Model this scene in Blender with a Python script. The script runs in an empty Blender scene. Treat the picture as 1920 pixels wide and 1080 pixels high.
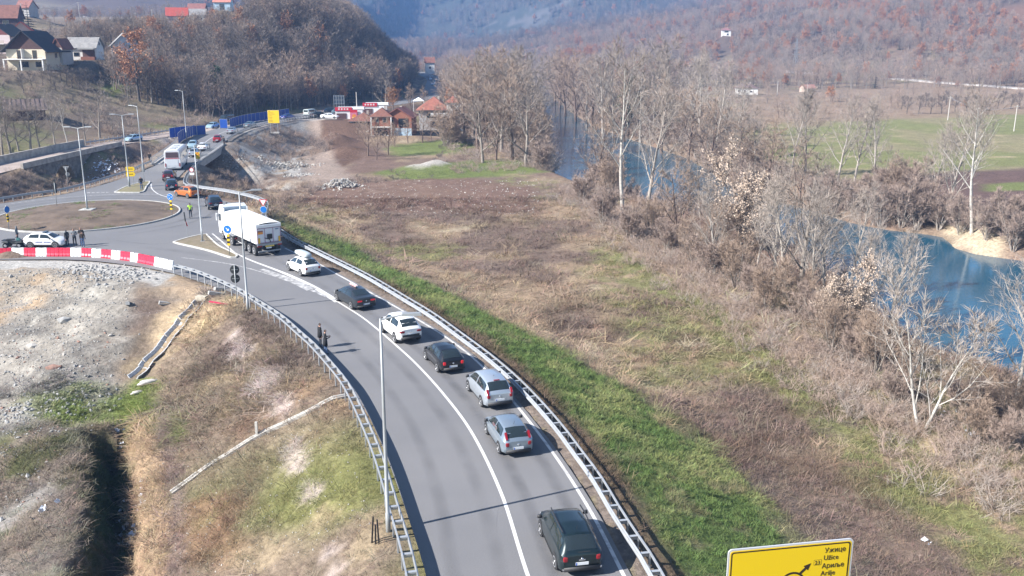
import bpy, math, random
import numpy as np
from mathutils import Vector, Matrix

random.seed(7)
SC = bpy.context.scene
COL = SC.collection
# ------------------------------------------------------------------ camera
F_PX, PITCH, CAM_H = 1750.0, math.radians(15.0), 20.5
cam_d = bpy.data.cameras.new('camera')
cam_d.sensor_width = 36.0
cam_d.lens = 36.0 * F_PX / 1920.0
cam_d.clip_start = 0.5
cam_d.clip_end = 20000
cam = bpy.data.objects.new('camera', cam_d)
COL.objects.link(cam)
cam.location = (0, 0, CAM_H)
cam.rotation_euler = (math.pi / 2 - PITCH, 0, 0)
SC.camera = cam
# ------------------------------------------------------------------ sky and sun
SUN_EL = math.radians(36.0)
SUN_DIR = Vector((-0.905 * math.cos(SUN_EL), -0.425 * math.cos(SUN_EL), math.sin(SUN_EL))).normalized()
world = bpy.data.worlds.new('World')
SC.world = world
world.use_nodes = True
wn = world.node_tree
bg = wn.nodes['Background']
sky = wn.nodes.new('ShaderNodeTexSky')
sky.sky_type = 'NISHITA'
sky.sun_disc = False
sky.sun_elevation = SUN_EL
sky.sun_rotation = math.atan2(SUN_DIR.x, SUN_DIR.y)
sky.altitude = 400
sky.air_density = 1.0
sky.dust_density = 0.3
sky.ozone_density = 1.2
wn.links.new(sky.outputs[0], bg.inputs[0])
bg.inputs[1].default_value = 0.075
sun_d = bpy.data.lights.new('sun', 'SUN')
sun_d.energy = 5.0
sun_d.angle = math.radians(0.55)
sun_d.color = (1.0, 0.955, 0.91)
sun = bpy.data.objects.new('sun', sun_d)
COL.objects.link(sun)
sun.rotation_euler = SUN_DIR.to_track_quat('Z', 'Y').to_euler()
SC.view_settings.view_transform = 'Standard'
SC.view_settings.look = 'None'
SC.view_settings.exposure = 1.22
SC.view_settings.gamma = 1.0
SC.view_settings.use_curve_mapping = False
SC.render.engine = 'CYCLES'
SC.cycles.max_bounces = 6
SC.cycles.diffuse_bounces = 2
SC.cycles.glossy_bounces = 3
SC.cycles.transmission_bounces = 4
SC.cycles.transparent_max_bounces = 8
SC.cycles.volume_bounces = 1
SC.cycles.caustics_reflective = False
SC.cycles.caustics_refractive = False
SC.cycles.use_denoising = True

# ------------------------------------------------------------------ helpers
CT, ST = math.cos(PITCH), math.sin(PITCH)
def ray(x, y):
    u = (x - 960) / F_PX; w = (540 - y) / F_PX
    return u, CT + w * ST, -ST + w * CT
def P(x, y, z=0.0):                       # point of a horizontal plane seen at a photo position
    a, b, c = ray(x, y); t = (z - CAM_H) / c
    return (a * t, b * t)
def at_depth(x, y, Y):
    a, b, c = ray(x, y); t = Y / b
    return (a * t, Y, CAM_H + c * t)

class MB:
    """collects shapes for ONE mesh"""
    def __init__(s): s.v = []; s.f = []; s.m = []
    def add(s, vs, fs, mi=0):
        o = len(s.v); s.v += [tuple(p) for p in vs]
        s.f += [tuple(i + o for i in f) for f in fs]; s.m += [mi] * len(fs)
        return s
    def box(s, c, d, rz=0.0, mi=0, rx=0.0, ry=0.0, taper=1.0):
        x, y, z = d[0] / 2, d[1] / 2, d[2] / 2
        p = []
        for sz, k in ((-1, 1.0), (1, taper)):
            for sx, sy in ((-1, -1), (1, -1), (1, 1), (-1, 1)):
                p.append(Vector((sx * x * k, sy * y * k, sz * z)))
        R = Matrix.Rotation(rz, 3, 'Z') @ Matrix.Rotation(ry, 3, 'Y') @ Matrix.Rotation(rx, 3, 'X')
        p = [R @ q + Vector(c) for q in p]
        return s.add(p, [(3, 2, 1, 0), (4, 5, 6, 7), (0, 1, 5, 4), (1, 2, 6, 5), (2, 3, 7, 6), (3, 0, 4, 7)], mi)
    def tube(s, a, b, r0, r1=None, n=8, mi=0, caps=True):
        r1 = r0 if r1 is None else r1
        a = Vector(a); b = Vector(b); d = (b - a).normalized()
        u = d.orthogonal().normalized(); w = d.cross(u)
        p = []
        for c, r in ((a, r0), (b, r1)):
            for i in range(n):
                t = 2 * math.pi * i / n
                p.append(c + (u * math.cos(t) + w * math.sin(t)) * r)
        f = [(i, (i + 1) % n, n + (i + 1) % n, n + i) for i in range(n)]
        if caps: f += [tuple(range(n - 1, -1, -1)), tuple(range(n, 2 * n))]
        return s.add(p, f, mi)
    def path(s, pts, prof, closed=True, mi=0, up=(0, 0, 1), caps=True):
        """sweep a profile [(side, up)] along a path"""
        pts = [Vector(p) for p in pts]; n = len(prof); vs = []
        for i, p in enumerate(pts):
            t = (pts[min(i + 1, len(pts) - 1)] - pts[max(i - 1, 0)]).normalized()
            sd = t.cross(Vector(up)).normalized(); uu = sd.cross(t)
            for a, b in prof: vs.append(p + sd * a + uu * b)
        fs = []
        m = n if closed else n - 1
        for i in range(len(pts) - 1):
            for j in range(m):
                k = (j + 1) % n
                fs.append((i * n + j, i * n + k, (i + 1) * n + k, (i + 1) * n + j))
        if closed and caps:
            fs.append(tuple(range(n - 1, -1, -1))); e = (len(pts) - 1) * n
            fs.append(tuple(range(e, e + n)))
        return s.add(vs, fs, mi)
    def lathe(s, c, axis, prof, n=14, mi=0):
        """prof [(along, radius)] about an axis through c"""
        d = Vector(axis).normalized(); u = d.orthogonal().normalized(); w = d.cross(u); c = Vector(c)
        vs = []
        for h, r in prof:
            for i in range(n):
                t = 2 * math.pi * i / n
                vs.append(c + d * h + (u * math.cos(t) + w * math.sin(t)) * r)
        fs = []
        for k in range(len(prof) - 1):
            for i in range(n):
                j = (i + 1) % n
                fs.append((k * n + i, k * n + j, (k + 1) * n + j, (k + 1) * n + i))
        fs.append(tuple(range(n - 1, -1, -1))); e = (len(prof) - 1) * n
        fs.append(tuple(range(e, e + n)))
        return s.add(vs, fs, mi)
    def prism(s, poly, z0, z1, mi=0):
        n = len(poly)
        vs = [(x, y, z0) for x, y in poly] + [(x, y, z1) for x, y in poly]
        fs = [tuple(range(n - 1, -1, -1)), tuple(range(n, 2 * n))]
        fs += [(i, (i + 1) % n, n + (i + 1) % n, n + i) for i in range(n)]
        return s.add(vs, fs, mi)
    def mesh(s, name, mats, smooth=False):
        me = bpy.data.meshes.new(name)
        me.from_pydata(s.v, [], s.f)
        if not isinstance(mats, (list, tuple)): mats = [mats]
        for m in mats: me.materials.append(m)
        if len(mats) > 1: me.polygons.foreach_set('material_index', s.m)
        if smooth: me.polygons.foreach_set('use_smooth', [True] * len(s.f))
        me.update()
        return me
    def build(s, name, mats, parent=None, smooth=False, loc=None, rz=None, fix=True):
        me = s.mesh(name, mats, smooth)
        if fix: fix_normals(me)
        return put(name, me, parent, loc, rz)

import bmesh
def fix_normals(me):
    bm = bmesh.new(); bm.from_mesh(me)
    bmesh.ops.recalc_face_normals(bm, faces=bm.faces)
    bm.to_mesh(me); bm.free()

def put(name, me, parent=None, loc=None, rz=None):
    o = bpy.data.objects.new(name, me); COL.objects.link(o)
    if parent is not None: o.parent = parent
    if loc is not None: o.location = loc
    if rz is not None: o.rotation_euler = (0, 0, rz)
    return o
def tag(o, label, cat=None, group=None, kind=None):
    o['label'] = label
    if cat: o['category'] = cat
    if group: o['group'] = group
    if kind: o['kind'] = kind
    return o
def thing(name, label, cat, loc=(0, 0, 0), rz=0.0, group=None):
    o = bpy.data.objects.new(name, None); COL.objects.link(o)
    o.location = loc; o.rotation_euler = (0, 0, rz); o.empty_display_size = 0.2
    return tag(o, label, cat, group)
def copy_tree(o, parent=None):
    c = o.copy(); COL.objects.link(c)
    if parent is not None: c.parent = parent
    for ch in list(o.children): copy_tree(ch, c)
    return c
def set_kind(o, kind, label=None):
    o['kind'] = kind
    if label: o['label'] = label
    return o

def cr(pts, step):
    """Catmull-Rom polyline resampled at an even step"""
    pts = [np.array(p, float) for p in pts]
    q = [2 * pts[0] - pts[1]] + pts + [2 * pts[-1] - pts[-2]]
    out = []
    for i in range(1, len(q) - 2):
        for k in range(12):
            t = k / 12
            out.append(0.5 * (2 * q[i] + (q[i + 1] - q[i - 1]) * t + (2 * q[i - 1] - 5 * q[i] + 4 * q[i + 1] - q[i + 2]) * t * t
                              + (3 * q[i] - q[i - 1] - 3 * q[i + 1] + q[i + 2]) * t ** 3))
    out.append(pts[-1]); out = np.array(out)
    d = np.r_[0, np.cumsum(np.linalg.norm(np.diff(out, axis=0), axis=1))]
    n = max(2, int(round(d[-1] / step)) + 1)
    s = np.linspace(0, d[-1], n)
    return np.stack([np.interp(s, d, out[:, k]) for k in range(out.shape[1])], 1)
def offset(line, o):
    """polyline moved sideways, + is to the right of travel"""
    line = np.asarray(line); t = np.gradient(line[:, :2], axis=0)
    t /= np.linalg.norm(t, axis=1)[:, None]
    r = line.copy(); r[:, 0] += t[:, 1] * o; r[:, 1] -= t[:, 0] * o
    return r

# ------------------------------------------------------------------ materials
MATS = {}
def mat(name, col, rough=0.7, metal=0.0, var=0.0, scale=4.0, bump=0.0, bscale=None, coat=0.0, spec=0.5, col2=None, trans=0.0, emit=None):
    if name in MATS: return MATS[name]
    m = bpy.data.materials.new(name); m.use_nodes = True
    nt = m.node_tree; b = nt.nodes['Principled BSDF']
    b.inputs['Base Color'].default_value = (*col, 1)
    b.inputs['Roughness'].default_value = rough
    b.inputs['Metallic'].default_value = metal
    b.inputs['Coat Weight'].default_value = coat
    b.inputs['Specular IOR Level'].default_value = spec
    b.inputs['Transmission Weight'].default_value = trans
    if emit:
        b.inputs['Emission Color'].default_value = (*emit[:3], 1); b.inputs['Emission Strength'].default_value = emit[3]
    if var > 0 or bump > 0 or col2:
        tc = nt.nodes.new('ShaderNodeTexCoord')
        nz = nt.nodes.new('ShaderNodeTexNoise'); nz.inputs['Scale'].default_value = scale
        nz.inputs['Detail'].default_value = 5; nz.inputs['Roughness'].default_value = 0.65
        nt.links.new(tc.outputs['Object'], nz.inputs['Vector'])
        if var > 0 or col2:
            mx = nt.nodes.new('ShaderNodeMix'); mx.data_type = 'RGBA'
            c2 = col2 or tuple(max(0, c * (1 - var)) for c in col)
            c1 = col if col2 else tuple(min(1, c * (1 + var * 0.6)) for c in col)
            mx.inputs[6].default_value = (*c1, 1); mx.inputs[7].default_value = (*c2, 1)
            rp = nt.nodes.new('ShaderNodeMapRange'); rp.inputs[1].default_value = 0.32; rp.inputs[2].default_value = 0.68
            nt.links.new(nz.outputs[0], rp.inputs[0]); nt.links.new(rp.outputs[0], mx.inputs[0])
            nt.links.new(mx.outputs[2], b.inputs['Base Color'])
        if bump > 0:
            bp = nt.nodes.new('ShaderNodeBump'); bp.inputs['Strength'].default_value = bump
            bp.inputs['Distance'].default_value = 0.05
            src = nz
            if bscale:
                src = nt.nodes.new('ShaderNodeTexNoise'); src.inputs['Scale'].default_value = bscale; src.inputs['Detail'].default_value = 4
                nt.links.new(tc.outputs['Object'], src.inputs['Vector'])
            nt.links.new(src.outputs[0], bp.inputs['Height']); nt.links.new(bp.outputs[0], b.inputs['Normal'])
    MATS[name] = m
    return m

STEEL = lambda: mat('galvanised_steel', (0.40, 0.42, 0.44), 0.5, 0.35, var=0.14, scale=2.5)
CONC = lambda: mat('concrete', (0.42, 0.40, 0.37), 0.9, var=0.25, scale=1.6, bump=0.15)
WHITEP = lambda: mat('white_paint', (0.78, 0.78, 0.77), 0.5)
BLACKP = lambda: mat('black_plastic', (0.018, 0.018, 0.02), 0.5)
GLASS = lambda: mat('window_glass', (0.015, 0.02, 0.025), 0.06, coat=0.5)
# ------------------------------------------------------------------ numbers for the land
def ss(x):
    x = np.clip(x, 0, 1); return x * x * (3 - 2 * x)
_rng = np.random.RandomState(11)
_lat = _rng.rand(8, 256, 256)
def vnoise(x, y, k=0):
    x = np.asarray(x, float); y = np.asarray(y, float)
    xi = np.floor(x).astype(int); yi = np.floor(y).astype(int)
    fx = x - xi; fy = y - yi; fx = fx * fx * (3 - 2 * fx); fy = fy * fy * (3 - 2 * fy)
    L = _lat[k % 8]; a = xi & 255; b = yi & 255; a1 = (a + 1) & 255; b1 = (b + 1) & 255
    return (L[a, b] * (1 - fx) + L[a1, b] * fx) * (1 - fy) + (L[a, b1] * (1 - fx) + L[a1, b1] * fx) * fy
def fbm(x, y, s, k=0, o=4):
    r = 0; a = 1; tot = 0
    for i in range(o):
        r = r + a * vnoise(x / s + 17 * i, y / s + 31 * i, k + i); tot += a; a *= 0.5; s *= 0.5
    return r / tot
def seg_dist(x, y, line, closed=False):
    L = np.asarray(line, float)
    if closed: L = np.vstack([L, L[:1]])
    d = np.full(np.shape(x), 1e9)
    for (ax, ay), (bx, by) in zip(L[:-1, :2], L[1:, :2]):
        vx, vy = bx - ax, by - ay; q = vx * vx + vy * vy + 1e-12
        t = np.clip(((x - ax) * vx + (y - ay) * vy) / q, 0, 1)
        d = np.minimum(d, (x - ax - t * vx) ** 2 + (y - ay - t * vy) ** 2)
    return np.sqrt(d)
def inside(x, y, poly):
    L = np.asarray(poly, float); r = np.zeros(np.shape(x), bool)
    for (ax, ay), (bx, by) in zip(L[:, :2], np.vstack([L[1:, :2], L[:1, :2]])):
        if ay == by: continue
        c = (ay > y) != (by > y)
        r ^= c & (x < (bx - ax) * (y - ay) / (by - ay) + ax)
    return r
def sdist(x, y, poly):
    d = seg_dist(x, y, poly, True)
    return np.where(inside(x, y, poly), -d, d)

# ------------------------------------------------------------------ plan of the roads (metres)
RB = [(7.0, -60), (7.6, -10), (7.2, 12), (6.2, 24), (4.72, 32.6), (3.62, 38.8), (1.69, 46.5), (-1.51, 56.6), (-4.76, 63.7), (-9.64, 72), (-15.7, 81.7), (-22.7, 92.1),
      (-26.4, 98.8), (-29.2, 104.2), (-30.7, 109.6), (-33, 114.5), (-36, 118.8), (-40, 122.6), (-44.5, 126), (-47, 128.8), (-48.8, 132.5), (-50.2, 139), (-52.3, 149),
      (-53.7, 156), (-54.8, 163), (-56, 172.6), (-58.3, 190), (-60.3, 203), (-61.2, 218), (-59.5, 236), (-56, 248), (-50, 262), (-42, 285), (-31, 318), (-27.3, 345),
      (-28.5, 380), (-31, 430), (-37, 500), (-55, 600)]
LB = [(-63, 600), (-45, 500), (-39, 430), (-35.5, 380), (-34.5, 347), (-38, 322), (-50, 292), (-58, 268), (-64, 250), (-67, 236), (-69, 220), (-68.5, 205), (-66, 188), (-62.6, 172), (-59.8, 160),
      (-59, 151), (-58.7, 144), (-59.2, 134), (-60.8, 126.4), (-63.2, 121.8), (-66, 117.5), (-69.5, 110), (-69, 100), (-65, 92), (-58, 87.6), (-49.7, 87.0), (-42, 87.0),
      (-36, 84.9), (-31.3, 82.2), (-29.6, 80.8), (-26.8, 78.3), (-22.3, 73.9), (-19.25, 69.7), (-16.5, 65.6), (-14.15, 61.5), (-11, 55.6), (-8.55, 50.1), (-6.7, 44.6), (-4.6, 37.3), (-3.1, 31.4),
      (-1.6, 24), (-0.4, 12), (0.2, -10), (-0.4, -60)]
ROAD = np.vstack([cr(RB, 1.8), cr(LB, 1.8)])
ISL_C, ISL_R = (-50.6, 110.0), 10.4
OLD_R = [(-84, 120), (-82.6, 140), (-82, 157), (-79.8, 186), (-76.5, 203), (-71.5, 218), (-69.8, 230)]
OLD_L = [(-76.5, 231), (-79.5, 218), (-82.6, 205), (-86.6, 186), (-88.7, 157), (-89.2, 140), (-91, 120)]
OLD = np.vstack([cr(OLD_R, 1.5), cr(OLD_L, 1.5)])
BRIDGE_Y = (157.0, 188.0)
WATER_Z = -8.0
NEAR = [P(x, y, WATER_Z) for x, y in [(2500, 980), (2150, 830), (1920, 728), (1800, 690), (1690, 618), (1560, 534), (1430, 462), (1300, 424), (1190, 392), (1100, 354), (1046, 334), (1022, 298), (1018, 250), (1005, 215), (992, 180), (985, 150), (975, 128)]]
FAR = [P(x, y, WATER_Z) for x, y in [(996, 128), (1012, 150), (1040, 185), (1072, 212), (1120, 240), (1200, 268), (1290, 300), (1345, 335), (1410, 362), (1520, 396), (1600, 420), (1690, 436), (1760, 442), (1790, 468), (1880, 486), (2000, 505), (2200, 560), (2700, 640)]]
RIVER = np.vstack([cr(NEAR, 4), cr(FAR, 4)])
GULLY = cr([(-110, 158), (-88, 166), (-70, 168), (-52, 170), (-40, 163), (-30, 168), (-15, 178), (10, 196), (40, 216)], 2)
DITCH = cr([P(x, y, -6.5) for x, y in [(212, 812), (214, 860), (214, 940), (216, 1010), (214, 1080), (206, 1180), (190, 1350)]], 1.0)
DITCH_L = cr([P(x, y, -5.0) for x, y in [(165, 820), (166, 880), (166, 960), (164, 1020), (150, 1080), (120, 1200), (80, 1400)]], 1.0)
DITCH_R = cr([P(x, y, -5.2) for x, y in [(262, 812), (272, 870), (280, 960), (276, 1020), (272, 1080), (268, 1200), (262, 1400)]], 1.0)
DITCH_P = np.vstack([DITCH_L, DITCH_R[::-1]])
LEFT_EDGE = np.vstack([cr(OLD_L[::-1], 6), cr([(-76, 232), (-72, 245), (-64, 270), (-54, 295), (-42, 324), (-38, 350), (-38.5, 385), (-42, 432), (-48, 500), (-66, 600), (-100, 760), (-180, 900)], 8)])
def left_of_valley(x, y):
    """metres west of the foot of the western hill"""
    xe = np.interp(y, LEFT_EDGE[:, 1], LEFT_EDGE[:, 0])
    return np.maximum(0, xe - x)
MOUNDS = [(636, 246, -1.5, 4.2, 2.6, 5.0), (655, 282, -3.5, 5.5, 2.2, 3.6), (700, 262, -3.5, 3, 1.0, 2.5), (818, 308, -4.3, 3.2, 1.3, 2.2), (785, 312, -4.3, 3.0, 0.9, 1.8), (22, 490, -0.6, 1.6, 0.8, 1.0)]

BUILD_PADS = []      # (x, y, radius, z) levelled ground under buildings
def ground_raw(x, y):
    x = np.asarray(x, float); y = np.asarray(y, float)
    # valley floor
    zf = -4.6 + 0.004 * np.maximum(0, y - 300) - 0.5 * ss((-x - 5) / 20) * ss((120 - y) / 40)
    zf = zf + 0.5 * (fbm(x, y, 26, 1) - 0.5) * 1.2 + 0.35 * (fbm(x, y, 5, 2) - 0.5)
    # the plots of the houses beside the far road
    zf = zf + 2.6 * ss((y - 232) / 40) * ss((-8 - x) / 12) * ss((420 - y) / 60)
    # road embankment
    d = sdist(x, y, ROAD)
    slope = 0.50 + 0.0 * x
    rw = ss((x + 34) / 6) * ss((118 - y) / 12) * (x > np.interp(y, [p[1] for p in RB[:14]], [p[0] for p in RB[:14]]) - 3)
    slope = slope - 0.15 * rw
    lw = ss((-26 - x) / 8) * ss((96 - y) / 10)
    slope = np.where(lw > 0, slope * (1 - lw) + 0.31 * lw, slope)
    emb = -0.02 - slope * np.maximum(0, d - (1.6 + 3.2 * lw * ss((90 - y) / 3)))
    emb = np.where(d < 0.3, -0.12, emb)
    do = sdist(x, y, OLD)
    emb = np.maximum(emb, np.where(do < 0.2, -0.5 - 0.12, -0.5 - 0.62 * np.maximum(0, do - 0.6)))
    k = 0.5
    m = np.maximum(zf, emb) + np.where(d > 1.2, k * 0.25 * np.maximum(0, 1 - np.abs(zf - emb) / k) ** 2, 0)
    # western hill
    dl = left_of_valley(x, y)
    gentle = 15 * ss((dl + 3) / 70) - 0.3 + 0.056 * np.maximum(0, y - 235) * ss(dl / 60)
    gentle = gentle + 1.6 * (fbm(x, y, 45, 3) - 0.5) * ss(dl / 30)
    steep = 29 * ss((dl - 1) / 42) + 0.03 * np.maximum(0, y - 480) * ss(dl / 50) + 3 * (fbm(x, y, 60, 4) - 0.5) * ss(dl / 30)
    w = ss((y - 262) / 110) * (1 - ss((-74 - x) / 48) * ss((620 - y) / 150))
    hill = gentle * (1 - w) + steep * w
    on = ss(dl / 2.0)
    base_l = np.where(y < 150, 0.0, hill)
    m = np.where(dl > 0, np.maximum(m, m * (1 - on) + base_l * on), m)
    # eastern hill
    T = 455 + 130 * ss((260 - x) / 200) - 0.12 * np.maximum(0, x - 260)
    r = 0.165 * np.maximum(0, x + 45) ** 1.0 * ss((y - T) / 460)
    r = r * (0.82 + 0.42 * fbm(x, y, 170, 5)) + 16.0 * (fbm(x, y, 130, 6) - 0.5) * ss((y - T) / 200)
    r = np.minimum(r, 190 + 0.05 * r)
    # low shoulder and the mountains beyond
    sh = 9 * ss((y - 900) / 400) * (1 - 0.35 * ss((40 - x) / 200)) * (0.6 + 0.8 * fbm(x, y, 300, 7))
    rid = 1 - np.abs(2 * fbm(x + 90, y * 0.55, 360, 2, 5) - 1)
    m1 = (205 * ss((y - 1430 + 0.35 * (x + 150)) / 800)) * (1 - ss((x - 60) / 300)) * (0.22 + 1.0 * rid)
    m1 = m1 + 80 * ss((y - 820) / 700) * ss((-190 - x) / 380)
    m2 = 330 * ss((y - 3000) / 2600) * (0.62 + 0.5 * fbm(x, y, 900, 3, 5)) * (1 - 0.25 * ss((x - 300) / 900))
    m = m + np.where(y > 380, r, 0) + sh + m1 + m2
    # mounds of earth
    for px, py, z, rad, h, ry in MOUNDS:
        cx, cy = P(px, py, z)
        m = m + h * np.exp(-(((x - cx) / rad) ** 2 + ((y - cy) / ry) ** 2))
    # dug ground: the gully under the bridges, the ditch, the river
    dg = seg_dist(x, y, GULLY)
    gz = np.where(x < -38, -6.4, -5.6) + 0.62 * np.maximum(0, dg - 1.4) + np.maximum(0, x + 30) * 0.025
    m = np.where(dg < 22, np.minimum(m, np.maximum(gz, -7)), m)
    dd = sdist(x, y, DITCH_P)
    dL = seg_dist(x, y, DITCH_L); dR = seg_dist(x, y, DITCH_R); nd = 0.8 * (fbm(x, y, 2.2, 3) - 0.5)
    m = m + 1.1 * ss((7 - dL) / 6) * (dd > 0) * (dL < dR) * ss((60 - y) / 4)
    dz = np.maximum(-9.0 + nd, np.maximum(-4.2 - 2.8 * dL + nd, -5.0 - 1.25 * dR + nd))
    m = np.where(dd < 0, np.minimum(m, dz), m)
    dr = sdist(x, y, RIVER)
    bank = WATER_Z - 0.25 + np.where(dr > 0, 0.55, 0.3) * dr + 0.7 * (fbm(x, y, 6, 5) - 0.5)
    m = np.where(dr < 14, np.minimum(m, np.maximum(bank, -10.0)), m)
    # relief of rough ground
    off = ss((d - 0.9) / 1.5) * ss((do - 0.4) / 1.0)
    m = m + off * (0.22 * (fbm(x, y, 1.7, 6, 3) - 0.5))
    q = ss((-12 - x) / 10) * ss((92 - y) / 6) * ss((y - 20) / 10)      # rubble of the fill
    m = m + off * q * (0.7 * (fbm(x, y, 3.4, 1, 4) - 0.5))
    fl = ss((-22 - x) / 8) * ss((90 - y) / 5) * ss((y - 58) / 8) * off
    tz = m + 1.6 * (fbm(x, y, 9, 2) - .5); st_ = np.floor(tz / .8) * .8 + .8 * ss(((tz / .8) % 1 - .25) / .5) - tz
    m = m + fl * st_ * .75
    return m
def ground(x, y):
    m = ground_raw(x, y)
    for cx, cy, rad, z in BUILD_PADS:
        w = 1 - ss((np.hypot(x - cx, y - cy) - rad) / (0.6 * rad + 2))
        m = m * (1 - w) + z * w
    return m
GRID = None
def quick(x, y):
    if GRID is None: return ground(x, y)
    X, Y, Z = GRID
    i = np.clip(np.searchsorted(X, x) - 1, 0, len(X) - 2); j = np.clip(np.searchsorted(Y, y) - 1, 0, len(Y) - 2)
    u = (x - X[i]) / (X[i + 1] - X[i]); v = (y - Y[j]) / (Y[j + 1] - Y[j])
    return (Z[j, i] * (1 - u) + Z[j, i + 1] * u) * (1 - v) + (Z[j + 1, i] * (1 - u) + Z[j + 1, i + 1] * u) * v
def G(px, py, t0=20.0, t1=2500.0):
    """where the line of sight through a photo position meets the ground"""
    a, b, c = ray(px, py)
    t = np.geomspace(t0, t1, 900)
    h = CAM_H + c * t - quick(a * t, b * t)
    i = int(np.argmax(h < 0)) if (h < 0).any() else len(t) - 1
    lo, hi = t[max(i - 1, 0)], t[i]
    tt = np.linspace(lo, hi, 40); h = CAM_H + c * tt - quick(a * tt, b * tt)
    j = int(np.argmax(h < 0)) if (h < 0).any() else 39
    T = tt[j]
    return Vector((a * T, b * T, float(quick(np.array([a * T]), np.array([b * T]))[0])))
def gz(x, y): return float(quick(np.array([x]), np.array([y]))[0])
# ------------------------------------------------------------------ levelled plots (x, y, radius, z)
def pad(px, py, Y, rad, dz=0.0):
    x, y, z = at_depth(px, py, Y); BUILD_PADS.append((x, y, rad, z + dz)); return (x, y, z)
PAD = {}
for key, a in dict(balcony=(72, 131, 246, 8), white=(162, 112, 262, 6.5), gable=(12, 100, 270, 7), orange=(46, 82, 300, 4), barn=(16, 50, 360, 6), barn2=(52, 28, 420, 5),
                   redroof=(334, 46, 470, 6.5), greyroof=(372, 42, 500, 6.5), blueh=(420, 20, 540, 6), shed=(50, 224, 205, 5), hidden=(236, 112, 280, 6),
                   houseA=(712, 252, 243, 9), houseB=(828, 243, 266, 8), riverh=(1399, 179, 440, 9), ruin=(1514, 173, 455, 5), hillh=(1361, 67, 760, 6), kiosk=(660, 223, 253, 9),
                   polyt=(864, 259, 236, 4)).items():
    PAD[key] = pad(*a)

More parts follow.
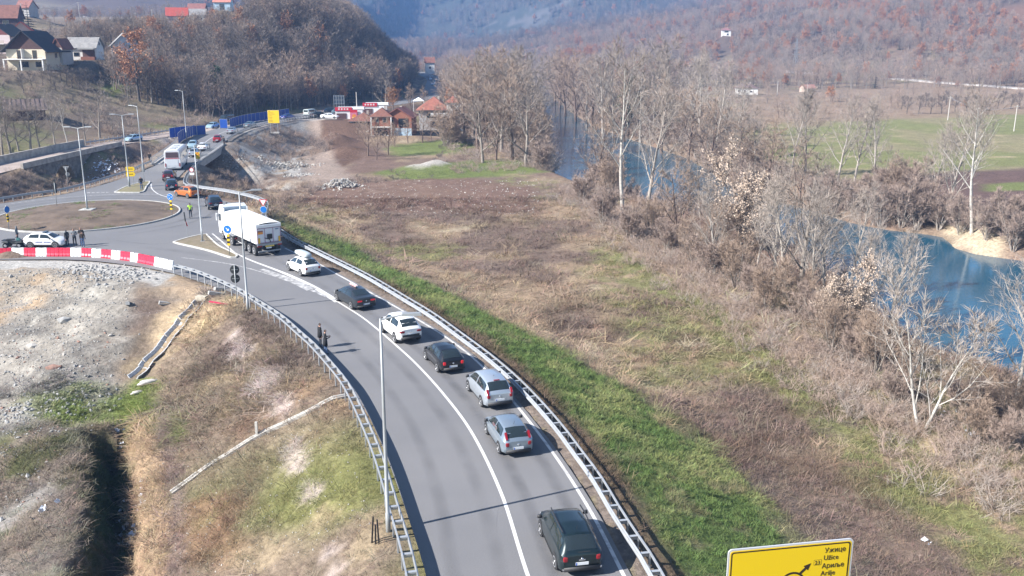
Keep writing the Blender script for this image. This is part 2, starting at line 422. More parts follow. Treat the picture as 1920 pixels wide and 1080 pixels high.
# ------------------------------------------------------------------ land cover (own colours of the ground)
def wpoly(pts, z): return np.array([P(a, b, z) for a, b in pts])
def soft(x, y, poly, feather, nz, amp):
    return ss(0.5 - (sdist(x, y, poly) + (nz - 0.5) * amp) / feather)
C = lambda *a: np.array(a, float)
def cover(x, y, z):
    n1 = fbm(x, y, 9, 1); n2 = fbm(x, y, 3, 4); n3 = fbm(x, y, 22, 6); n4 = fbm(x, y, 1.1, 2, 3); n5 = fbm(x, y, 14, 3)
    def lay(c, col, w): return c * (1 - w[:, None]) + np.asarray(col) * w[:, None]
    straw, brown, mauve, green, lgreen = C(.285, .212, .142), C(.135, .092, .066), C(.175, .128, .10), C(.098, .142, .042), C(.185, .185, .075)
    c = np.tile(straw, (len(x), 1))
    c = lay(c, mauve, ss((n1 - .38) * 5))
    c = lay(c, brown, ss((n2 - .56) * 6) * .7)
    c = lay(c, lgreen, ss((n5 - .55) * 7) * ss((n4 - .35) * 4) * .8)
    c = lay(c, C(.36, .29, .2), ss((n2 - .62) * 8) * ss((.5 - n1) * 6))
    d = sdist(x, y, ROAD); dr = sdist(x, y, RIVER)
    near = y < 190
    right = (x > np.interp(y, [p[1] for p in RB[:14]], [p[0] for p in RB[:14]])) & (y < 128)
    left = (~right) & (x < -2) & (y < 100)
    # right: track of thin grass along the trees
    tr = np.array([P(a, b, -4.6) for a, b in [(1130, 470), (1230, 520), (1320, 580), (1400, 660), (1500, 735), (1620, 840), (1720, 930), (1830, 1010), (1960, 1130)]])
    dt = seg_dist(x, y, tr)
    c = lay(c, lgreen, right * ss((2.6 + 2 * (n1 - .5) - dt) / 1.6) * ss((n4 - .25) * 4) * .85)
    tan = np.array([P(a, b, -4.6) for a, b in [(1090, 400), (1180, 450), (1290, 520), (1400, 590), (1520, 680), (1650, 770), (1800, 880)]])
    c = lay(c, C(.40, .31, .2), right * ss((2.2 + 5 * (n2 - .5) - seg_dist(x, y, tan)) / 1.6) * .75)
    c = lay(c, C(.33, .29, .25), ss((.35 - np.abs(dt - .6) * 1.5)) * (y < 62) * (y > 52) * (x > 20) * .6)
    # scrub under the trees by the water
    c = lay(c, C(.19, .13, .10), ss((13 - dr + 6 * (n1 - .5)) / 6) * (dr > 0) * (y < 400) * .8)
    # reddish dug soil with stones
    w = soft(x, y, wpoly([(545, 380), (600, 340), (720, 335), (860, 330), (1000, 352), (1010, 400), (900, 402), (760, 395), (640, 392)], -4.6), 4, n2, 6)
    c = lay(c, C(.165, .105, .08), w * .9); c = lay(c, C(.36, .28, .22), w * ss((n4 - .66) * 9) * .4)
    w = soft(x, y, wpoly([(575, 232), (612, 225), (640, 260), (650, 300), (660, 335), (570, 345), (575, 300)], -3.6), 3, n2, 3)
    c = lay(c, C(.30, .235, .19), w)
    w = soft(x, y, wpoly([(640, 268), (700, 270), (760, 300), (720, 325), (650, 318)], -4), 4, n2, 4)
    c = lay(c, C(.17, .115, .09), w)
    w = soft(x, y, wpoly([(600, 226), (660, 226), (700, 262), (640, 290), (604, 250)], -2), 2, n2, 2)
    c = lay(c, C(.12, .075, .055), w)
    for poly, zz in (([(690, 326), (760, 312), (900, 300), (1000, 300), (1040, 322), (900, 332), (780, 336)], -4.6), ([(720, 268), (790, 258), (900, 262), (850, 280), (740, 282)], -3.5)):
        w = soft(x, y, wpoly(poly, zz), 4, n2, 5); c = lay(c, C(.125, .16, .045), w * .9)
    for px, py, zz, rad in ((818, 306, -4.2, 3.6), (786, 310, -4.2, 3.2)):
        cx, cy = P(px, py, zz); c = lay(c, C(.40, .37, .33), ss((rad - np.hypot(x - cx, (y - cy))) / 1.2))
    # shoulder, green embankment
    gedge = 11.3 + 4.5 * (n1 - .5) + 3.5 * (n2 - .5)
    w = right * ss((gedge - d) / 2.2) * (d > 0) * ss((y - 10) / 10)
    w = w * (1 - ss((y - 104) / 12))
    c = lay(c, green * .9, w); c = lay(c, lgreen, w * ss((n2 - .5) * 6) * .6); c = lay(c, straw * .9, w * ss((n4 - .66) * 8) * .4)
    c = lay(c, brown * 1.0, right * ss((2.9 + 1.2 * (n2 - .5) - d) / 1.0) * .9)
    c = lay(c, C(.19, .155, .13), right * ss((1.15 + .5 * (n2 - .5) - d) / .5))
    # left slope
    w = left * 1.0
    cl = np.tile(C(.205, .158, .115), (len(x), 1))
    cl = lay(cl, C(.135, .10, .085), ss((n1 - .5) * 6) * .8)
    cl = lay(cl, C(.16, .175, .05), ss((n5 - .52) * 6) * ss((52 - y) / 10) * .75)
    cl = lay(cl, C(.30, .235, .15), ss((n2 - .58) * 8) * .7)
    cl = lay(cl, C(.19, .10, .06), ss((n3 - .55) * 8) * ss((n2 - .45) * 5) * .6)
    c = c * (1 - w[:, None]) + cl * w[:, None]
    for px, py, rx, ry in ((456, 660, .8, 2.0), (505, 720, .8, 2.6), (530, 760, .6, 1.6), (553, 850, .5, 1.1), (565, 885, .45, 1.1), (580, 930, .4, .9), (618, 1050, .5, 1.2), (440, 632, .8, 1.2)):
        g = G(px, py)
        w = left * ss(1.25 - np.sqrt(((x - g.x + .28 * (y - g.y)) / rx) ** 2 + ((y - g.y) / ry) ** 2) + 3.6 * (n4 - .5)) * .75
        c = lay(c, C(.50, .42, .38), w)
    # fill: gravel, cream rubble, red soil
    fill = wpoly([(-200, 480), (330, 500), (415, 545), (352, 560), (292, 575), (250, 600), (215, 660), (205, 720), (120, 800), (40, 900), (-200, 1000)], -3)
    w = soft(x, y, fill, 3.0, n2, 5) * (x < -18) * (d > .4)
    g = np.tile(C(.265, .243, .21), (len(x), 1))
    g = lay(g, C(.19, .175, .155), ss((n2 - .52) * 7)); g = lay(g, C(.34, .32, .28), ss((n4 - .58) * 8) * .8)
    g = lay(g, C(.21, .14, .11), ss((n3 - .54) * 9) * ss((71 - y) / 6) * .9)
    c = c * (1 - w[:, None]) + g * w[:, None]
    top = wpoly([(-60, 505), (120, 510), (330, 503), (440, 552), (420, 580), (310, 575), (240, 545), (120, 560), (-60, 590)], -1.2)
    w = soft(x, y, top, 2.5, n1, 4) * (x < -16) * (d > .4)
    c = lay(c, C(.33, .28, .22), w * .85); c = lay(c, C(.38, .27, .17), w * ss((n2 - .56) * 9) * .7); c = lay(c, C(.2, .19, .18), w * ss((n4 - .63) * 10) * .8)
    for px, py, r in ((325, 600, 2.2), (385, 600, 2.4)):
        gg = G(px, py); c = lay(c, C(.42, .32, .205), ss((r - np.hypot(x - gg.x, (y - gg.y) * .6) + 2 * (n2 - .5)) / 1.2))
    c = lay(c, C(.40, .385, .355), left * (x < -30) * ss((3.6 - d) / .8) * (d > 0))
    # rough bottom-left corner
    ro = wpoly([(-200, 860), (60, 820), (150, 800), (172, 850), (170, 1100), (-300, 1150)], -5)
    w = soft(x, y, ro, 3, n2, 5)
    b = np.tile(C(.195, .158, .125), (len(x), 1)); b = lay(b, C(.10, .105, .045), ss((n2 - .44) * 7)); b = lay(b, C(.32, .31, .29), ss((n1 - .56) * 8) * .7)
    c = c * (1 - w[:, None]) + b * w[:, None]
    for poly in ([(60, 770), (130, 762), (190, 790), (270, 740), (310, 780), (330, 850), (280, 830), (200, 815), (90, 800)],):
        w = soft(x, y, wpoly(poly, -5), 2.2, n2, 5); c = lay(c, C(.15, .19, .045), w * .9)
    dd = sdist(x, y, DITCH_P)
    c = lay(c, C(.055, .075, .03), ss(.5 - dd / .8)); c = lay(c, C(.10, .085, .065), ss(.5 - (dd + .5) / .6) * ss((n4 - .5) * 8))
    rs = seg_dist(x, y, DITCH_R); c = lay(c, C(.33, .235, .15), ss((1.3 - rs) / .7) * (y < 60)); c = lay(c, C(.19, .14, .12), ss((.6 - np.abs(rs - 1.6)) / .4) * (dd > 0) * (y < 60) * .9)
    # north: verges, gravel slope of the bridge, forecourt
    c = lay(c, C(.23, .18, .14), ss((4 - d) / 2) * (d > 0) * (y > 128) * (y < 270))
    w = soft(x, y, wpoly([(430, 282), (480, 250), (560, 228), (578, 240), (574, 300), (545, 345), (500, 330), (440, 310)], -2.5), 3, n2, 4)
    c = lay(c, C(.33, .315, .29), w * ss((n2 - .3) * 4)); c = lay(c, C(.12, .10, .085), w * ss((n1 - .5) * 7) * .6)
    w = soft(x, y, wpoly([(556, 226), (640, 222), (690, 222), (760, 214), (700, 200), (600, 210)], -.3), 3, n2, 2)
    c = lay(c, C(.42, .38, .34), w)
    c = lay(c, C(.40, .34, .29), ss((9 - seg_dist(x, y, np.array([(-72, 208), (-66, 226)]))) / 3) * (d > .3))
    # beyond the river: meadow, ploughed land, orchard grass
    east = (dr > 0) & (x > np.interp(y, RIVER[:, 1][:len(cr(NEAR, 4))], RIVER[:, 0][:len(cr(NEAR, 4))]) + 8) & (y < 520)
    fld = wpoly([(1330, 272), (1400, 246), (1480, 232), (1600, 225), (1800, 215), (2300, 190), (2400, 330), (1920, 322), (1780, 332), (1600, 345), (1420, 300)], -5)
    c = lay(c, C(.20, .155, .11), east * ss((n1 - .3) * 4) * .8)
    w = soft(x, y, fld, 6, n1, 10); c = lay(c, C(.185, .19, .08), w); c = lay(c, C(.24, .205, .12), w * ss((n3 - .47) * 8) * .8); c = lay(c, C(.33, .27, .17), w * ss((n2 - .68) * 8))
    w = soft(x, y, wpoly([(1640, 345), (1760, 330), (2200, 296), (2300, 420), (1920, 400), (1700, 392)], -5), 5, n1, 6); c = lay(c, C(.125, .082, .07), w)
    w = soft(x, y, wpoly([(1850, 350), (2300, 330), (2300, 350), (1850, 362)], -5), 2, n1, 3); c = lay(c, C(.15, .17, .06), w)
    w = soft(x, y, wpoly([(1380, 200), (1500, 178), (1700, 160), (2300, 158), (2300, 205), (1700, 222), (1500, 236)], -4.6), 10, n1, 14); c = lay(c, C(.255, .185, .13), w * .85)
    sb = wpoly([(1768, 442), (1800, 436), (1850, 446), (1890, 466), (1880, 486), (1820, 476), (1785, 460)], WATER_Z); c = lay(c, C(.46, .38, .27), soft(x, y, sb, 2, n2, 2))
    # western hill: gardens, fields, leaf litter
    dl = left_of_valley(x, y)
    w = (dl > 0) * ss(dl / 6)
    hc = np.tile(C(.16, .125, .095), (len(x), 1))
    hc = lay(hc, C(.20, .165, .11), ss((n3 - .45) * 6) * ss((460 - y) / 60)); hc = lay(hc, C(.14, .15, .06), ss((n5 - .60) * 9) * (y < 330) * .7)
    c = c * (1 - w[:, None]) + hc * w[:, None]
    def patch(pts, col, Y, f=5):
        q = np.array([at_depth(a, b, Y)[:2] for a, b in pts]); return q
    gp = [G(a, b) for a, b in ((188, 165), (225, 150), (250, 160), (240, 175), (200, 178))]
    w = soft(x, y, np.array([(g.x, g.y) for g in gp]), 4, n2, 5); c = lay(c, C(.14, .18, .05), w)
    hf = np.array([(-230, 500), (-130, 470), (-110, 560), (-150, 640), (-330, 620)]); w = soft(x, y, hf, 8, n1, 8); c = lay(c, C(.27, .225, .125), w); c = lay(c, C(.20, .165, .135), w * ss((-175 - x) / 6))
    # far woods
    far = ss((y - 560) / 120)
    wf = np.tile(C(.105, .078, .062), (len(x), 1)); wf = lay(wf, C(.19, .105, .07), ss((fbm(x, y, 90, 2) - .55) * 9) * .7); wf = lay(wf, C(.24, .20, .13), ss((fbm(x, y, 150, 5) - .62) * 12) * (.8 - .55 * ss((y - 950) / 200)))
    c = c * (1 - far[:, None]) + wf * far[:, None]
    c = lay(c, C(.045, .065, .045), ss((fbm(x, y, 120, 1) - .57) * 12) * ss((y - 1250) / 300) * .7)
    c = lay(c, C(.05, .058, .05), ss((y - 1300) / 250) * .9)
    sl = ss((fbm(x, y, 130, 3) - .56) * 14) * ss((y - 1450) / 100) * ss((2600 - y) / 200)
    c = lay(c, C(.11, .105, .10), sl * ss((fbm(x, y, 35, 6) - .5) * 9))
    return np.clip(c, 0, 1)

def axis(lo, core0, core1, hi, step, g):
    core = np.arange(core0, core1 + 1e-6, step); out = list(core)
    s = step; v = core1; k = 0
    up = []
    while v < hi:
        s = max(step, min(s * (1 + g), 1e9)); v += s; up.append(v)
    s = step; v = core0; dn = []
    while v > lo:
        s = s * (1 + g); v -= s; dn.append(v)
    return np.array(dn[::-1] + out + up)
gx = axis(-3600, -62, 48, 3600, 0.5, 0.042)
gy = axis(-80, 30, 112, 7200, 0.5, 0.0155)
XX, YY = np.meshgrid(gx, gy)
xf, yf = XX.ravel(), YY.ravel()
zfull = ground(xf, yf)
GRID = (gx, gy, zfull.reshape(YY.shape))
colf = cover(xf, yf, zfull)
nx, ny = len(gx), len(gy)
me = bpy.data.meshes.new('ground')
me.vertices.add(nx * ny)
me.vertices.foreach_set('co', np.stack([xf, yf, zfull], 1).astype(np.float32).ravel())
ii = (np.arange(ny - 1)[:, None] * nx + np.arange(nx - 1)[None, :]).ravel()
quads = np.stack([ii, ii + 1, ii + 1 + nx, ii + nx], 1).astype(np.int32)
me.loops.add(quads.size); me.loops.foreach_set('vertex_index', quads.ravel())
me.polygons.add(len(quads)); me.polygons.foreach_set('loop_start', np.arange(0, quads.size, 4, dtype=np.int32))
me.polygons.foreach_set('use_smooth', np.ones(len(quads), bool))
me.update(calc_edges=True); me.validate()
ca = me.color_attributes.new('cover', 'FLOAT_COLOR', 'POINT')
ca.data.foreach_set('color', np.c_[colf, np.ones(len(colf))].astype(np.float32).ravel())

def ground_material():
    m = bpy.data.materials.new('ground_cover'); m.use_nodes = True; nt = m.node_tree; b = nt.nodes['Principled BSDF']
    N = nt.nodes.new; L = nt.links.new
    at = N('ShaderNodeVertexColor'); at.layer_name = 'cover'
    geo = N('ShaderNodeNewGeometry')
    def noise(s, d=5, r=.7):
        n = N('ShaderNodeTexNoise'); n.inputs['Scale'].default_value = s; n.inputs['Detail'].default_value = d; n.inputs['Roughness'].default_value = r
        L(geo.outputs['Position'], n.inputs['Vector']); return n.outputs[0]
    def mrange(v, a, b_, c, d):
        r = N('ShaderNodeMapRange'); r.inputs[1].default_value = a; r.inputs[2].default_value = b_; r.inputs[3].default_value = c; r.inputs[4].default_value = d
        L(v, r.inputs[0]); return r.outputs[0]
    n1 = mrange(noise(2.6), .3, .7, .62, 1.38); n2 = mrange(noise(.35, 4), .3, .7, .84, 1.16)
    mu = N('ShaderNodeMath'); mu.operation = 'MULTIPLY'; L(n1, mu.inputs[0]); L(n2, mu.inputs[1])
    vm = N('ShaderNodeVectorMath'); vm.operation = 'SCALE'; L(at.outputs[0], vm.inputs[0]); L(mu.outputs[0], vm.inputs['Scale'])
    # pale stalks and small stones
    sp = mrange(noise(7.0, 3, .6), .62, .70, 0, .35)
    mx = N('ShaderNodeMix'); mx.data_type = 'RGBA'; L(sp, mx.inputs[0]); L(vm.outputs[0], mx.inputs[6]); mx.inputs[7].default_value = (.36, .30, .235, 1)
    L(mx.outputs[2], b.inputs['Base Color'])
    b.inputs['Roughness'].default_value = .95; b.inputs['Specular IOR Level'].default_value = .15
    bp = N('ShaderNodeBump'); bp.inputs['Strength'].default_value = .9; bp.inputs['Distance'].default_value = .12
    L(noise(4.5, 6, .75), bp.inputs['Height']); L(bp.outputs[0], b.inputs['Normal'])
    return m
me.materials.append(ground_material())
go = put('ground', me); set_kind(go, 'structure', 'grassy valley ground with slopes, fields and hills')

# ------------------------------------------------------------------ river
def sheet(name, poly, z, m, holes=None):
    bm = bmesh.new()
    vs = [bm.verts.new((float(p[0]), float(p[1]), z)) for p in poly]
    es = [bm.edges.new((vs[i], vs[(i + 1) % len(vs)])) for i in range(len(vs))]
    bmesh.ops.triangle_fill(bm, use_beauty=True, use_dissolve=False, edges=es, normal=(0, 0, 1))
    for f in bm.faces:
        if f.normal.z < 0: f.normal_flip()
    me = bpy.data.meshes.new(name); bm.to_mesh(me); bm.free(); me.materials.append(m)
    return put(name, me)
def water_material():
    m = bpy.data.materials.new('river_water'); m.use_nodes = True; nt = m.node_tree; b = nt.nodes['Principled BSDF']
    b.inputs['Base Color'].default_value = (.02, .085, .135, 1); b.inputs['Roughness'].default_value = .07; b.inputs['IOR'].default_value = 1.33
    geo = nt.nodes.new('ShaderNodeNewGeometry'); mp = nt.nodes.new('ShaderNodeMapping'); mp.inputs['Scale'].default_value = (1.0, 2.6, 1)
    nz = nt.nodes.new('ShaderNodeTexNoise'); nz.inputs['Scale'].default_value = 1.1; nz.inputs['Detail'].default_value = 4
    nt.links.new(geo.outputs['Position'], mp.inputs[0]); nt.links.new(mp.outputs[0], nz.inputs['Vector'])
    bp = nt.nodes.new('ShaderNodeBump'); bp.inputs['Strength'].default_value = .22; bp.inputs['Distance'].default_value = .06
    nt.links.new(nz.outputs[0], bp.inputs['Height']); nt.links.new(bp.outputs[0], b.inputs['Normal'])
    return m
wide = np.vstack([offset(cr(NEAR, 4), -5.0), offset(cr(FAR, 4), -5.0)])
set_kind(sheet('river', wide, WATER_Z, water_material()), 'structure', 'blue green river bending between bare trees')

# ------------------------------------------------------------------ roads
def asphalt(name, base, tint2):
    m = bpy.data.materials.new(name); m.use_nodes = True; nt = m.node_tree; b = nt.nodes['Principled BSDF']; N = nt.nodes.new; L = nt.links.new
    geo = N('ShaderNodeNewGeometry')
    big = N('ShaderNodeTexNoise'); big.inputs['Scale'].default_value = .16; big.inputs['Detail'].default_value = 6; big.inputs['Roughness'].default_value = .6
    fine = N('ShaderNodeTexNoise'); fine.inputs['Scale'].default_value = 18; fine.inputs['Detail'].default_value = 3
    L(geo.outputs['Position'], big.inputs['Vector']); L(geo.outputs['Position'], fine.inputs['Vector'])
    r1 = N('ShaderNodeMapRange'); r1.inputs[1].default_value = .35; r1.inputs[2].default_value = .65; L(big.outputs[0], r1.inputs[0])
    mx = N('ShaderNodeMix'); mx.data_type = 'RGBA'; mx.inputs[6].default_value = (*base, 1); mx.inputs[7].default_value = (*tint2, 1); L(r1.outputs[0], mx.inputs[0])
    r2 = N('ShaderNodeMapRange'); r2.inputs[1].default_value = .3; r2.inputs[2].default_value = .7; r2.inputs[3].default_value = .86; r2.inputs[4].default_value = 1.12; L(fine.outputs[0], r2.inputs[0])
    vm = N('ShaderNodeVectorMath'); vm.operation = 'SCALE'; L(mx.outputs[2], vm.inputs[0]); L(r2.outputs[0], vm.inputs['Scale']); L(vm.outputs[0], b.inputs['Base Color'])
    b.inputs['Roughness'].default_value = .82; b.inputs['Specular IOR Level'].default_value = .35
    bp = N('ShaderNodeBump'); bp.inputs['Strength'].default_value = .25; bp.inputs['Distance'].default_value = .01; L(fine.outputs[0], bp.inputs['Height']); L(bp.outputs[0], b.inputs['Normal'])
    return m
ASPH = asphalt('asphalt', (.165, .164, .168), (.185, .182, .184))
road = set_kind(sheet('road', ROAD, 0.0, ASPH), 'structure', 'grey asphalt road curving up to a roundabout')
set_kind(sheet('old_road', OLD, -0.5, mat('old_road_dirt', (.36, .29, .25), .95, var=.3, scale=.25, bump=.3, bscale=6)), 'structure', 'dusty old road over the stone arch bridge')

def worn_paint(name, lo):
    m = bpy.data.materials.new(name); m.use_nodes = True; nt = m.node_tree; b = nt.nodes['Principled BSDF']; N = nt.nodes.new; L = nt.links.new
    geo = N('ShaderNodeNewGeometry'); nz = N('ShaderNodeTexNoise'); nz.inputs['Scale'].default_value = 1.7; nz.inputs['Detail'].default_value = 8; nz.inputs['Roughness'].default_value = .75
    L(geo.outputs['Position'], nz.inputs['Vector'])
    r = N('ShaderNodeMapRange'); r.inputs[1].default_value = lo; r.inputs[2].default_value = lo + .22; L(nz.outputs[0], r.inputs[0])
    mx = N('ShaderNodeMix'); mx.data_type = 'RGBA'; mx.inputs[6].default_value = (.20, .195, .195, 1); mx.inputs[7].default_value = (.62, .61, .59, 1); L(r.outputs[0], mx.inputs[0])
    L(mx.outputs[2], b.inputs['Base Color']); b.inputs['Roughness'].default_value = .7
    return m
PAINT = worn_paint('road_paint', .18); WORN = worn_paint('worn_road_paint', .42); EDGEP = worn_paint('dusty_edge_paint', .30)
def marking(line, w, name, m, z=.006, parent=road, step=1.0, w1=None):
    L_ = cr(line, step); n = len(L_)
    ws = np.linspace(w, w1 if w1 is not None else w, n)
    mb = MB(); t = np.gradient(L_, axis=0); t /= np.linalg.norm(t, axis=1)[:, None]
    vs = []
    for i in range(n):
        nx_, ny_ = -t[i][1], t[i][0]
        for s in (-.5, .5): vs.append((L_[i][0] + nx_ * ws[i] * s, L_[i][1] + ny_ * ws[i] * s, z))
    mb.add(vs, [(2 * i, 2 * i + 1, 2 * i + 3, 2 * i + 2) for i in range(n - 1)])
    o = mb.build(name, m, parent, fix=False)
    if o.data.polygons[0].normal.z < 0: o.data.flip_normals()
    return o
CENTRE = [(3.6, -60), (4.0, -10), (3.6, 10), (2.4, 23), (.63, 32.62), (-.5, 39.54), (-2.18, 46.54), (-4.14, 52.25), (-6.25, 57.45), (-8.14, 61.5), (-9.95, 65.2), (-11.61, 68.32), (-14.0, 72.2)]
marking(CENTRE, .16, 'centre_line', PAINT)
EDGE_R = [(6.6, -60), (7.2, -10), (6.8, 12), (5.8, 24), (4.42, 32.6), (3.32, 38.8), (1.39, 46.5), (-1.8, 56.6), (-5.05, 63.7), (-9.93, 72), (-15.98, 81.7), (-18.1, 85.2), (-22.9, 92.0)]
marking(EDGE_R, .16, 'edge_line', EDGEP)
marking([(-14.0, 72.2), P(592, 540), P(560, 524), P(520, 507), P(470, 488), P(440, 474)], .55, 'hatched_line', PAINT, w1=.16, z=.0065)
marking([P(612, 556), P(560, 534), P(500, 513), P(440, 497), P(390, 489), P(340, 483)], .34, 'worn_line', WORN, w1=.10, z=.010)
marking([P(585, 543), P(540, 523), P(490, 505)], 1.0, 'worn_hatching', WORN, w1=.5, z=.0145)
marking([P(440, 474), P(424, 460), P(408, 446), P(398, 438)], .16, 'side_line', PAINT)
cth = np.linspace(math.radians(250), math.radians(-30 + 360 + 170), 60)
arc = lambda r, a, b, n=24: [(ISL_C[0] + r * math.cos(math.radians(t)), ISL_C[1] + r * math.sin(math.radians(t))) for t in np.linspace(a, b, n)]
marking(arc(15.8, 60, 150), .15, 'ring_line', WORN)
marking([P(283, 344), P(285, 354), P(297, 364), P(315, 370)], .15, 'side_line', PAINT)
for k in range(5):
    a = P(163 + 9 * k, 361.5 - .2 * k); b = P(169 + 9 * k, 361.3 - .2 * k)
    marking([a, b], .5, 'give_way_mark', WORN, step=.4)
marking([(-56.3, 160), (-59.0, 175), (-62.2, 190), (-64.2, 203), (-65.0, 218), (-63.3, 236), (-60, 249), (-53, 268)], .14, 'centre_line', EDGEP)

# roundabout island and splitter islands: kerb + earth
KERB = mat('kerb_concrete', (.50, .49, .46), .85, var=.2, scale=2)
DARKSOIL = mat('dark_soil', (.085, .062, .046), 1.0, col2=(.185, .135, .098), scale=.45, bump=1.0, bscale=4)
def island(name, label, poly, h, crown, soil, kerb_w=.18):
    poly = np.asarray(poly); n = len(poly)
    root = thing(name, label, None)
    root['kind'] = 'structure'
    mb = MB(); inn = []
    c = poly.mean(0)
    e = np.roll(poly, -1, 0) - np.roll(poly, 1, 0); e /= np.linalg.norm(e, axis=1)[:, None]
    nrm = np.stack([-e[:, 1], e[:, 0]], 1)
    sgn = 1 if ((c - poly) * nrm).sum() > 0 else -1
    inner = poly + nrm * sgn * kerb_w
    vs = [(x, y, .002) for x, y in poly] + [(x, y, h) for x, y in poly] + [(x, y, h) for x, y in inner] + [(x, y, h - .05) for x, y in inner]
    fs = []
    for i in range(n):
        j = (i + 1) % n
        for a, b in ((0, n), (n, 2 * n), (2 * n, 3 * n)): fs.append((a + i, a + j, b + j, b + i))
    mb.add(vs, fs); mb.build('kerb', KERB, root)
    mb = MB(); rings = 12; vs = []
    for r in range(rings):
        k = r / rings; q = inner * (1 - k) + c * k
        hh = h - .04 + .18 * crown * (fbm(q[:, 0], q[:, 1] * 2.2, 2.6, 5, 3) - .5) * min(1, k * 5) + crown * ss(np.array([k * 1.6]))[0] + .22 * min(1, crown * 3) * (fbm(q[:, 0], q[:, 1], 1.6, 2, 3) - .45) * min(1, k * 6)
        vs += [(q[i][0], q[i][1], hh[i] if hasattr(hh, '__len__') else hh) for i in range(n)]
    vs.append((c[0], c[1], h + crown))
    fs = [(r * n + i, r * n + (i + 1) % n, (r + 1) * n + (i + 1) % n, (r + 1) * n + i) for r in range(rings - 1) for i in range(n)]
    fs += [((rings - 1) * n + i, (rings - 1) * n + (i + 1) % n, rings * n) for i in range(n)]
    mb.add(vs, fs); mb.build('earth', soil, root, smooth=True)
    return root
island('roundabout_island', 'round kerbed earth island in the middle of the roundabout', arc(ISL_R, 0, 360, 73)[:-1], .16, .55, DARKSOIL)
DRYSOIL = mat('dry_verge', (.21, .165, .12), 1.0, col2=(.15, .13, .075), scale=1.4, bump=.8, bscale=7)
sp1 = cr([P(*p) for p in [(324, 455), (350, 447), (384, 440), (392, 444), (412, 462), (444, 478), (443, 484), (430, 484), (385, 470), (324, 456)]], .8)[:-1]
island('splitter_island', 'triangular kerbed earth island with a blue arrow sign beside the truck', sp1, .14, .08, DRYSOIL)
sp2 = cr([P(*p) for p in [(214, 361), (240, 349), (272, 341), (282, 342), (276, 350), (268, 361), (240, 362), (214, 361.5)]], .9)[:-1]
island('splitter_island', 'narrow kerbed grass island where a man in jeans stands', sp2, .14, .08, mat('verge_grass', (.20, .19, .09), 1.0, col2=(.2, .16, .11), scale=1.2, bump=.8, bscale=7))

# darker tyre paths along the lanes, thin films over the asphalt
def film_material():
    m = bpy.data.materials.new('tyre_film'); m.use_nodes = True; nt = m.node_tree; N = nt.nodes.new; L = nt.links.new; b = nt.nodes['Principled BSDF']
    b.inputs['Base Color'].default_value = (.07, .07, .075, 1); b.inputs['Roughness'].default_value = .75
    at = N('ShaderNodeVertexColor'); at.layer_name = 'fade'; geo = N('ShaderNodeNewGeometry'); nz = N('ShaderNodeTexNoise'); nz.inputs['Scale'].default_value = .5; nz.inputs['Detail'].default_value = 6; L(geo.outputs['Position'], nz.inputs['Vector'])
    r = N('ShaderNodeMapRange'); r.inputs[1].default_value = .3; r.inputs[2].default_value = .7; r.inputs[3].default_value = .15; r.inputs[4].default_value = .75; L(nz.outputs[0], r.inputs[0])
    mu = N('ShaderNodeMath'); mu.operation = 'MULTIPLY'; L(at.outputs[0], mu.inputs[0]); L(r.outputs[0], mu.inputs[1])
    tr = N('ShaderNodeBsdfTransparent'); mx = N('ShaderNodeMixShader'); L(mu.outputs[0], mx.inputs[0]); L(tr.outputs[0], mx.inputs[1]); L(b.outputs[0], mx.inputs[2]); L(mx.outputs[0], nt.nodes['Material Output'].inputs['Surface'])
    return m
FILM = film_material()
def film(line, w, k, nm='tyre_path', z=.0035):
    ln = cr(line, 1.5); offs = np.linspace(-.5, .5, 7); al = np.cos(offs * math.pi) ** 1.0 * k; vs = []; cs = []
    ls = [offset(ln, o * w) for o in offs]
    for i in range(len(ln)):
        e = min(1, i / 4, (len(ln) - 1 - i) / 4)
        for j in range(7): vs.append((ls[j][i][0], ls[j][i][1], z)); cs.append(al[j] * e)
    o = MB().add(vs, [(i * 7 + j, i * 7 + j + 1, (i + 1) * 7 + j + 1, (i + 1) * 7 + j) for i in range(len(ln) - 1) for j in range(6)]).build(nm, FILM, road, fix=False)
    if o.data.polygons[0].normal.z < 0: o.data.flip_normals()
    ca = o.data.color_attributes.new('fade', 'FLOAT_COLOR', 'POINT'); ca.data.foreach_set('color', np.repeat(np.array(cs, np.float32)[:, None], 4, 1).ravel())
CL = cr(CENTRE, 2.0); ER = cr(EDGE_R, 2.0)
for o_ in (1.05, 2.75): film(offset(CL, o_), .75, .26)
for o_ in (-1.0, -2.9): film(offset(CL, o_), .8, .24)
film(offset(ER[26:], -2.6), .9, .16); film(offset(ER[26:], -.9), .8, .16)
for r_ in (12.6, 14.4): film(arc(r_, -60, 250, 60), .9, .25)
film([P(335, 452), P(300, 458), P(250, 455), P(200, 448)], .25, .8, 'skid_mark', .0045); film([P(470, 500), P(440, 492), P(400, 482), P(330, 470), P(240, 462)], 1.4, .2)
for ln_, w_ in (([P(930, 1010), P(934, 985), P(931, 962), P(937, 935)], .05), ([P(870, 800), P(862, 770), P(850, 748)], .05), ([P(1030, 850), P(1022, 830), P(1024, 815), P(1015, 800)], .05), ([P(720, 700), P(712, 684), P(700, 672)], .06)): film(ln_, w_, 1.3, 'crack', .0045)
